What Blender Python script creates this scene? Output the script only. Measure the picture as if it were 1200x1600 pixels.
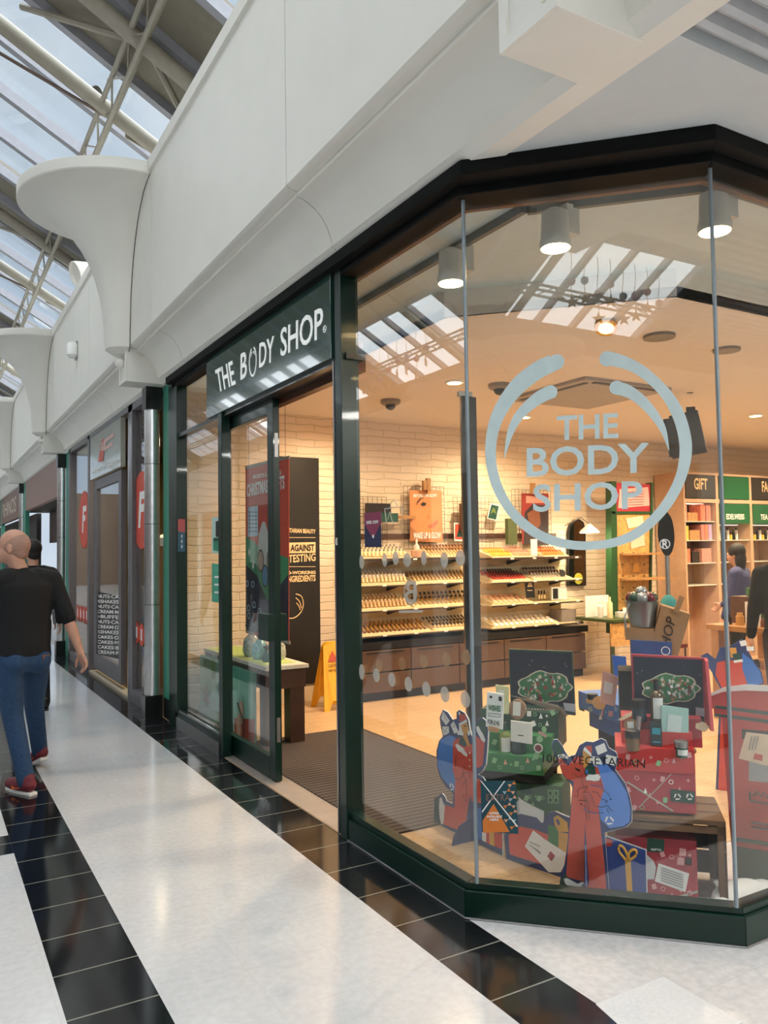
import bpy, bmesh, math, random
import numpy as np
from mathutils import Vector, Matrix
for o in list(bpy.data.objects): bpy.data.objects.remove(o)
C = bpy.context.scene.collection
SC = bpy.context.scene
random.seed(7)
PI = math.pi
# ------------------------------------------------------------------ camera
FOC, YAW, PIT, ROL, EYE = 1249.3, math.radians(30.03), math.radians(2.805), math.radians(-0.871), 1.6
FW = Vector((math.sin(YAW)*math.cos(PIT), math.cos(YAW)*math.cos(PIT), math.sin(PIT)))
_r = Vector((math.cos(YAW), -math.sin(YAW), 0)); _u = _r.cross(FW)
RT = _r*math.cos(ROL) + _u*math.sin(ROL); UP = -_r*math.sin(ROL) + _u*math.cos(ROL)
EY = Vector((0, 0, EYE))
cd = bpy.data.cameras.new('camera'); cam = bpy.data.objects.new('camera', cd); C.objects.link(cam)
cam.matrix_world = Matrix(((RT.x, UP.x, -FW.x, 0), (RT.y, UP.y, -FW.y, 0), (RT.z, UP.z, -FW.z, EYE), (0, 0, 0, 1)))
cd.sensor_fit = 'HORIZONTAL'; cd.sensor_width = 36; cd.lens = 36*FOC/1200; cd.clip_start = .05; cd.clip_end = 200
SC.camera = cam
# ------------------------------------------------------------------ view, sky, daylight
vs = SC.view_settings; vs.view_transform = 'Standard'; vs.look = 'None'; vs.gamma = 1; vs.exposure = 0.15; vs.use_curve_mapping = False
cy = SC.cycles
cy.max_bounces = 7; cy.diffuse_bounces = 4; cy.glossy_bounces = 4; cy.transparent_max_bounces = 16; cy.transmission_bounces = 4
cy.caustics_reflective = False; cy.caustics_refractive = False; cy.sample_clamp_indirect = 3; cy.sample_clamp_direct = 0
cy.use_denoising = True
SKY, SUN, WARM, MALL = .86, 12.0, 2.5, 4.5
w = bpy.data.worlds.new('sky'); SC.world = w; w.use_nodes = True
nt = w.node_tree; nt.nodes.clear()
out = nt.nodes.new('ShaderNodeOutputWorld'); bg = nt.nodes.new('ShaderNodeBackground')
tc = nt.nodes.new('ShaderNodeTexCoord'); nz = nt.nodes.new('ShaderNodeTexNoise'); cr = nt.nodes.new('ShaderNodeValToRGB')
nz.inputs['Scale'].default_value = 2.6; nz.inputs['Detail'].default_value = 5; nz.inputs['Roughness'].default_value = .55
cr.color_ramp.elements[0].position = .33; cr.color_ramp.elements[0].color = (.36, .50, .68, 1)
cr.color_ramp.elements[1].position = .66; cr.color_ramp.elements[1].color = (.80, .88, .95, 1)
nt.links.new(tc.outputs['Generated'], nz.inputs['Vector']); nt.links.new(nz.outputs['Fac'], cr.inputs['Fac'])
nt.links.new(cr.outputs['Color'], bg.inputs['Color']); bg.inputs['Strength'].default_value = SKY
nt.links.new(bg.outputs[0], out.inputs[0])
sl = bpy.data.lights.new('overcast_sun', 'SUN'); sl.energy = SUN; sl.angle = math.radians(160); sl.color = (.93, .975, 1)
so = bpy.data.objects.new('overcast_sun', sl); C.objects.link(so); so.location = (-2, 8, 20); so.rotation_euler = (math.radians(8), math.radians(-30), 0)
# ------------------------------------------------------------------ materials
def lin(h):
    if isinstance(h, str):
        c = [int(h[i:i+2], 16)/255 for i in (0, 2, 4)]
        return tuple((x/12.92 if x <= .04045 else ((x+.055)/1.055)**2.4) for x in c)
    return h
MC = {}
def M(name, col='808080', rough=.5, metal=0, var=.06, scale=12, bump=0, emit=0, spec=.5, coat=0):
    if name in MC: return MC[name]
    m = bpy.data.materials.new(name); MC[name] = m; m.use_nodes = True; t = m.node_tree; b = t.nodes['Principled BSDF']
    c = lin(col)
    b.inputs['Roughness'].default_value = rough; b.inputs['Metallic'].default_value = metal
    b.inputs['Specular IOR Level'].default_value = spec; b.inputs['Coat Weight'].default_value = coat
    tc = t.nodes.new('ShaderNodeTexCoord'); n = t.nodes.new('ShaderNodeTexNoise'); n.inputs['Scale'].default_value = scale; n.inputs['Detail'].default_value = 3
    t.links.new(tc.outputs['Object'], n.inputs['Vector'])
    r = t.nodes.new('ShaderNodeValToRGB'); r.color_ramp.elements[0].position = .3; r.color_ramp.elements[1].position = .7
    r.color_ramp.elements[0].color = tuple(x*(1-var) for x in c)+(1,); r.color_ramp.elements[1].color = tuple(min(1, x*(1+var)) for x in c)+(1,)
    t.links.new(n.outputs['Fac'], r.inputs['Fac']); t.links.new(r.outputs['Color'], b.inputs['Base Color'])
    if bump:
        k = t.nodes.new('ShaderNodeBump'); k.inputs['Strength'].default_value = bump; k.inputs['Distance'].default_value = .01
        t.links.new(n.outputs['Fac'], k.inputs['Height']); t.links.new(k.outputs[0], b.inputs['Normal'])
    if emit:
        b.inputs['Emission Color'].default_value = c+(1,); b.inputs['Emission Strength'].default_value = emit
    return m
def glassmat(name, f0, tint=(1, 1, 1), rough=0.0):
    m = bpy.data.materials.new(name); MC[name] = m; m.use_nodes = True; t = m.node_tree; t.nodes.clear()
    o = t.nodes.new('ShaderNodeOutputMaterial'); mx = t.nodes.new('ShaderNodeMixShader'); tr = t.nodes.new('ShaderNodeBsdfTransparent'); g = t.nodes.new('ShaderNodeBsdfGlossy')
    tr.inputs[0].default_value = tint+(1,); g.inputs['Roughness'].default_value = rough; g.inputs[0].default_value = (1, 1, 1, 1)
    ge = t.nodes.new('ShaderNodeNewGeometry'); d = t.nodes.new('ShaderNodeVectorMath'); d.operation = 'DOT_PRODUCT'
    t.links.new(ge.outputs['Normal'], d.inputs[0]); t.links.new(ge.outputs['Incoming'], d.inputs[1])
    def mt(op, a, b=None):
        n = t.nodes.new('ShaderNodeMath'); n.operation = op
        for i, v in enumerate((a, b)):
            if v is None: continue
            if isinstance(v, (int, float)): n.inputs[i].default_value = v
            else: t.links.new(v, n.inputs[i])
        return n.outputs[0]
    a = mt('ABSOLUTE', d.outputs['Value']); p = mt('POWER', mt('SUBTRACT', 1, a), 5); f = mt('ADD', mt('MULTIPLY', p, 1-f0), f0)
    t.links.new(f, mx.inputs[0]); t.links.new(tr.outputs[0], mx.inputs[1]); t.links.new(g.outputs[0], mx.inputs[2]); t.links.new(mx.outputs[0], o.inputs[0])
    return m
GL = glassmat('shop_glass', .05, (.975, .985, .98)); RG = glassmat('roof_glass', .03, (.97, .98, .98)); PLA = glassmat('clear_plastic', .08, (.85, .87, .88))
def vinyl(name, col, alpha, rough=.4):
    m = M(name, col, rough); t = m.node_tree; b = t.nodes['Principled BSDF']; b.inputs['Alpha'].default_value = alpha; return m
def brickmat(name, c1, c2, mort, bw, bh, bump=.5, rough=.6, ax=('X', 'Z')):
    m = bpy.data.materials.new(name); MC[name] = m; m.use_nodes = True; t = m.node_tree; b = t.nodes['Principled BSDF']; b.inputs['Roughness'].default_value = rough
    tc = t.nodes.new('ShaderNodeTexCoord'); sp = t.nodes.new('ShaderNodeSeparateXYZ'); cb = t.nodes.new('ShaderNodeCombineXYZ'); br = t.nodes.new('ShaderNodeTexBrick'); n = t.nodes.new('ShaderNodeTexNoise')
    n.inputs['Scale'].default_value = 4
    t.links.new(tc.outputs['Object'], sp.inputs[0]); t.links.new(tc.outputs['Object'], n.inputs['Vector'])
    t.links.new(sp.outputs[ax[0]], cb.inputs[0])
    ad = t.nodes.new('ShaderNodeMath'); ad.operation = 'MULTIPLY_ADD'; ad.inputs[1].default_value = .06; t.links.new(n.outputs['Fac'], ad.inputs[0]); t.links.new(sp.outputs[ax[1]], ad.inputs[2]); t.links.new(ad.outputs[0], cb.inputs[1])
    t.links.new(cb.outputs[0], br.inputs['Vector'])
    br.inputs['Color1'].default_value = lin(c1)+(1,); br.inputs['Color2'].default_value = lin(c2)+(1,); br.inputs['Mortar'].default_value = lin(mort)+(1,)
    br.inputs['Scale'].default_value = 1; br.inputs['Brick Width'].default_value = bw; br.inputs['Row Height'].default_value = bh; br.inputs['Mortar Size'].default_value = .01; br.inputs['Mortar Smooth'].default_value = 1.0
    t.links.new(br.outputs['Color'], b.inputs['Base Color'])
    if bump:
        k = t.nodes.new('ShaderNodeBump'); k.inputs['Strength'].default_value = bump; k.inputs['Distance'].default_value = .02; k.invert = True
        mx = t.nodes.new('ShaderNodeMath'); mx.operation = 'MULTIPLY_ADD'; mx.inputs[1].default_value = .5; t.links.new(n.outputs['Fac'], mx.inputs[0]); t.links.new(br.outputs['Fac'], mx.inputs[2])
        t.links.new(mx.outputs[0], k.inputs['Height']); t.links.new(k.outputs[0], b.inputs['Normal'])
    return m
def stripemat(name, c1, c2, axis, per, duty, rough, extra=None, vary=.05, spec=.5, bump=0):
    """repeating joint lines of colour c2, width duty*per, across colour c1 with fine flecks"""
    m = bpy.data.materials.new(name); MC[name] = m; m.use_nodes = True; t = m.node_tree; b = t.nodes['Principled BSDF']; b.inputs['Roughness'].default_value = rough; b.inputs['Specular IOR Level'].default_value = spec
    tc = t.nodes.new('ShaderNodeTexCoord'); sp = t.nodes.new('ShaderNodeSeparateXYZ'); t.links.new(tc.outputs['Object'], sp.inputs[0])
    def line(ax, per, duty, off):
        a = t.nodes.new('ShaderNodeMath'); a.operation = 'MULTIPLY_ADD'; a.inputs[1].default_value = 1/per; a.inputs[2].default_value = off/per+100; t.links.new(sp.outputs[ax], a.inputs[0])
        f = t.nodes.new('ShaderNodeMath'); f.operation = 'FRACT'; t.links.new(a.outputs[0], f.inputs[0])
        l = t.nodes.new('ShaderNodeMath'); l.operation = 'LESS_THAN'; l.inputs[1].default_value = duty; t.links.new(f.outputs[0], l.inputs[0]); return l.outputs[0]
    fac = line(axis[0], per[0], duty[0], axis[1])
    if extra:
        f2 = line(*extra); mm = t.nodes.new('ShaderNodeMath'); mm.operation = 'MAXIMUM'; t.links.new(fac, mm.inputs[0]); t.links.new(f2, mm.inputs[1]); fac = mm.outputs[0]
    n = t.nodes.new('ShaderNodeTexNoise'); n.inputs['Scale'].default_value = 30; n.inputs['Detail'].default_value = 6; t.links.new(tc.outputs['Object'], n.inputs['Vector'])
    n2 = t.nodes.new('ShaderNodeTexNoise'); n2.inputs['Scale'].default_value = 1.7; t.links.new(tc.outputs['Object'], n2.inputs['Vector'])
    av = t.nodes.new('ShaderNodeMath'); av.operation = 'MULTIPLY_ADD'; av.inputs[1].default_value = .6; t.links.new(n2.outputs['Fac'], av.inputs[0]); t.links.new(n.outputs['Fac'], av.inputs[2])
    r = t.nodes.new('ShaderNodeValToRGB'); r.color_ramp.elements[0].position = .55; r.color_ramp.elements[1].position = 1.0; c = lin(c1)
    r.color_ramp.elements[0].color = tuple(x*(1-vary) for x in c)+(1,); r.color_ramp.elements[1].color = tuple(min(1, x*(1+vary)) for x in c)+(1,); t.links.new(av.outputs[0], r.inputs['Fac'])
    mx = t.nodes.new('ShaderNodeMix'); mx.data_type = 'RGBA'; t.links.new(fac, mx.inputs['Factor']); t.links.new(r.outputs['Color'], mx.inputs['A']); mx.inputs['B'].default_value = lin(c2)+(1,)
    t.links.new(mx.outputs['Result'], b.inputs['Base Color'])
    if bump:
        k = t.nodes.new('ShaderNodeBump'); k.inputs['Strength'].default_value = bump; k.inputs['Distance'].default_value = .01; k.invert = True; t.links.new(fac, k.inputs['Height']); t.links.new(k.outputs[0], b.inputs['Normal'])
    return m
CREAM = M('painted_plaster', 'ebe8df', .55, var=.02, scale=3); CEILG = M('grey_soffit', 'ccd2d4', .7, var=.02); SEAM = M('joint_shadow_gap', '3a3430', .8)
TUBE = M('taupe_steel_paint', 'a39c8d', .45); BAR = M('grey_glazing_bar', 'a3a3ab', .5); SOLID = M('taupe_roof_board', '8e8778', .8)
GREEN = M('dark_green_enamel', '04251d', .3, spec=.4, coat=.1, var=.12); BLACK = M('black_metal', '0c0f0f', .3, coat=.2); SEAG = M('sea_green_panel', '3f8f78', .4)
CHROME = M('polished_steel', 'd8d8dc', .12, 1); BRUSH = M('brushed_aluminium', 'a8a8a8', .35, .9); GREYF = M('grey_aluminium_frame', '6f6c70', .4, .3); STEEL = M('threshold_steel', '9a9088', .5, .3)
WHITE = M('white_card', 'efeeea', .6); WOOD = M('light_wood', 'a87a48', .5, var=.2, scale=6); DWOOD = M('dark_wood', '3a2015', .45, var=.2, scale=8); KRAFT = M('kraft_card', '9c7650', .8)
OAK = M('pale_shelf_wood', 'd9b37c', .5, var=.1); CRMSH = M('cream_laminate', 'e6d3a8', .5); NAVY = M('navy_print', '2a3c6e', .45); INK = M('black_ink', '101010', .5); REDC = M('red_print', 'c8422e', .45)
BLUEP = M('blue_print', '2f6fc0', .45); DGRN = M('dark_green_print', '12463a', .45); MUST = M('mustard_print', 'd9a23c', .5); SKIN_P = M('ochre_print', 'd99b45', .5)
# ------------------------------------------------------------------ geometry helpers
def V(*a): return Vector(a)
def ray(px, py): return FW + RT*((px-600)/FOC) - UP*((py-800)/FOC)
def sight(px, py, n, c):
    """point of the real plane n.p = c that the sight line through a measured photo point reaches"""
    n = Vector(n); d = ray(px, py); return EY + d*((c - n.dot(EY))/n.dot(d))
ORG = {}
class B:
    def __init__(s, *mats): s.bm = bmesh.new(); s.mats = list(mats)
    def _mi(s, fs, m):
        for f in fs: f.material_index = m
    def prism(s, pts, off, m=0):
        n = len(pts); a = [s.bm.verts.new(p) for p in pts]; b = [s.bm.verts.new(Vector(p)+Vector(off)) for p in pts]
        fs = [s.bm.faces.new(a), s.bm.faces.new(b[::-1])]
        for i in range(n): fs.append(s.bm.faces.new((a[i], b[i], b[(i+1) % n], a[(i+1) % n])))
        s._mi(fs, m); return s
    def box(s, lo, hi, m=0):
        x0, y0, z0 = lo; x1, y1, z1 = hi
        return s.prism([(x0, y0, z0), (x1, y0, z0), (x1, y1, z0), (x0, y1, z0)], (0, 0, z1-z0), m)
    def obox(s, o, u, v, w, m=0):
        o, u, v, w = map(Vector, (o, u, v, w)); return s.prism([o, o+u, o+u+v, o+v], w, m)
    def tube(s, pts, r, m=0, seg=10, caps=True):
        pts = [Vector(p) for p in pts]; rr = r if isinstance(r, (list, tuple)) else [r]*len(pts); rings = []
        for i, p in enumerate(pts):
            t = (pts[min(i+1, len(pts)-1)]-pts[max(i-1, 0)]).normalized()
            a = Vector((0, 0, 1)) if abs(t.z) < .9 else Vector((1, 0, 0)); e = t.cross(a).normalized(); f = t.cross(e)
            rings.append([s.bm.verts.new(p+(e*math.cos(2*PI*k/seg)+f*math.sin(2*PI*k/seg))*rr[i]) for k in range(seg)])
        fs = []
        for i in range(len(rings)-1):
            for k in range(seg): fs.append(s.bm.faces.new((rings[i][k], rings[i][(k+1) % seg], rings[i+1][(k+1) % seg], rings[i+1][k])))
        if caps: fs += [s.bm.faces.new(rings[0][::-1]), s.bm.faces.new(rings[-1])]
        s._mi(fs, m); return s
    def loft(s, rings, m=0, seg=24):
        R_ = [[s.bm.verts.new(f(2*PI*k/seg)) for k in range(seg)] for f in rings]; fs = [s.bm.faces.new(R_[0][::-1]), s.bm.faces.new(R_[-1])]
        for a, b_ in zip(R_, R_[1:]):
            for k in range(seg): fs.append(s.bm.faces.new((a[k], a[(k+1) % seg], b_[(k+1) % seg], b_[k])))
        s._mi(fs, m); return s
    def lathe(s, prof, c=(0, 0, 0), m=0, seg=20, a0=0, a1=2*PI, axis=None):
        full = abs(a1-a0-2*PI) < 1e-6; n = seg if full else seg+1; c = Vector(c); rings = []
        R = Vector((0, 0, 1)).rotation_difference(Vector(axis)).to_matrix() if axis else Matrix.Identity(3)
        for r, z in prof:
            if r < 1e-6: rings.append([s.bm.verts.new(c+R@Vector((0, 0, z)))])
            else: rings.append([s.bm.verts.new(c+R@Vector((r*math.cos(a0+(a1-a0)*k/seg), r*math.sin(a0+(a1-a0)*k/seg), z))) for k in range(n)])
        fs = []
        for i in range(len(rings)-1):
            A, Bb = rings[i], rings[i+1]
            for k in range(n if full else n-1):
                k2 = (k+1) % n
                q = [A[k % len(A)], A[k2 % len(A)], Bb[k2 % len(Bb)], Bb[k % len(Bb)]]; u = []
                for v in q:
                    if v not in u: u.append(v)
                if len(u) > 2: fs.append(s.bm.faces.new(u))
        if full:
            if len(rings[0]) > 1: fs.append(s.bm.faces.new(rings[0][::-1]))
            if len(rings[-1]) > 1: fs.append(s.bm.faces.new(rings[-1]))
        s._mi(fs, m); return s
    def ball(s, c, r, m=0, sc=(1, 1, 1), seg=16):
        g = bmesh.ops.create_uvsphere(s.bm, u_segments=seg, v_segments=seg//2+2, radius=1)
        for v in g['verts']: v.co = Vector((v.co.x*r*sc[0], v.co.y*r*sc[1], v.co.z*r*sc[2]))+Vector(c)
        s._mi({f for v in g['verts'] for f in v.link_faces}, m); return s
def make(name, b, parent=None, loc=None, smooth=False, bevel=0, kind=None):
    vs = [v.co for v in b.bm.verts]
    if parent is not None: org = ORG[parent.name]
    elif loc is not None: org = Vector(loc)
    else:
        lo = [min(v[i] for v in vs) for i in range(3)]; hi = [max(v[i] for v in vs) for i in range(3)]; org = Vector(((lo[0]+hi[0])/2, (lo[1]+hi[1])/2, lo[2]))
    if kind == 'structure': org = Vector((0, 0, 0))
    for v in b.bm.verts: v.co -= org
    bmesh.ops.recalc_face_normals(b.bm, faces=b.bm.faces)
    me = bpy.data.meshes.new(name); b.bm.to_mesh(me); b.bm.free()
    for m in b.mats: me.materials.append(m)
    if smooth:
        me.shade_smooth()
        try: me.set_sharp_from_angle(angle=math.radians(38))
        except Exception: pass
    o = bpy.data.objects.new(name, me); C.objects.link(o)
    if parent is not None: o.parent = parent
    else: o.location = org
    ORG[o.name] = org
    if bevel:
        k = o.modifiers.new('bevel', 'BEVEL'); k.width = bevel; k.segments = 2; k.limit_method = 'ANGLE'
    if kind: o['kind'] = kind
    return o
def S(name, b, **k): return make(name, b, kind='structure', **k)
def tag(o, label, cat, group=None, kind=None):
    o['label'] = label; o['category'] = cat
    if group: o['group'] = group
    if kind: o['kind'] = kind
    return o
def thing(name, label, cat, loc=(0, 0, 0), group=None):
    o = bpy.data.objects.new(name, None); C.objects.link(o); o.location = loc; o.empty_display_size = .1; ORG[o.name] = Vector(loc); return tag(o, label, cat, group)
def one(name, b, label, cat, group=None, **k): return tag(make(name, b, **k), label, cat, group)
def dup(r, loc, rz=None, label=None, group=None, rot=None):
    c = r.copy(); C.objects.link(c); c.location = loc; ORG[c.name] = Vector(loc)
    if rz is not None: c.rotation_euler = (0, 0, rz)
    if rot is not None: c.rotation_euler = rot
    if label: c['label'] = label
    if group: c['group'] = group
    def kids(a, b2):
        for ch in a.children:
            d = ch.copy(); C.objects.link(d); d.parent = b2; kids(ch, d)
    kids(r, c); return c
def textmesh(s, weight=0.0, shear=0):
    cu = bpy.data.curves.new('t', 'FONT'); cu.body = s; cu.size = 1; cu.offset = weight; cu.shear = shear; cu.resolution_u = 3
    ob = bpy.data.objects.new('t', cu); C.objects.link(ob); dg = bpy.context.evaluated_depsgraph_get(); dg.update()
    me = bpy.data.meshes.new_from_object(ob.evaluated_get(dg)); bpy.data.objects.remove(ob); return me
def text(name, s, bl, br, tl, mat, parent=None, weight=.0, shear=0, th=.0008, lift=.001):
    """lettering fitted between real points bottom-left, bottom-right and top-left"""
    bl, br, tl = map(Vector, (bl, br, tl)); me0 = textmesh(s, weight, shear); xs = [v.co.x for v in me0.vertices]; ys = [v.co.y for v in me0.vertices]
    x0, x1, y0, y1 = min(xs), max(xs), min(ys), max(ys); u = (br-bl)/(x1-x0); v = (tl-bl)/max(y1-y0, 1e-5); n = (br-bl).cross(tl-bl).normalized()
    b = B(mat); vm = [b.bm.verts.new(bl+u*(p.co.x-x0)+v*(p.co.y-y0)+n*(lift+th)) for p in me0.vertices]
    for f in me0.polygons:
        try: b.bm.faces.new([vm[i] for i in f.vertices])
        except ValueError: pass
    r = bmesh.ops.extrude_face_region(b.bm, geom=list(b.bm.faces))
    for e in r['geom']:
        if isinstance(e, bmesh.types.BMVert): e.co -= n*th
    bpy.data.meshes.remove(me0); return make(name, b, parent)
class Sheet:
    """a real flat face: unit normal n towards the viewer, plane n.p = c"""
    def __init__(s, n, c): k = Vector(n).length; s.n = Vector(n)/k; s.c = c/k
    def p(s, px, py, lift=0): return sight(px, py, s.n, s.c+lift)
    def poly(s, b, pts, th, lift=0, m=0): return b.prism([s.p(x, y, lift) for x, y in pts], -s.n*th, m)
    def part(s, name, pts, mat, parent=None, th=.001, lift=.001): b = B(mat); s.poly(b, pts, th, lift); return make(name, b, parent)
    def text(s, name, t, bl, br, tl, mat, parent=None, weight=0, shear=0, lift=.001): return text(name, t, s.p(*bl), s.p(*br), s.p(*tl), mat, parent, weight, shear, lift=lift)
    def ell(s, c, rx, ry, k=24, lift=0):
        """ellipse outline as real points: centre measured, radii in metres"""
        o = s.p(*c, lift); u = Vector((0, 0, 1)).cross(s.n).normalized(); v = s.n.cross(u); return [o+u*rx*math.cos(2*PI*i/k)+v*ry*math.sin(2*PI*i/k) for i in range(k)]
    def disc(s, b, c, r, th=.001, lift=.001, ry=None, m=0, k=24): return b.prism(s.ell(c, r, ry or r, k, lift), -s.n*th, m)
    def ring(s, b, c, r1, r0, th=.001, lift=.001, m=0, k=32):
        A, I = s.ell(c, r1, r1, k, lift), s.ell(c, r0, r0, k, lift)
        for i in range(k): j = (i+1) % k; b.prism([A[i], A[j], I[j], I[i]], -s.n*th, m)
        return b
def rb(b, n, c, x0, y0, x1, y1, ytop, depth, m=0):
    """upright box whose front face lies on plane n.p=c: measured bottom-left, bottom-right, top y at the left; returns its corner data"""
    c = c/Vector(n).length; n = Vector(n).normalized(); p0 = sight(x0, y0, n, c); p1 = sight(x1, y1, n, c); z = (p0.z+p1.z)/2; zt = sight(x0, ytop, n, c).z
    p0.z = z; p1.z = z; w = Vector((n.x, n.y, 0)).normalized()*depth; b.obox(p0, p1-p0, w, (0, 0, zt-z), m); return p0, p1, w, zt
def lamp(name, kind, loc, e, col, size=.1, aim=(0, 0, -1), spot=None, blend=.5):
    l = bpy.data.lights.new(name, kind); l.energy = e; l.color = col
    if kind == 'AREA': l.shape = 'DISK'; l.size = size
    else: l.shadow_soft_size = size
    if kind == 'SPOT': l.spot_size = spot; l.spot_blend = blend
    o = bpy.data.objects.new(name, l); C.objects.link(o); o.location = loc; o.rotation_euler = Vector(aim).to_track_quat('-Z', 'Y').to_euler(); return o
# ------------------------------------------------------------------ floor
FWHITE = stripemat('white_speckled_tile', 'c6c8cb', 'b9b9b6', ('Y', -.02), (.332,), (.006,), .16, extra=('X', .3333, .004, .235), vary=.07, spec=.5)
FWHITE.node_tree.nodes['Principled BSDF'].inputs['Coat Weight'].default_value = .3; FWHITE.node_tree.nodes['Principled BSDF'].inputs['Coat Roughness'].default_value = .12
FBLACK = stripemat('black_marble_tile', '121417', '85857c', ('Y', -.022), (.332,), (.022,), .1, vary=.35, spec=.7)
FLIGHT = stripemat('grey_speckled_tile', 'c2c2c4', 'b0b0b0', ('Y', -.05), (.65,), (.003,), .25, extra=('X', .65, .003, .2), vary=.12)
PLANK = stripemat('pale_plank', 'c2a27c', '8d6c4c', ('Y', .07), (.17,), (.02,), .4, extra=('X', 1.15, .003, .3), vary=.12)
MAT = stripemat('ribbed_entrance_mat', '2a221f', '51443d', ('Y', 0), (.055,), (.4,), .9, vary=.2)
Y0, Y1 = -12, 46
for x0, x1, m in ((-6.3, .449, FWHITE), (.449, .766, FBLACK), (.766, 1.765, FWHITE), (1.765, 2.071, FBLACK)): S('floor', B(m).box((x0, Y0, -.1), (x1, Y1, 0)))
S('floor', B(FLIGHT).box((2.071, -8, -.1), (14, 2.9, 0)))
S('floor', B(FBLACK).box((-.25, 4.83, 0), (.4485, 5.15, .0012)))
q = [sight(x, y, (0, 0, 1), 0.0012) for x, y in ((931, 1569), (1036, 1526), (1160, 1597), (1020, 1650))]
S('floor', B(M('pale_replacement_tile', 'c9ccd0', .3, var=.06, scale=60)).prism(q, (0, 0, -.001)))
S('floor', B(PLANK).box((2.071, 2.9, -.1), (14, 8.1, .004)))
S('floor', B(M('bakery_floor', '6a5a48', .3)).box((2.071, 8.1, -.1), (8, Y1, .0)))
MAT_O = one('entrance_mat', B(MAT).box((2.26, 3.95, .004), (3.45, 6.5, .012)), 'dark brown ribbed mat just inside the open doorway', 'mat')
S('trim_1', B(STEEL).box((2.075, 4.0, 0), (2.3, 6.2, .006)))
# ------------------------------------------------------------------ fascia of the right-hand side (and its mirror across the mall)
PROF = [(1.69, 5.09), (1.69, 4.985), (1.712, 4.98), (1.712, 3.62), (1.735, 3.60), (1.775, 3.597), (1.775, 3.57)]
for i in range(1, 9):
    t = i/8; a = Vector((1.775, 3.57)); c = Vector((1.985, 3.35)); m_ = Vector((1.94, 3.53)); q = a*(1-t)**2+m_*2*t*(1-t)+c*t*t; PROF.append((q.x, q.y))
PROF += [(1.985, 3.325), (2.0, 3.318), (2.035, 3.28), (2.14, 3.28), (2.14, 3.5), (2.35, 5.3), (2.3, 5.3), (1.9, 5.09)]
MIR = -3.9
def mx_(x, s): return x if s > 0 else MIR-x
for s in (1, -1):
    y = -11.02
    while y < Y1-1:
        S('wall_right' if s > 0 else 'wall_left', B(CREAM).prism([(mx_(x, s), y+.004, z) for x, z in PROF], (0, 5.992 if s < 0 else 2.992, 0)), smooth=True); y += 6 if s < 0 else 3
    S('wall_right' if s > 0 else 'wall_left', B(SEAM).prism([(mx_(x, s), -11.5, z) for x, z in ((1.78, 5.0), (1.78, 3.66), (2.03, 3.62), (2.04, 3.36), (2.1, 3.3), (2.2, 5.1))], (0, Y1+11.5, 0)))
# moulded blocks under the brackets
def block(yc, s, label, grp, knob=True):
    t = thing('cornice_block', label, 'block', (mx_(1.87, s), yc, 3.275), grp); x0, x1 = sorted((mx_(1.69, s), mx_(2.06, s)))
    make('block_body', B(CREAM).box((x0, yc-.14, 3.275), (x1, yc+.14, 3.625)), t, bevel=.004)
    xf = mx_(1.69, s); b = B(CREAM)
    for lo, hi in (((0, -.14, 3.275), (0, .14, 3.315)), ((0, -.14, 3.58), (0, .14, 3.625)), ((0, -.14, 3.315), (0, -.105, 3.58)), ((0, .105, 3.315), (0, .14, 3.58))):
        xa, xb = sorted((xf, xf-s*.014)); b.box((xa, yc+lo[1], lo[2]), (xb, yc+hi[1], hi[2]))
    b.box((min(xf, xf-s*.01), yc-.08, 3.33), (max(xf, xf-s*.01), yc-.065, 3.56)); make('raised_moulding', b, t)
    if knob: make('round_boss', B(CREAM).ball((xf-s*.035, yc-.02, 3.47), .052), t, smooth=True)
    return t
CY = [1.93, 7.98, 13.98, 19.98, 25.98, 31.98]
where = ['above the corner window, nearest the viewer', 'above the steel column beside the green shop front', 'above the second steel column, past the bakery front', 'above the third column by the brown fascia', 'fourth along the cornice', 'farthest along the cornice']
for i, yc in enumerate(CY[:5]): block(yc, 1, 'cream moulded cornice block '+where[i], 'cornice blocks under the brackets', knob=i > 0)
# flared half-round brackets
CP = [(0, 5.075), (.98, 5.075), (.985, 5.06), (.985, 4.975), (.975, 4.965), (.86, 4.945), (.74, 4.90), (.62, 4.82), (.51, 4.71), (.42, 4.58), (.345, 4.44), (.285, 4.28), (.24, 4.1), (.21, 3.9), (.195, 3.7), (.19, 3.60), (.13, 3.56), (0, 3.55)]
def bracket(yc, s, label, grp):
    t = thing('flared_bracket', label, 'bracket', (mx_(1.70, s), yc, 3.55), grp)
    a0, a1 = (PI/2, 3*PI/2) if s > 0 else (-PI/2, PI/2)
    make('flared_stem', B(CREAM).lathe(CP[4:], (mx_(1.708, s), yc, 0), 0, 40, a0, a1), t, smooth=True)
    make('half_round_shelf', B(CREAM).lathe(CP[:5], (mx_(1.708, s), yc, 0), 0, 48, a0, a1), t, smooth=True)
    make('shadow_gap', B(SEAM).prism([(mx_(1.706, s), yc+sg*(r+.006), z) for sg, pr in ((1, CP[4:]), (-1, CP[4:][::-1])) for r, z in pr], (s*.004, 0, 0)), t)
wb = ['largest and nearest', 'second from the viewer', 'third from the viewer, half cut by the frame edge', 'fourth, far along the wall']
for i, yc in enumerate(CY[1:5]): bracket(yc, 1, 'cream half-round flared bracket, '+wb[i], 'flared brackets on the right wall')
for yc in (-4.02, 1.98, 7.98, 13.98, 19.98): bracket(yc, -1, 'cream flared bracket on the far side wall, seen mirrored in the shop glass', 'flared brackets on the far wall'); block(yc, -1, 'cream cornice block on the far side wall, seen mirrored in the shop glass', 'cornice blocks on the far wall', False)
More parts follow.
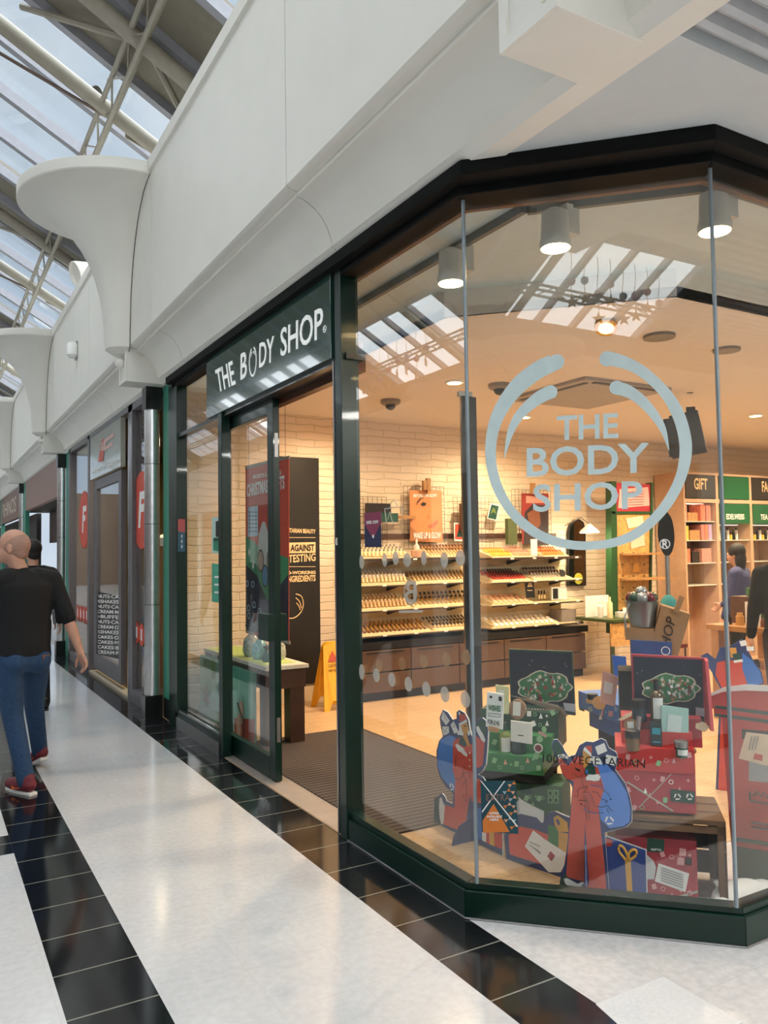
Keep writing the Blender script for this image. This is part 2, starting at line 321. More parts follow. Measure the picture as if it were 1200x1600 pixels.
# ------------------------------------------------------------------ roof
K = math.tan(math.radians(30)); XR = MIR/2
def rz(x, d=0): return 6.1+K*(1.75-abs(x-XR)-XR)+d      # x=1.75 -> 6.1 ; symmetric about the ridge
def slope_box(b, xa, xb, ya, yb, z0, z1, m=0):
    b.prism([(xa, ya, rz(xa, z0)), (xb, ya, rz(xb, z0)), (xb, ya, rz(xb, z1)), (xa, ya, rz(xa, z1))], (0, yb-ya, 0), m)
EV = 2.5
RGT = [(-12, -9.3), (-7.8, -3.8), (-2.3, 0.4), (2.0, 5.95), (7.55, 11.2), (12.7, 16.75), (18.3, 22.3), (23.8, 27.8), (29.4, 33.4), (35, 39), (40.5, 44.5)]
LFT = [(-12, -9.75), (-7.3, -3.9), (-1.9, 1.7), (3.9, 7.3), (8.9, 11.2), (13.0, 17.0), (18.5, 22.5), (24, 28), (29.5, 33.5), (35, 39), (40.5, 44.5)]
for s, bays in ((1, RGT), (-1, LFT)):
    xe = mx_(EV, s); xt = XR+s*(.4 if s > 0 else 2.48)  # unseen upper right slope is glazed wider to let more daylight in
    S('ceiling', B(SOLID).box((min(mx_(2.2, s), mx_(2.6, s)), Y0, 5.05), (max(mx_(2.2, s), mx_(2.6, s)), Y1, rz(EV)+.1)))
    b = B(SOLID); slope_box(b, xt, XR, Y0, Y1, 0, .1); S('ceiling', b); b = B(BAR); slope_box(b, xt, xt+s*.08, Y0, Y1, -.06, .1); S('trim_2', b)
    prev = Y0
    for a, e in bays:
        if a > prev: b = B(SOLID); slope_box(b, xe, xt, prev, a, 0, .1); S('ceiling', b); b = B(BAR); slope_box(b, xe, XR, (a+prev)/2-.05, (a+prev)/2+.05, -.1, 0); S('trim_2', b)
        g = B(RG); slope_box(g, xe, xt, a, e, .03, .05); S('window_1', g)
        n = 4 if e-a > 3 else 3
        for k in range(n+1): yy = a+(e-a)*k/n; b = B(BAR); slope_box(b, xe, XR, yy-.045, yy+.045, -.1, .03); S('trim_2', b)
        prev = e
    b = B(SOLID); slope_box(b, xe, xt, prev, Y1, 0, .1); S('ceiling', b)
def rafter(yy, s, grp, lab, r=.075):
    b = B(TUBE); b.tube([(mx_(2.3, s), yy, rz(2.3)-.22), (XR, yy, rz(XR)-.22)], r, seg=12); one('roof_rafter', b, lab, 'roof beam', grp, smooth=True)
RAFT = [(-4, 1), (2, 1), (6.75, 1), (8.0, 1), (12.1, 1), (14.0, 1), (17.6, 1), (20, 1), (26, 1)]
for i, (yy, s) in enumerate(RAFT): rafter(yy, 1, 'roof tubes over the right slope', 'thick taupe steel tube under the right roof slope, '+['first', 'second', 'third', 'fourth', 'fifth', 'sixth', 'seventh', 'eighth', 'ninth'][i]+' going away')
for i, yy in enumerate((-10, -4, 2, 8, 14, 20, 26)): rafter(yy, -1, 'roof tubes over the left slope', 'taupe steel tube under the far roof slope, '+['first', 'second', 'third', 'fourth', 'fifth', 'sixth', 'seventh'][i]+' going away')
for s, xs in ((1, (1.55,)), (-1, (1.45,))):
    for xt in xs:
        x = mx_(xt, s); z = rz(x)-.12; b = B(TUBE)
        for dx, dz in ((-.07, 0), (.07, -.03), (0, -.17)): b.tube([(x+s*dx, Y0, z+dz-.05), (x+s*dx, Y1-6, z+dz-.05)], .026, seg=8)
        yy = -10
        while yy < 38:
            for dx in (-.07, .07): b.tube([(x+s*dx, yy, z-.06), (x, yy+.35, z-.22), (x+s*dx, yy+.7, z-.06)], .011, seg=5)
            yy += .7
        one('lattice_truss', b, 'taupe tubular lattice truss running the length of the roof, '+('right slope' if s > 0 else 'far slope'), 'truss', smooth=True)
def tie(yy):
    t = thing('tie_rod', 'thin steel tie rod with forked end, '+{8: 'the nearer one', 14: 'the farther one', 2: 'overhead and behind', 20: 'the farthest'}[yy], 'tie rod', (2.0, yy, 5.9), 'tie rods across the roof')
    A = Vector((2.05, yy+.05, rz(2.05)-.16)); Z = Vector((XR, yy+.05, rz(XR)-1.0)); d = (Z-A).normalized()
    make('rod', B(M('dark_rod', '6b5a52', .4, .5)).tube([A+d*.35, Z], .017, seg=8), t, smooth=True)
    b = B(TUBE); b.tube([A+d*.22, A+d*.42], .035, seg=10)
    for o in (-.035, .035): b.obox(A+V(-.06, o-.008, -.06), d*.28, (0, .016, 0), (0, 0, .12))
    b.tube([A+V(0, -.06, 0)+d*.05, A+V(0, .06, 0)+d*.05], .03, seg=10); make('fork_end', b, t)
for yy in (2, 8, 14, 20): tie(yy)
def brace(dy, lab):
    k1 = (K, 0, 1); c = 6.0+1.75*K; o = V(0, dy, 0)
    b = B(TUBE); b.tube([sight(34, 10, k1, c)+o, sight(203, 61, k1, c)+o], .034, seg=8); b.tube([sight(233, 78, k1, c-.1)+o, sight(282, 172, k1, c-.1)+o], .034, seg=8); one('roof_brace', b, lab, 'brace', smooth=True)
brace(0, 'pair of slanting steel braces meeting the first roof tube, top left'); brace(5.3, 'pair of slanting steel braces meeting the farther roof tube')
def flood(p, aim, label, r=.1, L=.12, white=False):
    t = thing('floodlight', label, 'floodlight', p, 'floodlights under the roof'); p = Vector(p); a = Vector(aim).normalized()
    make('lamp_housing', B(CREAM if white else M('dark_steel', '75736e', .35, .6)).lathe([(r*.45, -L), (r*.8, -L*.6), (r, 0), (r, L*.15), (r*.9, L*.15), (r*.8, 0), (0, -.01)], p, 0, 20, axis=a), t, smooth=True)
    make('bracket_arm', B(TUBE).tube([p-a*L*.8, p-a*L*.8+V(.04, 0, .14), p+V(.12, 0, .22)], .014, seg=6), t)
pf = sight(150, 151, (1, 0, 0), 1.45); flood(pf, (-.7, -.5, -.1), 'small round floodlight clamped to the roof truss above the nearest bracket')
pf = sight(122, 428, (1, 0, 0), 1.78); flood(pf, (-1, -.2, -.35), 'pale cone floodlight peeping over the parapet past the nearest bracket', .17, .3, True)
# surveillance dome on the wall, far bay
t = thing('wall_sensor', 'small white wall lamp on the upper panel joint between the first two brackets', 'sensor', sight(115, 548, (1, 0, 0), 1.70))
pp = sight(114, 548, (1, 0, 0), 1.66); make('sensor_body', B(WHITE).lathe([(.05, -.09), (.075, -.06), (.075, .07), (.06, .1), (0, .11)], pp, 0, 16), t, smooth=True); make('back_plate', B(BRUSH).box((pp.x+.03, pp.y-.06, pp.z-.11), (1.712, pp.y+.06, pp.z+.12)), t)
# hanging strings of ornaments seen mirrored in the glass
OC = [M('pink_bauble', 'c05a80', .25, coat=.5), M('blue_bauble', '3a7ab0', .25, coat=.5), M('purple_bauble', '7a4a8a', .25, coat=.5)]; GOLD = M('gold_star', 'b0894a', .35, .4)
def star_pts(c, r, u, v, k=5): return [Vector(c)+(Vector(u)*math.sin(i*PI/k)+Vector(v)*math.cos(i*PI/k))*(r if i % 2 == 0 else r*.4) for i in range(2*k)]
for i in range(16):
    x, y = (-4.75, -4.3-.3*(i % 8)) if i < 8 else (-5.1, 14.2+.4*(i % 8)); z = rz(x)-.05; L = .7+.6*random.random()
    t = thing('ornament_string', 'string of wire, baubles and stars under the roof, mirrored in the '+('diagonal pane' if i < 8 else 'pane by the doorway'), 'decoration', (x, y, z-L), 'ornament strings mirrored in the '+('diagonal pane' if i < 8 else 'pane by the doorway'))
    b = B(GOLD); b.tube([(x+.02*math.sin(j), y, z-L*j/8) for j in range(9)], .006, seg=5); make('wire', b, t)
    make('bauble', B(OC[i % 3]).ball((x, y, z-L*.6), .07, seg=12), t, smooth=True); make('star', B(GOLD).prism(star_pts((x, y, z-L), .12, (.7, -.7, 0), (0, 0, 1)), (.02, .02, 0)), t)
# ------------------------------------------------------------------ side passage soffit, top right
S('ceiling', B(CEILG).box((2.1, 1.72, 3.29), (14, 8.3, 3.5)))
S('ceiling', B(CEILG).box((2.1, -8, 3.36), (14, 1.72, 3.6)))
RIB = M('ribbed_ceiling_board', 'b9bcc0', .5)
for i in range(26):
    y = 1.70-.085*i; b = B(RIB); b.prism([(2.14, y, 3.37), (2.14, y-.015, 3.31), (2.14, y-.035, 3.298), (2.14, y-.055, 3.31), (2.14, y-.07, 3.37)], (11, 0, 0)); S('ceiling', b, smooth=True)
S('wall_back', B(CREAM).box((2.1, -8.2, 0), (14, -8, 3.4))); S('wall_end', B(CREAM).box((14, -8, 0), (14.2, 8.3, 3.4)))
S('wall_back', B(CREAM).box((-6.5, Y0-.2, 0), (2.2, Y0, 5.2)))
# opposite shopfronts, seen only as reflections
S('wall_left', B(M('far_front', '5c5650', .4)).box((-6.1, Y0, 0), (-5.95, Y1, 3.3)))
for i in range(9):
    y = -9+6*i; b = B(CREAM); b.box((-5.95, y-.25, 0), (-5.85, y+.25, 3.3)); S('wall_left', b)
    b = B(M('far_sign', ['7c2f2a', '2c4a5a', 'c9c2b4'][i % 3], .4)); b.box((-5.95, y+.5, 2.6), (-5.9, y+5.5, 3.15)); S('wall_left', b)
b = B(M('far_end_wall', 'a58d7c', .7)); b.box((-6.5, Y1, 0), (2.2, Y1+.2, 5.0)); S('wall_end', b)
# ------------------------------------------------------------------ shopfront: base, posts, headers, glass
FX = 2.07
def band(pts_out, pts_in, z0, z1, m, name):
    """mitred band following the window line"""
    for i in range(len(pts_out)-1):
        a, b_, c, d = pts_out[i], pts_out[i+1], pts_in[i+1], pts_in[i]
        S(name, B(m).prism([(*a, z0), (*b_, z0), (*c, z0), (*d, z0)], (0, 0, z1-z0)), bevel=.004)
o1 = [(2.062, 4.1), (2.062, 2.915), (2.86, 2.117), (13.5, 2.117)]; i1 = [(2.145, 4.1), (2.145, 2.949), (2.894, 2.2), (13.5, 2.2)]
band(o1, i1, .006, .12, GREEN, 'trim_3')
o2 = [(2.078, 4.1), (2.078, 2.922), (2.867, 2.133), (13.5, 2.133)]; band(o2, i1, .12, .15, GREEN, 'trim_3')
o0 = [(2.055, 4.1), (2.055, 2.912), (2.857, 2.110), (13.5, 2.110)]; band(o0, i1, 0, .008, BRUSH, 'trim_3')
BRASS = M('brass_strip', '8a6a3c', .4, .6)
i3 = [(2.16, 4.1), (2.16, 2.955), (2.9, 2.215), (13.5, 2.215)]; band(i1, i3, .004, .13, BRASS, 'trim_3')
h0 = [(2.0, 7.6), (2.0, 2.757), (2.73, 2.027), (13.5, 2.027)]; h1 = [(2.06, 7.6), (2.06, 2.86), (2.80, 2.10), (13.5, 2.10)]; h2 = [(2.16, 7.6), (2.16, 2.96), (2.90, 2.22), (13.5, 2.22)]
HB_ = M('header_matt_black', '07090a', .7, spec=.2); band(h0, h1, 3.225, 3.29, HB_, 'trim_4'); band(h1, h2, 3.185, 3.29, HB_, 'trim_4'); 
h3 = [(2.17, 4.1), (2.17, 2.965), (2.905, 2.23), (13.5, 2.23)]; h4 = [(2.2, 4.1), (2.2, 2.98), (2.93, 2.26), (13.5, 2.26)]
band(h3, h4, 3.178, 3.29, M('brown_head', '6b4526', .5), 'trim_4')
G = [(2.105, 4.03), (2.105, 2.885), (2.845, 2.145), (13.4, 2.145)]
def pane(a, b_, z0, z1, nm, ins=.004):
    a, b_ = Vector((*a, 0)), Vector((*b_, 0)); d = (b_-a).normalized(); n = Vector((d.y, -d.x, 0)); a = a+d*ins; b_ = b_-d*ins
    return S(nm, B(GL).obox(a+V(0, 0, z0), b_-a, -n*.008 if n.dot(Vector((1, 1, 0))) < 0 else n*.008, (0, 0, z1-z0)))
pane(G[0], G[1], .15, 3.19, 'window_2'); pane(G[1], G[2], .15, 3.19, 'window_3'); pane(G[2], G[3], .15, 3.19, 'window_4')
JT = M('silicone_joint', '8f9ba3', .35, .3)
for (x, y), dv in ((G[1], (-.7, -.3)), (G[2], (-.3, -.7))):
    b = B(JT); b.tube([(x+.004, y+.004, .15), (x+.004, y+.004, 3.19)], .0085, seg=8); S('trim_5', b, smooth=True)
# post right of the doorway
S('trim_6', B(GREEN).box((2.055, 4.02, .0), (2.17, 4.095, 3.25)), bevel=.004)
b = B(BLACK, BRUSH, GREEN); b.box((2.075, 4.095, 0), (2.17, 4.155, 3.2)); b.box((2.07, 4.145, 0), (2.085, 4.16, 2.72), 1); S('trim_6', b)
b = B(WHITE); b.lathe([(.022, 0), (.022, .006), (0, .006)], (2.074, 4.125, 1.66), 0, 20, axis=(-1, 0, 0)); b.mats = [M('ivory_knob', 'd8d2c4', .4)]
t = one('door_bell', b, 'small ivory round button on the black post beside the doorway', 'button')
S('trim_6', B(BLACK).box((2.08, 4.0, 2.70), (2.2, 7.45, 2.735)))
b = B(M('copper_track', '5a3018', .35, .5)); b.box((2.2, 4.1, 2.66), (2.26, 6.2, 2.76)); b.box((2.2, 4.1, 2.8), (2.24, 6.2, 2.84)); S('trim_6', b)
# mullion, left post, column
S('trim_6', B(GREEN).box((2.06, 6.14, 0), (2.13, 6.23, 2.74)), bevel=.003)
S('trim_6', B(BRUSH).box((2.10, 6.225, .1), (2.125, 6.24, 2.74)))
S('trim_6', B(GREEN).box((2.06, 7.44, .0), (2.16, 7.72, 3.29)), bevel=.003)
S('trim_6', B(SEAG).box((2.075, 7.72, .2), (2.12, 7.98, 3.28))); S('trim_6', B(BLACK).box((2.075, 7.72, 0), (2.13, 7.98, .2)))
b = B(GREEN, CHROME); b.box((2.06, 6.2, 0), (2.16, 7.5, .15)); b.box((2.07, 6.23, .15), (2.10, 7.44, .165), 1); S('trim_6', b, bevel=.003)
S('trim_6', B(BLACK).box((2.05, 6.2, 3.2), (2.16, 7.5, 3.29)))
b = B(BRUSH); b.box((2.05, 6.23, 0), (2.064, 7.44, .1)); S('trim_6', b)
S('window_5', B(GL).box((2.11, 6.23, .15), (2.118, 7.44, 3.22)))
def column(yc, label):
    t = thing('steel_column', label, 'column', (2.0, yc, 0), 'steel-clad columns along the shop fronts'); c = (1.99, yc, 0)
    make('steel_shaft', B(M('column_steel', 'e4e4e6', .28, 1)).lathe([(.075, .22), (.075, 3.06)], c, 0, 28), t, smooth=True)
    make('black_cap', B(BLACK).box((1.91, yc-.085, 3.05), (2.07, yc+.085, 3.275)), t); make('black_base', B(BLACK).box((1.90, yc-.09, 0), (2.07, yc+.09, .22)), t)
    b = B(BRUSH)
    for z in (1.1, 1.9, 2.5): b.lathe([(.0765, z), (.0765, z+.012)], c, 0, 28)
    make('band', b, t, smooth=True)
column(8.08, 'polished steel column with black cap between the green shop front and the bakery')
column(14.05, 'polished steel column past the bakery window'); column(20.05, 'polished steel column beside the far brown fascia')
# door leaf
D = thing('sliding_door', 'dark green framed glass sliding door standing open left of the doorway', 'door', (2.16, 5.75, 0)); xa, xb = 2.145, 2.195; ya, yb = 5.27, 6.40
b = B(GREEN); b.box((xa, ya, .012), (xb, ya+.11, 2.70)); b.box((xa, yb-.11, .012), (xb, yb, 2.70)); b.box((xa, ya+.11, .012), (xb, yb-.11, .16)); b.box((xa, ya+.11, 2.6), (xb, yb-.11, 2.70)); make('door_frame', b, D, bevel=.003)
make('door_glass', B(GL).box((2.166, ya+.11, .16), (2.174, yb-.11, 2.6)), D)
b = B(M('green_pull', '07291f', .3)); b.box((2.10, ya+.0, .98), (2.147, ya+.2, 1.17)); b.box((2.195, ya+.0, .98), (2.24, ya+.2, 1.17)); make('handle', b, D, bevel=.004)
b = B(BRUSH); b.box((xa+.012, ya-.003, .28), (xb-.012, ya+.002, .45)); b.box((xa+.012, ya-.003, 2.28), (xb-.012, ya+.002, 2.45)); make('lock_plate', b, D)
# ------------------------------------------------------------------ shop sign
SG = Sheet((-1, 0, 0), -2.045); SIGNM = M('sign_green_gloss', '274840', .12, spec=.8, coat=1, var=.03); LET = M('sign_white', 'f4f6f4', .4, emit=.25)
T = thing('shop_sign', 'glossy dark green fascia sign with white lettering above the doorway', 'sign', (2.06, 5.3, 2.727))
make('sign_panel', B(SIGNM).box((2.047, 4.13, 2.727), (2.12, 6.48, 3.276)), T, bevel=.002)
SG.text('lettering', 'THE', (341, 613.5), (368.5, 600), (336.2, 578.7), LET, T, .012)
SG.text('lettering', 'B', (376, 594), (385.7, 588), (376.2, 553.5), LET, T, .012)
SG.text('lettering', 'DY', (405, 575), (428, 564), (405.5, 537), LET, T, .012)
SG.text('lettering', 'SHOP', (438.5, 558), (505, 527), (438.5, 514), LET, T, .012)
def footO(T, sh, c, sx, sy, m, name='logo_ring'):
    """open ring with two inner strokes; c centre, sx/sy half sizes in px along the face"""
    b = B(m)
    def arc(a0, a1, r, w0, w1, k=18):
        P = []
        for i in range(k+1):
            a = a0+(a1-a0)*i/k; w = (w0+(w1-w0)*i/k)/2; P.append((a, r+w))
        for i in range(k, -1, -1):
            a = a0+(a1-a0)*i/k; w = (w0+(w1-w0)*i/k)/2; P.append((a, r-w))
        return P
    o = sh.p(*c); u = Vector((0, 0, 1)).cross(sh.n).normalized(); v = Vector((0, 0, 1))
    def put(P, k):
        for i in range(k): 
            q = [P[i], P[i+1], P[-2-i], P[-1-i]]; b.prism([o+u*sx*r*math.sin(a)+v*sy*r*math.cos(a)+sh.n*.002 for a, r in q], -sh.n*.0015)
    return b, arc, put
bb, arc, put = footO(T, SG, (395, 565), .075, .11, LET); put(arc(.35, 2*PI-.35, .93, .15, .15), 18); put(arc(1.0, .25, .66, .04, .12, 8), 8); put(arc(-1.0, -.25, .66, .04, .12, 8), 8); make('logo_ring', bb, T)
b = B(LET); SG.ring(b, (507, 514), .022, .017, k=20); make('trademark', b, T); SG.text('trademark', 'R', (505.2, 518), (508.6, 516), (505.2, 512), LET, T)
# ------------------------------------------------------------------ window graphics on the diagonal pane
WV = vinyl('pale_window_vinyl', 'd3e6e8', .94); P3 = Sheet((-1, -1, 0), -4.975)
T = thing('window_logo', 'large pale round logo decal with lettering on the diagonal corner window', 'window decal', P3.p(920, 858))
def strip(name, outer, inner, sheet=P3, mat=WV, par=T):
    b = B(mat)
    for i in range(len(outer)-1): sheet.poly(b, [outer[i], outer[i+1], inner[i+1], inner[i]], .0012, .0015)
    return make(name, b, par)
LO = [(880.5, 577), (866, 583), (852, 591), (838, 601), (823, 615), (809, 633), (798, 652), (790, 674), (785, 700), (775, 717)]
def curve(pts, k=6):
    """smooth open curve through measured points"""
    o = []
    for i in range(len(pts)-1):
        p0 = pts[max(i-1, 0)]; p1 = pts[i]; p2 = pts[i+1]; p3 = pts[min(i+2, len(pts)-1)]
        for j in range(k):
            t = j/k; o.append(tuple(.5*(2*p1[d]+(p2[d]-p0[d])*t+(2*p0[d]-5*p1[d]+4*p2[d]-p3[d])*t*t+(3*p1[d]-p0[d]-3*p2[d]+p3[d])*t**3) for d in (0, 1)))
    return o+[pts[-1]]
s_ = 380/1200
def cx(pts): return [(740+x*s_, 540+y*s_) for x, y in pts]
RO = curve(cx([(372, 48), (300, 82), (200, 160), (120, 270), (72, 390), (57, 530), (75, 650), (120, 760), (200, 870), (320, 960), (450, 1000), (570, 1008), (700, 992), (820, 945), (930, 850), (1010, 740), (1060, 620), (1078, 510), (1065, 410), (1030, 310), (970, 220), (880, 130), (790, 70), (700, 36), (650, 32)]))
RI = curve(cx([(440, 108), (345, 155), (250, 225), (178, 310), (128, 410), (110, 520), (120, 620), (155, 720), (220, 820), (330, 910), (450, 955), (565, 966), (690, 950), (800, 900), (890, 820), (955, 730), (1000, 630), (1016, 530), (1008, 440), (980, 350), (930, 260), (860, 185), (780, 130), (700, 104), (645, 98)]))
strip('ring', RO, RI)
for c, r in (((409, 80), .0335), ((660, 65), .0335)): b = B(WV); P3.disc(b, cx([c])[0], r, .0012, .0014); make('ring_end', b, T)
strip('inner_stroke', curve(cx([(357, 202), (300, 235), (240, 290), (195, 350), (165, 430), (149, 555)])), curve(cx([(405, 255), (345, 280), (280, 325), (225, 385), (190, 450), (152, 556)])))
strip('inner_stroke', curve(cx([(715, 176), (780, 200), (850, 255), (910, 330), (950, 410), (966, 516)])), curve(cx([(690, 238), (760, 258), (825, 305), (885, 370), (930, 440), (963, 517)])))
for c in ((379, 229), (706, 207)): b = B(WV); P3.disc(b, cx([c])[0], .0300, .0012, .0014); make('stroke_end', b, T)
for s, a, b_, c in (('THE', (410, 468), (714, 455), (370, 348)), ('BODY', (262, 650), (868, 628), (262, 505)), ('SHOP', (293, 822), (835, 806), (293, 686))):
    A, Bq, Cq = cx([a, b_, c]); P3.text('lettering', s, A, Bq, (A[0], Cq[1]), WV, T, .02)
b = B(WHITE); P3.ring(b, (1039, 850), .021, .0175); make('trademark', b, T); P3.text('trademark', 'R', (1035, 856), (1044, 856), (1035, 844), WHITE, T, .02)
# 100% vegetarian and hare
T = thing('vegetarian_decal', 'black lettering on the diagonal pane low in front of the red-coated figure', 'window decal', P3.p(928, 1198))
P3.text('lettering', '100% VEGETARIAN', (848, 1191), (1008, 1200), (848, 1178), INK, T, .0)
T = thing('hare_decal', 'thin black leaping hare drawn inside a blue ring of stars on the glass', 'window decal', P3.p(925, 1270))
def line(name, pts, wpx, sheet, mat, par, lift=.0015):
    pts = [sheet.p(x, y, lift) for x, y in pts]; b = B(mat); b.tube(pts, wpx, seg=4); return make(name, b, par)
HX = lambda P: [(840+x*190/1048, 1130+y*290/1600) for x, y in P]
line('hare_outline', curve(HX([(315, 632), (350, 630), (345, 580), (390, 555), (440, 545), (400, 590), (440, 595)]), 3), .0013, P3, INK, T)
line('hare_outline', curve(HX([(470, 592), (510, 600), (550, 650), (605, 670), (580, 685)]), 3), .0015, P3, INK, T)
line('hare_outline', curve(HX([(355, 665), (400, 665), (430, 675)]), 3), .0015, P3, INK, T); line('hare_outline', curve(HX([(510, 715), (560, 725), (600, 710), (620, 740), (650, 760)]), 3), .0015, P3, INK, T)
line('hare_outline', curve(HX([(595, 730), (600, 750), (615, 772)]), 3), .0015, P3, INK, T)
line('ring_stroke', curve(HX([(455, 532), (540, 550), (590, 590), (622, 630)]), 3), .002, P3, NAVY, T); line('ring_stroke', curve(HX([(395, 728), (430, 760), (500, 775), (570, 772)]), 3), .002, P3, NAVY, T)
for c in ((630, 655), (376, 698)): P3n = P3; p = P3.p(*HX([c])[0], .002); make('star', B(INK).prism(star_pts(p, .006, (.7, -.7, 0), (0, 0, 1)), (.0005, .0005, 0)), T)
# extra offer sticker
PL = Sheet((-1, -1, 0), -4.978)
T = thing('offer_sticker', 'teal and orange EXTRA offer sticker low on the diagonal pane', 'sticker', PL.p(782, 1303))
ex = lambda P: [(660+x*.25, 1160+y*.25) for x, y in P]
TEAL = M('teal_print', '0d4350', .4); ORG_ = M('orange_print', 'd5782a', .4)
PL.part('sticker_sheet', ex([(362, 240), (580, 240), (600, 572), (372, 560)]), TEAL, T)
PL.part('orange_diamond', ex([(445, 385), (545, 560), (380, 565), (376, 490)]), ORG_, T, lift=.002)
PL.part('line', ex([(362, 240), (368, 240), (598, 525), (592, 530)]), WHITE, T, lift=.003); PL.part('line', ex([(510, 242), (517, 242), (374, 440), (372, 430)]), WHITE, T, lift=.003)
PL.text('lettering', 'EXTRA', ex([(400, 362)])[0], ex([(548, 364)])[0], ex([(400, 322)])[0], M('copper_print', '8a6a58', .4), T, lift=.004)
for i, s in enumerate(('OFFER', 'AVAILABLE', 'HERE')): w_ = (30, 48, 27)[i]; y = 448+20*i; PL.text('lettering', s, ex([(450-w_, y)])[0], ex([(450+w_, y)])[0], ex([(450-w_, y-14)])[0], WHITE, T, .02, lift=.004)
random.seed(3)
b = B(ORG_, M('pale_blue_print', '9db6c4', .4), M('peach_print', 'd9a27c', .4))
for i in range(7):
    for j in range(2+(i % 2)):
        x = 585-26*j-(i % 2)*8+(i*2); y = 262+44*i
        if y > 560: continue
        PL.poly(b, ex([(x-26, y), (x, y), (x-13, y+ (20 if (i+j) % 2 else -20))]), .001, .0025, random.randrange(3))
make('triangle_pattern', b, T)
# dots and marks on pane 1
P2 = Sheet((-1, 0, 0), -2.100); DOT = vinyl('frosted_vinyl', 'c9c4ba', .6)
for i, x in enumerate((601, 618, 636, 662, 694, 719)):
    b = B(DOT); P2.disc(b, (x, 875-(3 if i % 2 else 0)), .024+.006*(i % 3), ry=.036, k=20); one('frosted_dot', b, 'frosted oval dot, '+['first', 'second', 'third', 'fourth', 'fifth', 'sixth'][i]+' from the left in the upper row', 'dot', 'frosted dots, upper row')
NTH = ['first', 'second', 'third', 'fourth', 'fifth', 'sixth', 'seventh', 'eighth', 'ninth']
for i, (x, y) in enumerate(((588, 1055), (612, 1062), (638, 1069), (666, 1077), (695, 1085), (727, 1093))):
    b = B(DOT); P2.disc(b, (x, y), .036, k=20); one('frosted_dot', b, 'frosted round dot, '+NTH[i]+' from the left in the lower row', 'dot', 'frosted dots, lower row')
for i, (x, y) in enumerate(((592, 1040), (628, 1037), (662, 1033), (697, 1030), (728, 1027))):
    b = B(vinyl('peach_frost', 'c79a6a', .6)); Sheet((-1, 0, 0), -2.14).disc(b, (x, y), .034, k=20); 
    o = one('frosted_dot', b, 'peach tinted round dot, '+NTH[i]+' from the left, above the lower row', 'dot', 'peach dots behind the lower row')
b = B(DOT); P2.disc(b, (565, 1050), .03, ry=.042); one('frosted_dot', b, 'pale dot low on the green post right of the doorway', 'dot')
b = B(DOT); P2.disc(b, (565, 878), .026, ry=.04); one('frosted_dot', b, 'pale dot at eye level on the green post right of the doorway', 'dot')
T = thing('certification_decal', 'frosted circled letter B certification mark on the left corner window', 'window decal', P2.p(641, 958))
b = B(DOT); P2.ring(b, (641, 926), .062, .054, k=32); make('circle', b, T)
text('letter', 'B', P2.p(650, 942), P2.p(632, 941.5), P2.p(650, 908), DOT, T, .01)
P2.part('underline', [(623, 954), (660, 953), (660, 957), (623, 958)], DOT, T)
T = thing('bag_decal', 'thin pale outline of a hand holding a shopping bag on the window', 'window decal', P2.p(618, 830))
line('bag_outline', [(604, 818), (601, 795), (628, 792), (629, 820)], .0025, P2, DOT, T); line('bag_outline', curve([(610, 793), (611, 785), (617, 783), (621, 792)], 4), .0025, P2, DOT, T); line('hand_outline', curve([(606, 812), (609, 800), (612, 812), (615, 818), (612, 822)], 3), .0025, P2, DOT, T)
T = thing('promo_sticker', 'pink and navy 20% OFF sticker at the lower left of the corner window', 'sticker', P2.p(582, 855))
PP = Sheet((-1, 0, 0), -2.102)
PP.part('sticker_sheet', [(569, 802), (595, 799), (596, 855), (570, 855)], M('navy_sticker', '2c3350', .4), T); PP.part('pink_wedge', [(569, 802), (595, 799), (596, 816), (583, 842), (570, 820)], M('magenta_print', '8f3b58', .4), T, lift=.002)
PP.text('lettering', '20% OFF', (573, 819), (592, 818), (573, 814), WHITE, T, .03, lift=.003); b = B(WHITE); PP.disc(b, (583, 838), .01, .001, .003); make('printed_figure', b, T)
# stickers on the left pane
F5 = Sheet((-1, 0, 0), -2.106); FS = Sheet((-1, 0, 0), -2.059)
T = thing('frame_sticker', 'narrow red and blue hygiene sticker on the dark post left of the fixed pane', 'sticker', FS.p(283, 862)); FS.part('sticker_sheet', [(278, 811), (289, 811), (289, 862), (278, 862)], M('sticker_blue', '1f5568', .4), T); FS.part('red_top', [(278, 811), (289, 811), (289, 832), (278, 830)], M('sticker_red', 'c8504c', .4), T, lift=.002)
for y in (838, 846, 854): b = B(WHITE); FS.disc(b, (284, y), .018, .001, .003, k=10); make('icon', b, T)
T = thing('poster', 'pale poster with a green NEW block on the fixed pane', 'poster', F5.p(338, 865)); F5.part('poster_sheet', [(331, 808), (345, 808), (345, 866), (331, 864)], M('pale_mint', 'bcd6cc', .5), T); F5.part('green_block', [(333, 840), (345, 840), (345, 862), (333, 860)], M('leaf_green', '2f8a68', .5), T, lift=.002); F5.text('lettering', 'NEW', (335, 846), (344, 846), (335, 841), INK, T, .02, lift=.003)
F5.part('dark_bottle', [(337, 815), (345, 812), (345, 839), (337, 839)], INK, T, lift=.002)
T = thing('poster', 'mint green notice below the pale poster on the fixed pane', 'poster', F5.p(338, 942)); F5.part('poster_sheet', [(331, 880), (345, 882), (345, 942), (331, 940)], M('mint_notice', '49a587', .5), T)
for y in (900, 912, 924): F5.part('text_line', [(335, y), (343, y), (343, y+3), (335, y+3)], WHITE, T, lift=.002)
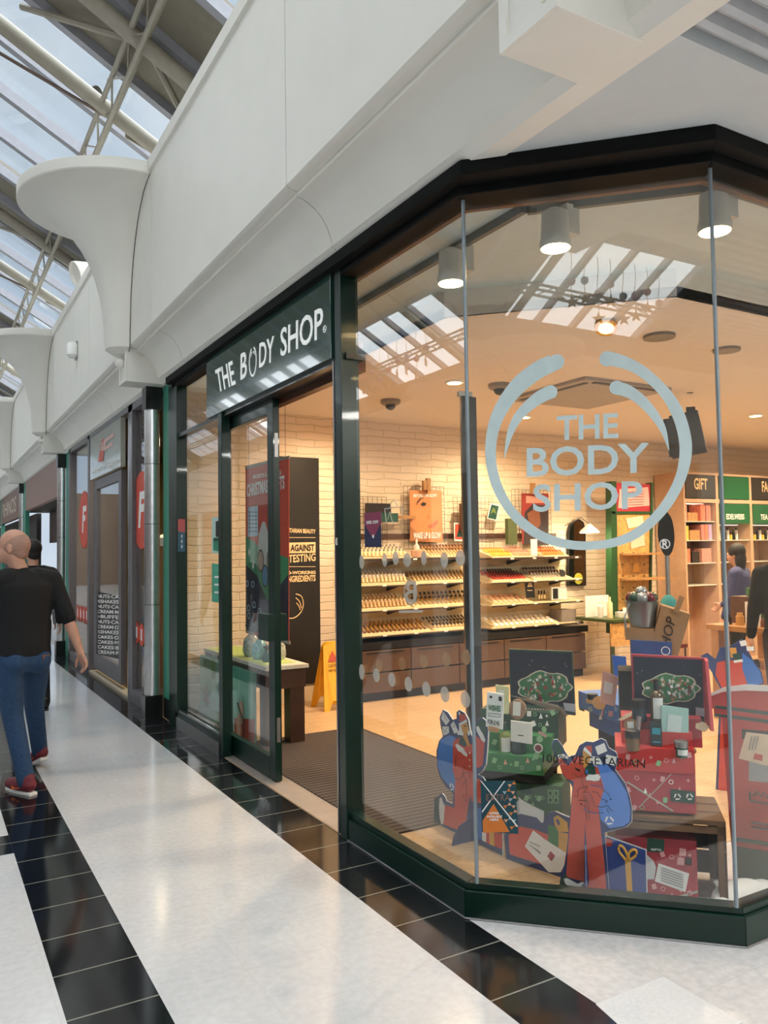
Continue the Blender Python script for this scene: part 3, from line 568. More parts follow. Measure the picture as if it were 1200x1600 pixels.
# ------------------------------------------------------------------ shop interior shell
BRK = brickmat('painted_stone_wall', 'ead9c0', 'e3d1b6', 'dcc9a8', .44, .082, .45, .75)
S('wall_shop', B(BRK).box((2.14, 7.98, 0), (14, 8.12, 3.29)))
S('wall_shop', B(BRK).box((13, 2.2, 0), (13.1, 8, 3.29)))
ICE = M('warm_ceiling', 'e6dccf', .8, var=.02)
S('ceiling', B(ICE).prism([(2.9, 7.98, 3.10), (13, 7.98, 3.10), (13, 3.2, 3.10), (3.9, 3.2, 3.10), (2.9, 4.2, 3.10)], (0, 0, .06)))
S('ceiling', B(M('daylit_bay_ceiling', 'd3dad4', .8, var=.02)).prism([(2.2, 7.98, 3.27), (13, 7.98, 3.27), (13, 2.26, 3.27), (2.93, 2.26, 3.27), (2.2, 2.99, 3.27)], (0, 0, .019)))  # cool tint puts the daylight from the windows into this ceiling's colour
S('baseboard_shop', B(M('cream_skirting', 'd9c4a0', .5)).box((2.2, 7.95, .004), (4.2, 7.98, .16)))
for a, c in (((2.9, 7.98), (2.9, 4.2)), ((2.9, 4.2), (3.9, 3.2)), ((3.9, 3.2), (13, 3.2))):
    a, c = V(*a, 3.10), V(*c, 3.10); d = (c-a).normalized(); S('ceiling', B(ICE).obox(a, c-a, V(-d.y, d.x, 0)*.02, (0, 0, .175)))
# ------------------------------------------------------------------ lamps
WC = (1, .76, .49)
def downlight(p, label, e=60):
    p = Vector(p); t = thing('ceiling_downlight', label, 'ceiling light', p, 'recessed ceiling downlights')
    make('trim_ring', B(WHITE).lathe([(.062, -.012), (.085, -.012), (.09, 0), (.062, 0)], p, 0, 24), t, smooth=True)
    make('diffuser', B(M('warm_lamp', 'ffd9a0', .5, emit=14)).lathe([(.062, -.014), (0, -.014)], p, 0, 24), t); lamp('downlight_lamp', 'SPOT', p+V(0, 0, -.03), e, WC, .06, spot=2.9, blend=.8)
for (x, y), l, e in (((4.1, 5.8), 'round recessed ceiling light near the dome camera', 110), ((8.3, 5.77), 'bright round ceiling light at the right, past the hanging screen', 130), ((7.6, 6.2), 'ceiling light beside the hanging screen bracket', 90),
                ((5.9, 7.0), 'added ceiling light close to the make-up wall', 110), ((10.3, 6.4), 'added ceiling light before the gift shelves', 130), ((3.7, 7.2), 'added ceiling light over the display table near the left wall', 45), ((11.6, 4.2), 'added ceiling light deep in the shop', 120), ((6.5, 4.0), 'added ceiling light over the middle of the shop', 90)): downlight((x, y, 3.10), l, e*WARM)  # lights listed on this line are extras, added to brighten the shop
t = thing('ceiling_spotlight', 'tilted round golden spotlight set in the ceiling behind the logo', 'ceiling light', (4.17, 4.04, 3.08)); pc = sight(947, 513, (0, 0, 1), 3.05)
make('trim_ring', B(M('gold_ring', 'c9a35c', .3, .6)).lathe([(.05, 0), (.075, 0), (.078, .02), (.06, .05), (.05, .05)], pc, 0, 24, axis=(.45, .35, 1)), t, smooth=True); make('lens', B(M('gold_lamp', 'ffcf70', .4, emit=9)).lathe([(.05, -.003), (0, -.003)], pc, 0, 20, axis=(.45, .35, 1)), t)
lamp('spot_lamp', 'SPOT', pc+V(-.03, -.02, -.05), 50*WARM, WC, .05, aim=(-.1, -.1, -1), spot=2.2)
TRK = M('track_grey', '6a6a64', .5)
b = B(TRK); b.box((2.49, 2.93, 3.225), (2.52, 5.0, 3.27)); b.obox((2.52, 2.93, 3.225), (.62, -.62, 0), (.02, .02, 0), (0, 0, .045)); b.box((3.14, 2.31, 3.225), (6, 2.34, 3.27)); one('light_track', b, 'thin grey lighting track following the window line', 'light track')
def tracklight(px, py, z, c, label):
    p = sight(px, py, (0, 0, 1), z); t = thing('track_spotlight', label, 'spotlight', p, 'white track spotlights in the window')
    make('lamp_can', B(M('lamp_white', 'c9c6bc', .4)).lathe([(.072, 0), (.075, .03), (.068, .05), (.062, .17), (.03, .19), (0, .19)], p, 0, 24), t, smooth=True); make('lit_face', B(M('window_lamp', 'fff0d0', .5, emit=12)).lathe([(.066, -.003), (0, -.003)], p, 0, 24), t)
    make('bracket', B(M('lamp_white', 'c9c6bc', .4)).box((p.x+.05, p.y-.03, p.z+.08), (p.x+.13, p.y+.03, 3.24)), t); lamp('track_lamp', 'SPOT', p+V(0, 0, -.02), 30, (1, .92, .8), .05, aim=(.25, .2, -1), spot=1.9, blend=.7)
tracklight(868, 388, 3.02, 0, 'white track spotlight behind the diagonal pane, middle one'); tracklight(705, 443, 3.02, 0, 'white track spotlight just left of the first glass joint'); tracklight(1117, 362, 3.02, 0, 'white track spotlight at the right glass joint')
t = thing('air_conditioner', 'grey square ceiling cassette with dark slots', 'air conditioner', (5.6, 5.6, 3.07)); make('cassette_body', B(M('cassette_grey', 'a39a8c', .6)).box((5.0, 5.1, 3.07), (6.1, 6.2, 3.098)), t); b = B(INK)
b.box((5.08, 5.2, 3.064), (5.13, 6.1, 3.07)); b.box((5.15, 5.13, 3.064), (6.0, 5.18, 3.07)); make('air_slot', b, t)
def dome(px, py, label, r=.1, flat=False):
    p = sight(px, py, (0, 0, 1), 3.10); t = thing('ceiling_dome' if not flat else 'ceiling_speaker', label, 'camera' if not flat else 'speaker', p)
    make('housing', B(M('dome_grey', '8e877c', .5)).lathe([(r, 0), (r, -.03), (r*.8, -.05), (0, -.05)] if not flat else [(r, 0), (r, -.02), (0, -.025)], p, 0, 20), t, smooth=True)
    if not flat: make('lens_dome', B(M('dome_lens', '2a2724', .1)).ball((p.x, p.y, p.z-.05), r*.55, seg=12), t, smooth=True)
dome(780, 600, 'round security camera dome on the ceiling left of the logo'); dome(1030, 524, 'flat round ceiling speaker right of the golden spotlight', .11, True); dome(1135, 545, 'round ceiling speaker near the right glass joint', .1, True); dome(610, 625, 'grey ceiling dome seen through the left corner window', .1)
t = thing('hanging_screen', 'dark screen hanging from the ceiling on a grey pole behind the logo', 'screen', (6.2, 5.0, 2.2)); n = (-.75, -.66, 0); nn = Vector(n).normalized(); cpl = nn.dot(sight(1080, 660, (0, 0, 1), 2.55) if False else Vector((6.45, 5.2, 2.5)))
HS = Sheet(nn, cpl); HB = M('screen_back', '2b2725', .4)
b = B(HB); HS.poly(b, [(1045, 650), (1090, 640), (1106, 706), (1051, 717)], .07); make('screen_housing', b, t, bevel=.005); b = B(HB); HS.poly(b, [(1036, 655), (1062, 652), (1066, 716), (1046, 714)], .02, .03); make('screen_front', b, t)
a = HS.p(1078, 612, -.03); make('pole', B(M('pole_grey', '7b7165', .5)).tube([a, V(a.x, a.y, 3.10)], .035), t, smooth=True); b = B(INK); HS.poly(b, [(1072, 636), (1086, 635), (1088, 648), (1073, 649)], .06, .0); make('mount', b, t)
# dark post standing inside behind the glass joint
t = thing('dark_totem', 'tall narrow black display post inside the shop, right of the left glass joint', 'post', (3.25, 4.42, 0)); b = B(BLACK); ta, tb = sight(733, 1236, (0, 0, 1), .004), sight(757, 1232, (0, 0, 1), .004); u = (tb-ta); b.obox(ta, u, (.02, .05, 0), (0, 0, 2.64)); make('post_body', b, t, bevel=.004)
b = B(M('white_cap', 'b8b8b0', .4)); b.obox(ta-u*.15+V(0, 0, 2.644), u*.9, (.02, .05, 0), (0, 0, .03)); make('top_cap', b, t)
# ------------------------------------------------------------------ black information board, wet floor sign
W8 = Sheet((0, -1, 0), -7.95); BRD = M('black_board', '17130b', .45, var=.3, scale=5)
T = thing('information_board', 'tall black board with cream lettering leaning on the stone wall behind the doorway', 'board', (3.5, 7.95, .16)); W8.part('board_panel', [(425, 712), (498, 716), (501.5, 1067), (425, 1073)], BRD, T, th=.02, lift=0)
CRL = M('cream_lettering', 'f0cf9a', .5)
def W(s, x0, y0, x1, y1, yt, m=CRL, wt=.02): W8.text('lettering', s, (x0, y0), (x1, y1), (x0, yt), m, T, wt)
W('100% VEGETARIAN BEAUTY', 427, 831, 493, 834, 824, wt=.03); W('L TESTING', 443, 880, 493, 876.5, 867.5); W('HARD-WORKING', 434, 898, 493, 897, 892.5, wt=.04); W('INGREDIENTS', 448, 910, 493, 908, 900, wt=.03)
W8.part('lettering', [(428, 848.5), (493, 847), (493, 863.5), (428, 865)], CRL, T); W8.text('lettering', 'EVER AGAINST', (432, 862), (491, 861), (432, 851), BRD, T, .03, lift=.003)
for y in (839.5, 885): W8.part('rule_line', [(428, y), (493, y), (493, y+.8), (428, y+.8)], CRL, T)
line('logo_stroke', curve([(445, 965), (458, 966), (469, 958), (474, 945), (471, 932), (462, 928)], 4), .006, W8, CRL, T); line('logo_stroke', curve([(462, 934), (468, 940), (471, 950)], 4), .006, W8, CRL, T); line('logo_stroke', curve([(463, 942), (467, 947), (469, 953)], 4), .006, W8, CRL, T)
YEL = M('caution_yellow', 'e0a81e', .4)
t = thing('caution_sign', 'yellow folding wet floor sign standing inside by the right door edge', 'floor sign', (3.62, 7.45, .004)); b = B(YEL)
def yplank(y0, y1, sgn):
    p = [V(3.50, y0, .004), V(3.56, y0, .004), V(3.60, y0+.01*sgn, .10), V(3.70, y0+.01*sgn, .10), V(3.74, y0, .004), V(3.80, y0, .004), V(3.74, y1, .64), V(3.70, y1, .68), V(3.60, y1, .68), V(3.56, y1, .64)]; return p
make('front_leaf', B(YEL).prism(yplank(7.30, 7.44, 1), (0, .015, 0)), t); make('rear_leaf', B(YEL).prism(yplank(7.62, 7.47, -1), (0, .015, 0)), t)
b = B(M('caution_print', 'b8503a', .5)); b.prism([(3.59, 7.40, .48), (3.71, 7.40, .48), (3.65, 7.415, .59)], (0, -.004, 0)); make('warning_triangle', b, t); text('lettering', 'CAUTION', (3.585, 7.375, .43), (3.715, 7.375, .43), (3.585, 7.38, .46), INK, t, .02); text('lettering', 'WET FLOOR', (3.585, 7.37, .385), (3.715, 7.37, .385), (3.585, 7.37, .41), INK, t, .02)
# ------------------------------------------------------------------ left display table and hanging poster
TX = Sheet((-1, 0, 0), -2.42); MINT = M('mint_panel', 'a4dcc8', .5); TEALP = M('teal_edge', '4fa08c', .5); LIME = M('lime_top', 'b9cf7a', .5)
T = thing('display_table', 'dark wooden table with mint and teal graphic front panel left of the doorway', 'table', (2.75, 6.3, 0))
b = B(M('pale_top', 'c8c4b4', .5)); b.box((2.455, 6.22, .63), (2.84, 7.9, .66)); make('table_top', b, T)
for x, y in ((2.46, 6.25), (2.68, 6.25), (2.46, 7.7), (2.68, 7.7)): make('leg', B(DWOOD).box((x, y, .012), (x+.13, y+.13, .63)), T)
make('apron', B(DWOOD).box((2.46, 6.24, .47), (2.82, 7.88, .63)), T)
T2 = thing('mint_display_box', 'mint green display plinth printed with leaves, fruit and red shapes', 'display box', (2.7, 6.6, 0))
mA, mB = TX.p(395, 1052), TX.p(310, 1018); mC = TX.p(395, 1070); make('box_body', B(MINT).box((2.42, mA.y, .012), (2.45, 7.9, mC.z)), T2); make('upper_band', B(TEALP).box((2.415, mA.y-.01, mC.z), (2.45, 7.9, mA.z)), T2)
b = B(M('red_block', 'b8432e', .5)); TX.poly(b, [(366, 1122), (398, 1124), (397, 1166), (366, 1152)], .002, .006); make('red_print', b, T2); b = B(M('grass_green', '3f8f3a', .5)); TX.poly(b, [(300, 1098), (345, 1114), (345, 1146), (300, 1116)], .002, .006); make('green_print', b, T2)
for c, ry in (((377, 1113), .1), ((373, 1135), .11)): b = B(M('peach_fruit', 'e0b89c', .5)); TX.disc(b, c, .055, .001, .009, ry=ry); make('fruit_print', b, T2)
line('stem_print', [(371, 1098), (380, 1126), (380, 1152)], .008, TX, DWOOD, T2, .012)
b = B(M('leaf_print', '2c8a3c', .5)); TX.disc(b, (333, 1042), .06, .001, .012, ry=.12); make('leaf_print', b, T2); b = B(M('star_print', 'b0705a', .5)); c = TX.p(322, 1088, .012); b.prism(star_pts(c, .13, (0, -1, 0), (0, 0, 1), 6), (.002, 0, 0)); make('star_print', b, T2)
b = B(LIME, M('top_card', 'cfd8c4', .5)); b.box((2.48, 6.35, .661), (2.78, 7.85, .664)); b.box((2.46, 6.26, .6601), (2.82, 7.88, .6612), 1); one('table_mat', b, 'lime and white card sheet lying on the display table', 'table mat')
def giftbag(c, s, mats, label):
    t = thing('wrapped_gift', label, 'gift', c, 'cellophane gifts on the display table'); c = Vector(c); make('wrapped_base', B(mats[0]).lathe([(0, 0), (s*.8, 0), (s, s*.5), (s*.9, s*1.5), (s*.35, s*2.1), (s*.2, s*2.3)], c, 0, 10), t, smooth=True)
    make('ruffled_top', B(mats[1]).lathe([(s*.2, s*2.25), (s*.75, s*2.8), (s*.55, s*3.0), (0, s*2.5)], c, 0, 7), t)
CEL = M('cellophane_grey', '9fa89f', .15, coat=.5, var=.4, scale=40); RIBR = M('red_ribbon', 'a83a30', .3); AQ = M('aqua_wrap', '7fb6c0', .2, var=.4, scale=30)
giftbag((2.62, 6.95, .665), .10, (CEL, CEL), 'grey cellophane wrapped gift on the display table, leftmost'); giftbag((2.60, 6.72, .665), .08, (AQ, RIBR), 'aqua wrapped gift with a red bow on the display table'); giftbag((2.72, 6.62, .665), .08, (CEL, RIBR), 'cellophane gift with a red ribbon on the display table, rear'); giftbag((2.58, 6.52, .665), .045, (M('teal_bottle', '155058', .3), INK), 'small teal bottle in front of the wrapped gifts')
T = thing('hanging_poster', 'red and navy seasonal poster hanging behind the open glass door leaf', 'poster', (2.6, 6.5, .95)); HPn = Sheet((-1, -.12, 0), -3.38)
RP = M('poster_red', 'd2513c', .5); HPn.part('poster_sheet', [(383.5, 733), (451, 717), (451, 1002), (384, 985)], RP, T, th=.006, lift=0)
HPn.part('navy_field', [(384, 880), (393, 890), (405, 897), (412, 920), (420, 932), (436, 915), (451, 895), (451, 1002), (384, 985)], M('poster_navy', '20263c', .5), T); HPn.part('green_field', [(384, 838), (395, 845), (408, 858), (440, 868), (451, 872), (451, 896), (436, 917), (417, 938), (408, 915), (402, 900), (384, 882)], M('poster_green', '3f8f62', .5), T, lift=.002)
HPn.part('calendar_print', [(387, 793), (403, 790), (403, 837), (387, 839)], M('poster_blue', 'b4cfdf', .5), T, lift=.003); b = B(NAVY)
for i in range(6):
    for j in range(3): HPn.poly(b, [(389.5+4.5*j, 799+6*i), (392+4.5*j, 799+6*i), (392+4.5*j, 801.5+6*i), (389.5+4.5*j, 801.5+6*i)], .001, .004)
make('calendar_windows', b, T)
HPn.text('lettering', 'BODY-LOVING', (396, 748), (440, 741), (396, 742), WHITE, T, .03, lift=.003); HPn.text('lettering', 'CHRISTMASSY GIFTS', (386, 777), (445, 764), (386, 757), WHITE, T, .03, lift=.003)
HPn.part('white_tree', [(402, 880), (404, 835), (410, 815), (414, 815), (420, 838), (427, 850), (424, 880), (414, 890)], M('poster_white', 'dcdcd8', .5), T, lift=.004)
for c in ((407, 876), (422, 876), (414, 900)): b = B(INK); HPn.disc(b, c, .06, .001, .006, ry=.1); make('label_print', b, T); b = B(M('label_beige', 'c0a890', .5) if c[1] < 890 else M('label_blue', '4f8fb8', .5)); HPn.disc(b, c, .048, .001, .008, ry=.085); make('label_print', b, T)
for c in ((389, 863), (395, 884)): b = B(WHITE); o = HPn.p(*c, .004); b.prism(star_pts(o, .045, (0, -1, 0), (0, 0, 1), 6), (.001, 0, 0)); make('snowflake', b, T)
for i, c in enumerate(((386, 912), (395, 913), (388, 950), (397, 945), (405, 955), (389, 962))): b = B(M('poster_blue', 'b4cfdf', .5)); HPn.ring(b, c, .03, .022, lift=.003, k=10); make('ring_print', b, T)
b = B(M('poster_rail', '9a948a', .4)); HPn.poly(b, [(383, 733), (451.5, 716), (451.5, 712), (383, 728)], .012, .003); make('rail', b, T); b = B(M('poster_rail', '9a948a', .4)); HPn.poly(b, [(384, 989), (452, 1007), (452, 1002), (384, 985)], .012, .003); make('rail', b, T)
b = B(M('hanging_wire', '55504a', .5)); b.tube([HPn.p(389, 728), V(HPn.p(389, 728).x, HPn.p(389, 728).y, 3.27)], .002, seg=4); b.tube([HPn.p(446, 713), V(HPn.p(446, 713).x, HPn.p(446, 713).y, 3.27)], .002, seg=4); make('hanging_wire', b, T)
# ------------------------------------------------------------------ make-up wall unit
XL, XM, XE = 4.0, 5.72, 7.22; YS = 7.62
U = thing('make_up_shelving', 'cream wall shelving unit with four tiers, dark brackets and wooden drawers', 'shelving', (5.6, 7.8, 0))
make('back_panel', B(M('cream_back', 'f0dcae', .6)).box((XL, 7.92, .60), (XE, 7.97, 1.58)), U)
SZ = [.70, .97, 1.24, 1.52]
for i, z in enumerate(SZ):
    for k, (xa, xb) in enumerate(((XL, XM-.06), (XM+.1, XE+.04))):
        zz = z-(.02 if k else 0); make('shelf', B(DWOOD if i == 3 else CRMSH).box((xa, 7.56, zz-.022), (xb, 7.93, zz)), U, bevel=.002)
        b = B(INK)
        for xx in (xa+.35*(xb-xa), xb-.25): b.prism([(xx, 7.6, zz-.022), (xx, 7.9, zz-.022), (xx, 7.9, zz-.09)], (.03, 0, 0))
        make('shelf_bracket', b, U)
        b = B(M('dark_strip', '3c3026', .4)); b.box((xa, 7.553, zz-.03), (xb, 7.562, zz-.014)); make('shelf_edge', b, U)
        tg = B(WHITE)
        for j in range(4): xx = xa+(.2+.24*j)*(xb-xa); tg.box((xx, 7.548, zz-.022), (xx+.05, 7.555, zz-.004))
        make('price_label', tg, U)
DRW = M('drawer_wood', '553e2d', .4, var=.1)
b = B(BLACK); b.box((XL, 7.5, .55), (XE+.06, 7.93, .63)); make('dark_rail', b, U)
for k in range(5):
    xa = XL+k*(XE-XL)/5; xb = xa+(XE-XL)/5-.012
    for z0, z1 in ((.1, .30), (.315, .54)):
        d = make('drawer', B(DRW).box((xa, 7.48, z0), (xb, 7.9, z1)), U, bevel=.003)
        if z1 > .5: make('handle_slot', B(INK).box((xa+.08, 7.474, z1-.03), (xb-.08, 7.481, z1-.015)), d)
make('plinth', B(INK).box((XL, 7.55, .004), (XE, 7.9, .1)), U)
# wire grids with posters
def grid(xa, xb, z0, z1, label):
    b = B(M('grid_wire', '6b5a3a', .4, .5)); n = int((xb-xa)/.055); m = int((z1-z0)/.07)
    for i in range(n+1): x = xa+(xb-xa)*i/n; b.tube([(x, 7.93, z0), (x, 7.93, z1)], .0028, seg=4)
    for i in range(m+1): z = z0+(z1-z0)*i/m; b.tube([(xa, 7.93, z), (xb, 7.93, z)], .0028, seg=4)
    one('wire_grid', b, label, 'wire grid', 'wire display grids above the make-up shelves')
grid(4.25, 4.62, 1.62, 2.22, 'wire display grid at the left, behind the pink sticker'); grid(4.85, 5.42, 1.62, 2.36, 'wire display grid holding the large face poster'); grid(5.55, 6.15, 1.62, 2.24, 'wire display grid around the glass joint'); grid(6.45, 7.1, 1.62, 2.36, 'wire display grid holding the dark red poster')
S('trim_7', B(M('rail_wood', '4a2c1a', .5)).box((4.2, 7.955, 1.74), (7.2, 7.975, 1.80)))
WP = Sheet((0, -1, 0), -7.90)
T = thing('beauty_poster', 'large poster of a close-up face in warm tones reading WAKE UP & GLOW', 'poster', WP.p(665, 850)); WP.part('poster_sheet', [(640, 766), (690, 766.5), (692, 848), (641, 845)], M('face_tan', 'd08a55', .6, var=.18, scale=3), T, th=.006, lift=0)
WP.part('eye_print', [(657, 788), (661, 784.5), (666, 786), (665, 790), (660, 791)], INK, T); WP.part('brow_print', [(650, 790), (652, 783), (657, 778), (664, 777.5), (658, 780), (653, 786)], DWOOD, T); WP.part('nose_print', [(669, 803), (673, 808), (671, 811), (665, 811)], M('nose_tan', 'bd7a4a', .6), T); WP.part('lips_print', [(668, 822), (678, 816), (684, 812), (684, 818), (678, 825), (670, 825)], M('lips_print', 'b5694c', .6), T); WP.part('shade_print', [(641, 822), (652, 832), (668, 832), (672, 846), (641, 845)], M('neck_tan', 'a5683a', .6), T)
WP.text('lettering', 'WAKE UP & GLOW', (646, 842), (689, 841), (646, 832), WHITE, T, .03, lift=.003); WP.text('lettering', 'BEYOND THE GLOW', (646, 777), (682, 776.5), (646, 772), WHITE, T, .03, lift=.003)
T = thing('beauty_poster', 'dark red poster with a shadowed face above the right make-up shelves', 'poster', WP.p(836, 850)); WP.part('poster_sheet', [(815, 771), (857, 771), (857, 852), (816, 850)], M('poster_wine', '8e2a22', .6), T, th=.006, lift=0); WP.part('hair_print', [(820, 800), (832, 788), (852, 790), (857, 800), (857, 852), (818, 851)], M('hair_dark', '2c140e', .6), T); WP.part('face_print', [(824, 802), (834, 796), (843, 800), (845, 818), (838, 830), (828, 824)], M('face_brown', '7a4526', .6), T, lift=.002)
WP.part('text_block', [(822, 775), (850, 775), (850, 786), (822, 786)], M('dusty_pink', 'c98a7a', .5), T, lift=.002)
T = thing('tree_card', 'small red card with a dark tree drawn on it beside the glass joint', 'card', WP.p(717, 845)); WP.part('card_sheet', [(709, 817), (727, 817), (727, 846), (710, 845)], WHITE, T, th=.004, lift=.02); WP.part('red_field', [(711, 819), (727, 819), (727, 843), (711, 842.5)], RP, T, lift=.022); WP.part('tree_print', [(718.5, 823), (724, 839), (713, 839)], DGRN, T, lift=.024)
T = thing('bee_card', 'tilted dark green stamp-edged card on the wire grid', 'card', WP.p(770, 812)); WP.part('card_sheet', [(767, 786), (781, 790), (776, 814), (761, 810)], WHITE, T, th=.004, lift=.02); WP.part('green_field', [(768, 788), (779.5, 791), (775, 812), (762.5, 809)], DGRN, T, lift=.022); WP.part('bee_print', [(770, 794), (773, 794), (776, 804), (771, 800), (766, 804)], M('olive', '6a7a3a', .5), T, lift=.024)
T = thing('green_bag', 'dark green and black pouches hanging on the left wire grid', 'bag', WP.p(580, 800)); b = B(INK); b.box((4.32, 7.83, 2.03), (4.62, 7.9, 2.14)); make('black_pouch', b, T); make('green_pouch', B(DGRN).box((4.30, 7.81, 1.93), (4.7, 7.88, 2.03)), T)
one('hanging_book', B(M('olive_cover', '4f5a30', .6)).box((6.28, 7.8, 1.66), (6.42, 7.86, 1.98)), 'dark green slim box hanging under the stamp card', 'box'); one('hanging_book', B(M('brown_cover', '6a4a30', .6)).box((5.6, 7.82, 1.85), (5.78, 7.88, 2.16)), 'brown box hanging on the grid beside the glass joint', 'box')
b = B(WOOD); b.box((4.72, 7.84, 1.97), (4.96, 7.90, 2.005)); one('wooden_clip', b, 'long wooden peg holding the left side of the face poster', 'clip', 'wooden pegs'); b = B(WOOD); b.box((5.08, 7.85, 2.31), (5.125, 7.89, 2.42)); b.box((5.13, 7.85, 2.29), (5.18, 7.89, 2.45)); one('wooden_clip', b, 'upright wooden peg on top of the face poster', 'clip', 'wooden pegs'); b = B(WOOD); b.box((6.72, 7.85, 2.3), (6.78, 7.89, 2.44)); one('wooden_clip', b, 'upright wooden peg on top of the dark red poster', 'clip', 'wooden pegs')
# cosmetics: one of each kind, then copies tilted on the shelves
PC = {k: M('cosmetic_'+k, c, .35) for k, c in dict(cream='ecd2a0', gold='c99a55', beige='d9b07a', black='17120f', white='f0e8dc', red='c23a30', pink='d98078', orange='e08a3a', yellow='e6c040', brown='7a4a30', nude='dba888', grey='8c8278').items()}
def proto(kind, c1, c2):
    m1, m2 = PC[c1], PC[c2]; b = B(m1, m2)
    if kind == 'foundation_bottle': b.lathe([(0, 0), (.017, 0), (.018, .01), (.018, .05), (.013, .058)], m=0, seg=10); b.lathe([(.013, .058), (.013, .088), (0, .09)], m=1, seg=10)
    elif kind == 'lipstick': b.lathe([(0, 0), (.010, 0), (.010, .075), (.0085, .077)], m=0, seg=8); b.lathe([(.0085, .077), (.0085, .115), (0, .117)], m=1, seg=8)
    elif kind == 'powder_compact': b.lathe([(0, 0), (.032, 0), (.034, .004), (.034, .012), (.028, .015)], m=1, seg=18); b.lathe([(.028, .015), (.026, .017), (0, .018)], m=0, seg=18)
    elif kind == 'make_up_brush': b.lathe([(0, 0), (.006, 0), (.005, .09), (.009, .10), (.009, .112)], m=0, seg=8); b.lathe([(.009, .112), (.015, .135), (.012, .155), (0, .162)], m=1, seg=8)
    elif kind == 'cream_tube': b.lathe([(0, 0), (.013, 0), (.013, .022)], m=1, seg=10); b.lathe([(.013, .022), (.015, .03), (.016, .10), (.003, .125), (0, .125)], m=0, seg=10)
    elif kind == 'nail_bottle': b.lathe([(0, 0), (.016, 0), (.016, .035), (.008, .042)], m=0, seg=10); b.lathe([(.008, .042), (.009, .09), (0, .092)], m=1, seg=10)
    return b
CAT = {'foundation_bottle': 'bottle', 'lipstick': 'lipstick', 'powder_compact': 'compact', 'make_up_brush': 'brush', 'cream_tube': 'tube', 'nail_bottle': 'bottle'}
TIL = math.radians(-52)
def tray(i, x0, x1, kind, c1, c2, label, rows=3, dx=.05, lean=0, lay=True):
    """items laid in rows on a sloping tray on shelf i between x0 and x1"""
    z = SZ[i]-(.02 if x0 > XM else 0); t = B(CRMSH); t.prism([(x0-.01, 7.575, z), (x0-.01, 7.90, z), (x0-.01, 7.90, z+.10), (x0-.01, 7.575, z+.012)], (x1-x0+.02, 0, 0)); one('sloping_tray', t, 'cream tray under the '+label, 'tray')
    o0 = None; n = max(1, int((x1-x0)/dx)); grp = label
    for r in range(rows):
        for k in range(n):
            x = x0+dx*(k+.5)+(dx*.4 if r % 2 else 0); 
            if x > x1: continue
            y = 7.60+r*(.30/rows); zz = z+.016+.27*(y-7.575)
            rot = (TIL if kind != 'powder_compact' else math.radians(38), lean, 0)
            if kind == 'foundation_bottle': rot = (math.radians(-25), lean, 0)
            if o0 is None: o0 = one(kind, proto(kind, c1, c2), one_lab(kind, label), CAT[kind], grp, loc=(0, 0, 0), smooth=True); o0.location = (x, y, zz); o0.rotation_euler = rot
            else: dup(o0, (x, y, zz), rot=rot)
def one_lab(kind, label): return label
TIL = math.radians(-58)
tray(3, 4.08, 4.72, 'foundation_bottle', 'cream', 'grey', 'pale bottles with grey caps on the top shelf at the left', 3, .05)
tray(3, 4.98, 5.62, 'make_up_brush', 'gold', 'brown', 'slim wooden brushes on the top shelf below the face poster', 2, .045, .25)
tray(2, 4.05, 4.70, 'foundation_bottle', 'cream', 'white', 'cream foundation bottles on the second shelf', 3, .048)
tray(2, 4.76, 5.62, 'cream_tube', 'beige', 'cream', 'beige concealer tubes on the second shelf', 2, .05, .25)
tray(1, 4.05, 4.70, 'foundation_bottle', 'beige', 'cream', 'beige foundation bottles on the third shelf', 3, .048)
tray(1, 4.76, 5.62, 'make_up_brush', 'gold', 'black', 'gold handled brushes on the third shelf', 2, .06, .3)
tray(0, 4.05, 4.95, 'cream_tube', 'gold', 'brown', 'tan tubes with brown caps on the bottom shelf', 2, .055, .2)
tray(0, 5.02, 5.62, 'nail_bottle', 'cream', 'black', 'cream bottles with tall black caps on the bottom shelf', 3, .05)
tray(3, 5.86, 6.18, 'lipstick', 'yellow', 'orange', 'yellow and orange lip crayons on the top right shelf', 2, .035, .25)
tray(3, 6.2, 6.5, 'lipstick', 'nude', 'pink', 'pink lip crayons on the top right shelf', 2, .035, .25)
tray(3, 6.66, 7.05, 'lipstick', 'orange', 'red', 'red and orange lip crayons on the top right shelf end', 2, .04, .25)
tray(2, 5.86, 6.42, 'lipstick', 'red', 'black', 'red lipsticks with black caps on the second right shelf', 3, .04, .2)
tray(2, 6.5, 7.1, 'make_up_brush', 'white', 'brown', 'pale brushes on the second right shelf', 2, .05, .25)
tray(1, 5.86, 6.45, 'powder_compact', 'nude', 'beige', 'nude powder compacts on the third right shelf', 3, .078)
tray(0, 5.86, 6.85, 'powder_compact', 'white', 'cream', 'white round compacts on the bottom right shelf', 3, .078)
t = thing('price_stand', 'small black stand with white price lettering among the compacts', 'sign', (6.58, 7.6, .96)); SB = Sheet((0, -1, 0), -7.58); SB.part('board', [(820, 906), (834, 906), (836, 934), (823, 934)], INK, t, th=.01); SB.text('lettering', '20.', (824, 917), (832, 917), (824, 908), CRL, t, .01, lift=.003); SB.part('text_line', [(824, 922), (832, 922), (832, 923), (824, 923)], CRL, t, lift=.003)
one('card_stand', B(WHITE).box((6.52, 7.66, 1.51), (6.62, 7.67, 1.72)), 'upright white card on the top right shelf', 'card'); one('pump_bottle', B(PC['nude'], PC['white']).lathe([(0, 0), (.07, 0), (.07, .07), (.03, .09)], (4.86, 7.68, 1.53), 0, 16).lathe([(.03, .09), (.03, .13), (.012, .14), (.012, .2), (0, .2)], (4.86, 7.68, 1.53), 1, 12), 'squat pink bottle below the face poster', 'bottle', smooth=True)
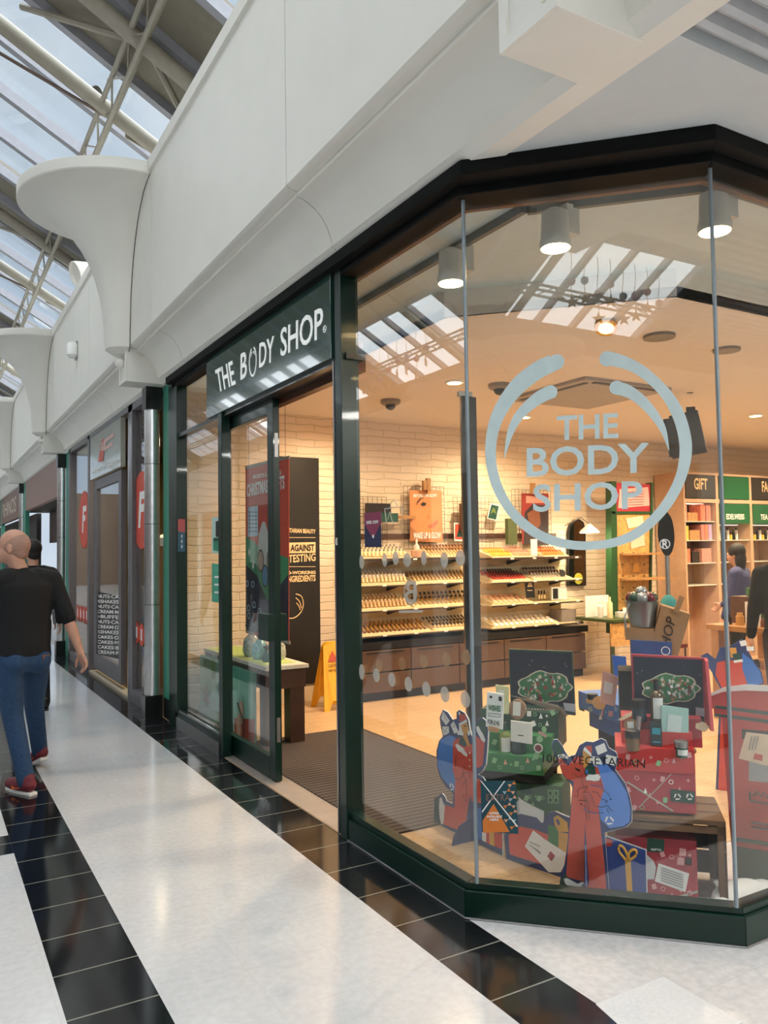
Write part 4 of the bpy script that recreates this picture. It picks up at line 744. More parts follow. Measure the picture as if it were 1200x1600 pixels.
one('mirror_stand', B(INK).lathe([(.045, 0), (.045, .01), (0, .01)], (6.98, 7.62, 1.29), 0, 20, axis=(0, -1, .2)), 'small round black mirror at the end of the second right shelf', 'mirror'); one('printed_box', B(M('box_photo', '8a8078', .4)).box((6.92, 7.58, .685), (7.16, 7.8, .83)), 'grey printed box at the right end of the bottom shelf', 'box'); one('framed_card', B(WHITE, INK).box((6.8, 7.62, .96), (7.05, 7.64, 1.12)).box((6.82, 7.615, .975), (6.90, 7.62, 1.1), 1), 'white framed card on the third right shelf', 'card')
for k in range(3): one('dropper_bottle', B(PC['cream'], PC['black']).lathe([(0, 0), (.014, 0), (.014, .05)], (6.66+.045*k, 7.7, .98), 0, 10).lathe([(.009, .05), (.009, .10), (0, .1)], (6.66+.045*k, 7.7, .98), 1, 10), 'dropper bottle with black cap beside the white framed card', 'bottle', 'dropper bottles on the third right shelf', smooth=True)
# ------------------------------------------------------------------ mirror, lamp, desk, chair
YM = Sheet((0, -1, 0), -7.93)
t = thing('arched_mirror', 'tall arched mirror with dark frame on the stone wall beside the desk', 'mirror', YM.p(902, 915)); arch = [(888, 915), (888, 832), (891, 820), (898, 812), (905, 811), (912, 816), (915, 828), (916, 915)]
YM.part('mirror_frame', arch, INK, t, th=.03, lift=.0); YM.part('mirror_glass', [(890, 913), (890, 832), (893, 822), (899, 815), (905, 814), (910, 818), (913, 829), (914, 913)], M('mirror_silver', '8c8478', .05, 1), t, lift=.003)
b = B(M('lime_disc', 'a8a030', .5)); YM.disc(b, (904, 904), .075, .003, .03); one('lime_sticker', b, 'round lime disc at the foot of the arched mirror', 'sticker')
t = thing('wall_lamp', 'lit white shade lamp reaching out beside the arched mirror', 'lamp', YM.p(925, 832)); p = sight(921, 832, (0, 1, 0), 7.55)
make('lamp_shade', B(WHITE).lathe([(.13, 0), (.11, .03), (.05, .08), (.025, .11), (0, .11)], p, 0, 24), t, smooth=True); make('lit_bulb', B(M('bulb_white', 'fff6e0', .5, emit=10)).lathe([(.12, -.003), (0, -.003)], p, 0, 24), t); make('arm', B(BRUSH).tube([p+V(0, 0, .11), p+V(0, .15, .2), p+V(-.05, .4, .1)], .008, seg=6), t, smooth=True); lamp('wall_lamp_light', 'POINT', p-V(0, 0, .05), 12, (1, .85, .6), .05)
OLIVE = M('olive_green_paint', '3a4a1e', .4); DK = thing('green_desk', 'olive green metal desk with a pale wood front beside the make-up shelves', 'desk', (7.75, 7.2, 0))
make('desk_top', B(OLIVE).box((7.15, 6.95, .70), (8.3, 7.6, .735)), DK); make('drawer', B(OLIVE).box((7.72, 6.97, .45), (8.25, 7.5, .69)), DK); make('wood_panel', B(M('osb_board', 'c89a58', .7, var=.25, scale=25)).box((7.15, 6.97, .42), (7.66, 7.0, .69)), DK)
for x in (7.18, 7.68, 8.22): make('leg', B(OLIVE).box((x, 7.0, .004), (x+.04, 7.04, .70)), DK)
for x, y, h, c in ((7.3, 7.3, .2, 'white'), (7.36, 7.2, .26, 'cream'), (7.75, 7.2, .1, 'beige'), (8.0, 7.15, .09, 'gold')): one('toiletry', B(PC[c], PC['white']).lathe([(0, 0), (.035, 0), (.035, h*.7), (.015, h*.8), (.015, h), (0, h)], (x, y, .736), 0, 12), {'white': 'short white bottle at the left of the green desk', 'cream': 'tall cream bottle at the left of the green desk', 'beige': 'beige pot in the middle of the green desk', 'gold': 'gold pot at the right of the green desk'}[c], 'bottle', smooth=True)
one('tissue_box', B(WHITE).box((7.5, 7.05, .736), (7.8, 7.25, .80)).box((7.58, 7.08, .80), (7.72, 7.2, .85)), 'white boxes stacked on the green desk', 'box'); one('upright_card', B(WHITE).box((7.2, 7.45, .736), (7.6, 7.46, 1.0)), 'white board propped on the green desk', 'card')
CH = thing('red_chair', 'dark red chair pushed up behind the green desk', 'chair', (8.1, 7.55, 0)); RC = M('chair_red', '5a1614', .4)
make('backrest', B(RC).obox((7.9, 7.7, .72), (.42, 0, 0), (0, .03, 0), (0, 0, .28)), CH, bevel=.02); make('seat', B(RC).box((7.3, 6.35, .43), (7.72, 6.8, .47)), CH)
for dx, dy in ((0, 0), (.38, 0), (0, .4), (.38, .4)): make('leg', B(BLACK).tube([(7.32+dx, 6.37+dy, .43), (7.32+dx, 6.37+dy, .004)], .012, seg=6), CH)
# ------------------------------------------------------------------ green framed pegboard stand
PG = thing('pegboard_stand', 'tall dark green framed pegboard stand with shelves and a red notice', 'display stand', (8.6, 7.6, 0)); OSB = M('osb_board', 'c89a58', .7, var=.25, scale=25); PS = Sheet((0, -1, 0), -7.5)
GF = M('stand_green', '1f4a22', .4)
PS.part('red_panel', [(956, 754), (1018, 757), (1019, 800), (957, 799)], M('notice_red', 'b02a3a', .5), PG, th=.03, lift=0); PS.part('peg_panel', [(964, 803), (1017, 803), (1016, 935), (966, 955)], OSB, PG, th=.03, lift=0)
b = B(GF); PS.poly(b, [(955, 752), (963, 752), (966, 985), (956, 990)], .1, .02); PS.poly(b, [(1018, 754), (1021, 754), (1018, 965), (1015, 965)], .1, .02); PS.poly(b, [(956, 799), (1020, 799), (1020, 803), (956, 803)], .05, .02); make('frame', b, PG)
PS.part('notice_sheet', [(968, 764), (1013, 761), (1015, 790), (966, 794)], M('pink_paper', 'e6b4ac', .6), PG, lift=.004)
for i in range(6): PS.part('text_line', [(975, 769+4*i), (1006, 767.5+4*i), (1006, 768.5+4*i), (975, 770+4*i)], M('maroon_print', '8a3040', .5), PG, lift=.006)
for y in (866, 905): b = B(WOOD); a, c = PS.p(968, y), PS.p(1030, y); b.box((a.x, 7.25, a.z-.012), (c.x, 7.49, a.z+.012)); make('shelf', b, PG)
for k, q in enumerate(([(978, 810), (1004, 806), (1006, 820), (982, 826)], [(985, 832), (1006, 828), (1008, 852), (986, 858)], [(990, 880), (998, 880), (999, 894), (989, 894)])): PS.part('paper_note', q, M(('pale_note', 'paper_note', 'yellow_note')[k], ('efd9b8', 'e6c4a8', 'e8b050')[k], .6), PG, lift=.01)
b = B(M('peg_hole', '3a2412', .7))
for i in range(6):
    for j in range(3): PS.disc(b, (973+17*j, 846+18*i), .013, .001, .003, k=8)
make('peg_hole', b, PG)
# ------------------------------------------------------------------ gift cabinets on the right
Gc = Sheet((0, -1, 0), -7.45); CAB = M('cabinet_taupe', 'c9a587', .6)
def cx8(x, y): return Gc.p(x, y)
x0 = cx8(1067, 740).x; xs = [x0, cx8(1119, 740).x, cx8(1171, 740).x, cx8(1224, 740).x, cx8(1270, 740).x]; zt = cx8(1067, 737).z; z1 = cx8(1067, 781).z; z2 = cx8(1120, 818).z
names = ['GIFT', None, 'FACE']
for i in range(4):
    xa, xb = xs[i], xs[i+1]; cab = thing('gift_cabinet', ['tall taupe shelf cabinet headed GIFT', 'tall shelf cabinet with a plain green header beside the GIFT cabinet', 'tall shelf cabinet headed FACE at the right edge', 'tall shelf cabinet farthest right in the shop'][i], 'cabinet', (xa, 7.7, .1))
    b = B(CAB); b.box((xa, 7.45, .004), (xa+.03, 7.95, zt)); b.box((xb-.03, 7.45, .004), (xb-.002, 7.95, zt)); b.box((xa+.03, 7.45, zt-.03), (xb-.03, 7.95, zt)); b.box((xa+.03, 7.9, .004), (xb-.03, 7.95, zt-.03)); b.box((xa+.03, 7.45, z1-.03), (xb-.03, 7.9, z1+.02)); make('carcass', b, cab)
    HM = M('header_black', '262019', .5) if i in (0, 2) else M('header_green', '0f5a34', .35)
    make('header_panel', B(HM).box((xa+.035, 7.44, z1+.03), (xb-.035, 7.5, zt-.035)), cab)
    if i in (0, 2): 
        s = names[i]; xc = (xa+xb)/2; text('lettering', s, (xc-.14, 7.44, z1+.15), (xc+.14, 7.44, z1+.15), (xc-.14, 7.44, z1+.31), CRL, cab, .02)
    if i: 
        make('name_panel', B(M('header_green', '0f5a34', .35)).box((xa+.035, 7.44, z2), (xb-.035, 7.47, z1-.04)), cab); s = {1: 'EDELWEISS', 2: 'TEA TREE', 3: 'VITAMIN E'}[i]; xc = (xa+xb)/2; text('lettering', s, (xc-.2, 7.44, z2+.06), (xc+.2, 7.44, z2+.06), (xc-.2, 7.44, z2+.14), WHITE, cab, .02)
    for k, yy in enumerate((814, 844, 880, 915)):
        if i and k == 0: continue
        z = cx8(1080, yy).z; make('shelf', B(M('lit_shelf', 'cfd0c4', .4)).box((xa+.03, 7.47, z-.012), (xb-.03, 7.9, z)), cab)
    make('shelf_light', B(M('shelf_light', 'fff4dc', .4, emit=1.5)).box((xa+.1, 7.6, z1-.045 if i == 0 else z2-.02), (xb-.1, 7.66, z1-.035 if i == 0 else z2-.01)), cab)
def gb(x, z, w_, h, col, lab, name='gift_box', y=7.5): one(name, B(M('gift_'+col, {'pinkish': 'c98a7a', 'kraft': 'b98a5a', 'coral': 'd8785a', 'lilac': 'b09ac0', 'yellow': 'd9b850', 'rose': 'c07a6a', 'lime': '8fb04a', 'ink': '2a2420', 'white': 'e6e0d8'}[col], .5, var=.25, scale=30)).box((x, y, z), (x+w_, y+.2, z+h)), lab, 'gift box', 'boxes on the gift shelves', bevel=.004)
zs = [cx8(1080, y).z for y in (814, 844, 880, 915)]
for i, (dx, w_, h, col) in enumerate(((.04, .08, .24, 'pinkish'), (.14, .2, .12, 'kraft'), (.16, .14, .2, 'white'), (.4, .1, .24, 'coral'), (.52, .1, .24, 'rose'))): gb(x0+dx, zs[0], w_, h, col, 'boxed gift set on the upper GIFT shelf', y=7.5+(.21 if col == 'white' else 0))
for i, (dx, w_, h, col) in enumerate(((.04, .1, .2, 'yellow'), (.17, .2, .14, 'kraft'), (.4, .07, .22, 'rose'), (.48, .07, .22, 'coral'), (.56, .07, .22, 'lilac'))): gb(x0+dx, zs[1], w_, h, col, 'boxed gift set on the second GIFT shelf')
for i, (dx, w_, h, col) in enumerate(((.04, .12, .2, 'coral'), (.2, .15, .16, 'ink'), (.4, .2, .2, 'pinkish'))): gb(x0+dx, zs[2], w_, h, col, 'boxed gift set on the third GIFT shelf')
for c in (1, 2, 3):
    for k in range(9):
        x = xs[c]+.08+.065*k; h = .1+.08*((k*7) % 3)/2; o = one('toiletry_bottle', B(M(('gift_lime', 'gift_ink', 'gift_white')[k % 3], '8fb04a')if k % 3 == 0 and 'gift_lime' in MC else PC[('yellow', 'black', 'white')[k % 3]], PC['black']).lathe([(0, 0), (.022, 0), (.022, h*.75), (.01, h*.8)], (x, 7.6, zs[1]), 0, 10).lathe([(.01, h*.8), (.01, h), (0, h)], (x, 7.6, zs[1]), 1, 8), 'small toiletry bottle on the lit green-headed shelf', 'bottle', 'toiletries on the lit shelves', smooth=True)
# ------------------------------------------------------------------ middle tables
def mtable(name, lab, xa, ya, yb, z, dep, low):
    t = thing(name, lab, 'table', (xa+dep/2, (ya+yb)/2, 0)); make('table_top', B(WOOD).box((xa, ya, z-.05), (xa+dep, yb, z)), t, bevel=.003); make('lower_shelf', B(WOOD).box((xa+.02, ya+.02, low-.04), (xa+dep-.02, yb-.02, low)), t)
    for x in (xa+.02, xa+dep-.1):
        for y in (ya+.04, yb-.12): make('leg', B(WOOD).box((x, y, .004), (x+.08, y+.08, z-.05)), t)
    return t
mtable('product_table', 'long wooden product table with a lower shelf in the middle of the shop', 6.4, 3.3, 5.05, .87, .8, .50)
random.seed(11)
def stuffrow(xa, ya, yb, z, n, lab, grp):
    for k in range(n):
        y = ya+(yb-ya)*(k+.5)/n; h = .07+.1*random.random(); r = .025+.012*random.random(); c = random.choice(['black', 'brown', 'nude', 'white', 'gold', 'grey', 'red'])
        one('product_jar', B(PC[c], PC[random.choice(['black', 'white', 'cream'])]).lathe([(0, 0), (r, 0), (r, h*.7), (r*.6, h*.75)], (xa+.08+.1*random.random(), y, z), 0, 12).lathe([(r*.7, h*.75), (r*.7, h), (0, h)], (xa+.1, y, z) if False else (xa+.1, y, z), 1, 10) if False else B(PC[c], PC['black']).lathe([(0, 0), (r, 0), (r, h*.75), (r*.7, h*.78), (r*.7, h), (0, h)], (xa+.1, y, z), 0, 12), lab, 'jar', grp, smooth=True)
stuffrow(6.42, 3.4, 4.95, .87, 13, 'jar or bottle along the front edge of the wooden product table', 'products on the table top'); stuffrow(6.44, 3.4, 4.9, .50, 14, 'dark bottle on the lower shelf of the wooden product table', 'products on the lower shelf')
for k in range(6): one('price_card', B(WHITE).obox((6.395, 3.5+.26*k, .872), (0, .06, 0), (.01, 0, 0), (0, 0, .03)), 'small white price card on the table edge', 'price card', 'price cards on the product table')
for k in range(5): one('tin', B(INK, PC['cream']).lathe([(0, 0), (.1, 0), (.1, .045)], (6.6, 3.55, .871+.062*k), 0, 20).lathe([(.1, .045), (.1, .06), (0, .06)], (6.6, 3.55, .871+.062*k), 1, 20), 'round black and cream tin in the stack on the product table', 'tin', 'stacked round tins', smooth=True)
one('glass_dome', B(M('dome_glass', '9aa08c', .1, coat=.5)).lathe([(.09, 0), (.09, .08), (.06, .13), (0, .15)], (6.65, 4.05, .871), 0, 20), 'small clear dome on the product table', 'dome', smooth=True); one('green_crate', B(M('crate_green', '4c7a50', .5, var=.3, scale=20)).box((6.8, 4.0, .871), (7.15, 4.9, 1.2)), 'stack of green printed boxes on the product table', 'box'); one('brown_stack', B(M('brown_basket', '5c3a24', .6, var=.3, scale=30)).box((6.7, 4.75, .871), (6.95, 5.0, 1.12)), 'brown woven basket on the left end of the product table', 'basket'); one('price_stand', B(WHITE, INK).box((6.5, 4.55, .871), (6.51, 4.7, 1.09)).box((6.495, 4.57, .9), (6.5, 4.68, .95), 1), 'white price stand on the product table', 'sign')
# paddle sign on pole
t = thing('paddle_stand', 'black oval paddle on a tall pole behind the trademark symbol', 'stand', (5.2, 4.3, 0)); PD = Sheet((-.72, -.69, 0), -6.72); b = B(INK); PD.poly(b, curve([(1040, 797), (1050, 812), (1054, 840), (1050, 862), (1042, 869), (1034, 860), (1028, 838), (1030, 812), (1040, 797)], 4)[:-1], .03); make('paddle', b, t)
q = PD.p(1042, 868); make('pole', B(BRUSH).tube([q, V(q.x, q.y, .004)], .018, seg=10), t, smooth=True); make('base', B(INK).lathe([(.17, 0), (.17, .015), (0, .02)], (q.x, q.y, .004), 0, 24), t)
one('teal_scarf', B(M('teal_cloth', '2f7f80', .7)).ball((q.x-.02, q.y-.02, 1.12), .07, sc=(1, 1, 1.5), seg=10), 'teal cloth bundle tied on the pole', 'cloth', smooth=True)
# green plants of small background figures: a second cardboard figure
def hexshape(T, sh, name, pts, col, lift=.002, th=.001): return sh.part(name, pts, M(col[0], col[1], .5), T, th=th, lift=lift)
T = thing('cardboard_figure', 'distant cut-out figure in red with a blue sack, behind the right glass joint', 'cut-out', (4.8, 3.2, 0)); BF = Sheet((-.8, -.6, 0), -5.75); hexshape(T, BF, 'cutout_board', [(1095, 1025), (1105, 1020), (1118, 1030), (1125, 1012), (1140, 1010), (1160, 998), (1168, 1015), (1176, 1030), (1190, 1050), (1194, 1068), (1180, 1075), (1168, 1074), (1166, 1240), (1118, 1240), (1125, 1075), (1112, 1050)], ('navy_print', '2a3c6e'), 0, .01)
BF.part('red_coat', [(1120, 1035), (1135, 1032), (1160, 1032), (1168, 1050), (1162, 1235), (1122, 1235), (1128, 1075), (1118, 1055)], REDC, T); BF.part('blue_sack', [(1160, 1020), (1175, 1032), (1188, 1050), (1191, 1066), (1180, 1072), (1168, 1070), (1160, 1045)], BLUEP, T, lift=.002); BF.part('face', [(1140, 1012), (1150, 1012), (1152, 1026), (1142, 1028)], SKIN_P, T, lift=.002); BF.part('glove', [(1144, 1022), (1156, 1020), (1158, 1030), (1148, 1034)], DGRN, T, lift=.003); BF.part('cuff', [(1146, 1032), (1160, 1030), (1161, 1034), (1147, 1036)], WHITE, T, lift=.004)
for q in ([(1155, 1002), (1165, 1000), (1168, 1008), (1158, 1010)], [(1166, 1010), (1178, 1010), (1178, 1017), (1167, 1017)]): BF.part('letter', q, WHITE, T, lift=.004)
# ------------------------------------------------------------------ window display: printed board figures
f1 = lambda P: [(640+x/6.156, 1100+y/6.156) for x, y in P]
S1 = Sheet((-1, 0, 0), -2.63)
def L(sh, T, f, name, pts, mat, lift, th=.001): return sh.part(name, f(pts), mat, T, th=th, lift=lift)
EDGE = M('white_board_core', 'dcdcdc', .6); SACK = M('sack_blue', '3f7fd0', .45); COAT = M('coat_red', 'd0513f', .45)
def figure_base(sh, T, f, outline, grow=1.0):
    c = Vector((sum(p[0] for p in outline)/len(outline), sum(p[1] for p in outline)/len(outline)))
    L(sh, T, f, 'cutout_board', outline, EDGE, 0, .008); L(sh, T, f, 'navy_border', [(p[0]+(c.x-p[0])*.008-1.5, p[1]+(c.y-p[1])*.006) for p in outline], NAVY, .0015)
T = thing('cardboard_figure', 'kneeling cut-out figure in red coat and cap with blue sack, at the left glass joint', 'cut-out', S1.p(700, 1300))
figure_base(S1, T, f1, [(235, 1142), (235, 910), (262, 895), (285, 880), (310, 858), (340, 895), (355, 935), (415, 962), (422, 870), (350, 800), (290, 710), (262, 600), (258, 450), (285, 350), (320, 310), (300, 220), (288, 130), (320, 52), (370, 80), (415, 150), (452, 140), (452, 75), (480, 55), (530, 85), (565, 150), (580, 250), (605, 330), (622, 200), (650, 150), (700, 130), (745, 170), (757, 250), (750, 400), (735, 580), (700, 650), (655, 680), (700, 700), (730, 745), (720, 960), (760, 1040), (895, 1200), (895, 1462)])
q = lambda n, p, m, l=.003: L(S1, T, f1, n, p, m, l)
q('blue_sack', [(300, 340), (380, 300), (440, 320), (435, 845), (380, 790), (310, 710), (272, 600), (268, 450)], SACK)
q('red_coat', [(415, 380), (430, 345), (475, 325), (580, 385), (615, 400), (632, 300), (720, 365), (715, 450), (700, 590), (660, 615), (632, 600), (625, 700), (690, 740), (690, 955), (600, 940), (580, 870), (560, 1000), (540, 1160), (470, 1215), (320, 1155), (330, 970), (432, 1000), (437, 720), (415, 640)], COAT, .0032)
q('face', [(485, 200), (548, 165), (560, 215), (570, 250), (548, 290), (578, 395), (560, 410), (515, 320)], SKIN_P, .005); q('beard', [(475, 190), (490, 200), (500, 240), (520, 290), (510, 305), (455, 292), (475, 250)], WHITE, .0052); q('beard', [(560, 250), (578, 265), (580, 300), (560, 300)], WHITE, .0052)
q('red_cap', [(480, 172), (478, 100), (500, 95), (530, 105), (548, 150)], REDC, .006); q('cap_trim', [(470, 190), (545, 148), (552, 172), (480, 210)], WHITE, .007); b = B(WHITE); S1.disc(b, f1([(478, 90)])[0], .009, .001, .007, k=12); make('bobble', b, T)
q('eye', [(524, 214), (536, 205), (545, 214), (532, 222)], INK, .006)
q('green_mitten', [(475, 345), (500, 320), (535, 335), (552, 390), (530, 415), (475, 385)], DGRN, .005); q('fur_cuff', [(440, 388), (462, 385), (490, 410), (515, 425), (530, 455), (555, 480), (550, 508), (525, 495), (495, 465), (465, 450), (448, 415)], WHITE, .006)
q('green_mitten', [(626, 210), (655, 165), (700, 150), (742, 190), (738, 300), (715, 320), (650, 240)], DGRN, .005); q('fur_cuff', [(640, 220), (660, 212), (680, 250), (705, 290), (728, 350), (715, 370), (690, 345), (665, 300), (645, 260)], WHITE, .006)
q('boot', [(240, 905), (300, 905), (302, 1150), (240, 1135)], M('boot_green', '2d4a45', .5), .003); q('fur_cuff', [(288, 910), (308, 895), (318, 940), (338, 980), (332, 1060), (325, 1150), (305, 1160), (290, 1100), (283, 1000)], WHITE, .006)
for p in ([(320, 70), (385, 160), (350, 205), (303, 140)], [(310, 218), (375, 215), (378, 280), (325, 305)], [(392, 200), (425, 165), (470, 270), (430, 285)]): q('letter', p, WHITE, .005)
for p in ([(312, 222), (340, 262), (372, 218)], [(327, 302), (340, 262), (374, 280)], [(395, 202), (432, 225), (425, 170)], [(328, 110), (365, 160)]): line('pen_line', f1(p), .0012, S1, INK, T, .006)
for p in ([(525, 660), (520, 700), (545, 720), (515, 780)], [(527, 660), (580, 660), (580, 710), (540, 715), (552, 940), (515, 900), (520, 860)], [(437, 715), (470, 725), (505, 700), (525, 600)], [(445, 500), (440, 600)]): line('belt_line', f1(p), .0022, S1, M('belt_line_red', '7a3a34', .5), T, .005)
def recycle(sh, T, c, r, f):
    b = B(WHITE); o = sh.p(*f([c])[0], .006); u = Vector((0, 0, 1)).cross(sh.n).normalized(); v = Vector((0, 0, 1))
    for k in range(3):
        a0 = 2*PI*k/3+.2; P = [(a0, r), (a0+1.2, r), (a0+1.7, r*.8), (a0+1.2, r*.55), (a0, r*.6)]; b.prism([o+(u*math.sin(a)+v*math.cos(a))*rr for a, rr in P], -sh.n*.001)
    make('recycling_mark', b, T)
recycle(S1, T, (404, 797), .022, f1)
for y, c in ((470, 8), (540, 8), (600, 8)): b = B(WHITE); S1.disc(b, f1([(577, y)])[0], .005, .001, .006, k=10); make('button', b, T)
q('blue_gift', [(636, 1000), (700, 1010), (695, 1310), (640, 1290)], BLUEP); q('white_ribbon', [(696, 1080), (735, 1085), (735, 1330), (697, 1312)], WHITE); q('red_gift', [(737, 1225), (890, 1250), (885, 1395), (737, 1335)], REDC); q('yellow_ribbon', [(765, 1230), (812, 1240), (815, 1368), (770, 1350)], MUST, .005); q('blue_bow', [(632, 1000), (655, 1015), (690, 995), (690, 1040), (650, 1050), (632, 1045)], BLUEP, .005)
b = B(NAVY); p0 = S1.p(*f1([(600, 1325)])[0]); b.prism([(2.63, p0.y, .004), (2.50, p0.y, .004), (2.51, p0.y, .05), (2.55, p0.y, .10), (2.63, p0.y, .13)], (0, .006, 0)); make('support_fin', b, T)
# second printed board: gifts and letter
f2 = lambda P: [(660+x/4, 1160+y/4) for x, y in P]; S2 = Sheet((-.988, -.153, 0), -3.109)
T = thing('gift_board', 'navy edged cut-out board of red and green gifts with a white letter', 'cut-out', S2.p(835, 1360))
figure_base(S2, T, f2, [(512, 585), (522, 728), (905, 858), (925, 470), (885, 455), (830, 430), (790, 438), (765, 470), (755, 505), (720, 462), (640, 440), (560, 460)])
q = lambda n, p, m, l=.003: L(S2, T, f2, n, p, m, l)
q('red_gift', [(538, 580), (610, 525), (700, 545), (905, 620), (900, 820), (720, 755), (545, 700)], COAT); q('green_ribbon', [(785, 515), (850, 530), (850, 655), (785, 635)], M('gift_green', '2f7a44', .5), .004); q('yellow_gift', [(850, 560), (912, 570), (905, 700), (850, 690)], MUST, .004)
q('bow', [(820, 470), (845, 455), (880, 480), (905, 500), (912, 560), (850, 560), (825, 510)], MUST, .005); q('bow_hole', [(832, 480), (850, 482), (860, 512), (848, 520)], NAVY, .007); q('torn_paper', [(600, 340), (640, 380), (760, 430), (745, 505), (715, 470), (610, 445)], M('light_paper', 'd0d4d4', .6), .002)
q('letter', [(692, 550), (770, 610), (897, 690), (885, 770), (862, 812), (790, 812), (640, 650)], WHITE, .006); q('stamp', [(800, 680), (828, 708), (805, 742), (780, 712)], M('stamp_red', 'a02838', .5), .008)
for p in ([(672, 620), (700, 635), (735, 650)], [(668, 640), (705, 665), (738, 690)], [(690, 655), (720, 680), (740, 700)]): line('handwriting', f2(p), .0014, S2, INK, T, .008)
# third board: standing figure
S3 = Sheet((-1, -1, 0), -5.42)
T = thing('cardboard_figure', 'standing cut-out figure in long red coat with blue sack, behind the diagonal pane', 'cut-out', S3.p(945, 1400))
figure_base(S3, T, HX, [(185, 1490), (188, 1400), (205, 1290), (240, 1200), (270, 900), (300, 560), (285, 520), (215, 440), (180, 330), (150, 290), (118, 200), (135, 142), (170, 138), (215, 195), (235, 240), (270, 290), (325, 270), (360, 190), (420, 155), (480, 162), (550, 130), (590, 150), (615, 210), (680, 250), (695, 300), (672, 400), (760, 520), (800, 640), (818, 740), (815, 850), (770, 895), (640, 930), (582, 945), (600, 1200), (625, 1530)])
q = lambda n, p, m, l=.003: L(S3, T, HX, n, p, m, l)
q('blue_sack', [(470, 330), (600, 360), (680, 450), (770, 600), (800, 750), (792, 850), (745, 885), (620, 905), (545, 830), (525, 720), (560, 560)], M('sack_blue_light', '5488dc', .45))
q('red_coat', [(172, 300), (200, 290), (262, 370), (330, 285), (380, 290), (400, 345), (520, 380), (545, 470), (575, 570), (525, 720), (545, 930), (575, 1200), (598, 1510), (450, 1490), (430, 1400), (400, 1365), (245, 1325), (275, 900), (312, 500), (252, 480), (215, 430)], COAT, .0032); q('leg_gap', [(408, 862), (425, 1100), (445, 1400), (400, 1385)], NAVY, .005)
q('face', [(390, 235), (440, 240), (462, 290), (432, 360), (400, 392), (385, 330)], SKIN_P, .005); q('red_cap', [(395, 212), (430, 195), (465, 195), (470, 230), (462, 278), (430, 240)], REDC, .006); q('cap_trim', [(392, 230), (408, 205), (462, 262), (466, 290)], WHITE, .007); q('beard', [(455, 285), (530, 290), (560, 350), (500, 370), (470, 340), (440, 340)], WHITE, .0045)
q('green_mitten', [(405, 440), (412, 380), (450, 348), (495, 375), (502, 445), (455, 455)], DGRN, .006); q('fur_cuff', [(415, 470), (440, 440), (480, 445), (520, 438), (542, 460), (530, 495), (490, 500), (450, 492), (418, 492)], WHITE, .007); q('blue_patch', [(412, 400), (430, 400), (435, 440), (420, 440)], BLUEP, .007)
q('green_mitten', [(145, 165), (172, 155), (205, 200), (222, 240), (205, 290), (155, 270), (130, 205)], DGRN, .005); q('fur_cuff', [(170, 275), (225, 265), (262, 285), (265, 310), (235, 300), (185, 310)], WHITE, .006)
q('letter', [(495, 205), (575, 170), (600, 240), (520, 275)], WHITE, .005); q('letter', [(590, 270), (682, 290), (670, 370), (585, 345)], WHITE, .005)
for p in ([(380, 430), (388, 520), (420, 560)], [(322, 435), (330, 460), (355, 465)], [(400, 590), (410, 700), (425, 835), (450, 830), (440, 700), (420, 620)], [(530, 470), (570, 590)], [(450, 600), (510, 730)], [(300, 545), (340, 590)]): line('coat_line', HX(p), .0018, S3, M('belt_line_red', '7a3a34', .5), T, .005)
for p in ([(320, 378), (372, 405), (360, 420), (325, 398)],): q('eyebrow', p, DWOOD, .006)
q('boot', [(190, 1490), (192, 1400), (205, 1320), (240, 1300), (345, 1450), (340, 1500)], M('boot_green', '2d4a45', .5), .0045); q('fur_cuff', [(225, 1345), (250, 1335), (300, 1360), (345, 1385), (380, 1370), (400, 1372), (350, 1455), (300, 1430), (240, 1385)], WHITE, .006)
recycle(S3, T, (618, 840), .021, HX)
b = B(NAVY); p0 = S3.p(*HX([(420, 1470)])[0]); d = V(-.7071, -.7071, 0); b.prism([V(p0.x, p0.y, .004), V(p0.x, p0.y, .004)+d*.18, V(p0.x, p0.y, .12)+d*.15, V(p0.x, p0.y, .25)], (.004, -.004, 0)); make('support_fin', b, T)
S4 = Sheet((-1, -1, 0), -5.47); T = thing('gift_board', 'dark blue cut-out gift with a gold ribbon bow beside the standing figure', 'cut-out', S4.p(985, 1400))
q = lambda n, p, m, l=.003: L(S4, T, HX, n, p, m, l)
q('cutout_board', [(575, 960), (940, 1088), (950, 1545), (580, 1520)], EDGE, 0, ); q('blue_face', [(590, 978), (930, 1095), (940, 1545), (590, 1520)], M('gift_navy', '24408a', .45), .0015)
q('gold_ribbon', [(752, 1160), (802, 1165), (822, 1540), (775, 1535)], MUST, .004)
b = B(MUST)
for lp in ([(757, 1175), (705, 1110), (700, 1070), (715, 1055), (745, 1080), (770, 1130), (780, 1165)], [(785, 1165), (785, 1125), (810, 1095), (840, 1092), (852, 1115), (840, 1145), (800, 1175)]): b.tube([S4.p(x, y, .004) for x, y in curve(HX(lp), 3)], .006, seg=6)
make('bow_loop', b, T); b = B(M('ribbon_red', 'a83020', .5)); S4.disc(b, HX([(610, 1030)])[0], .018, .001, .004); make('red_dot', b, T)
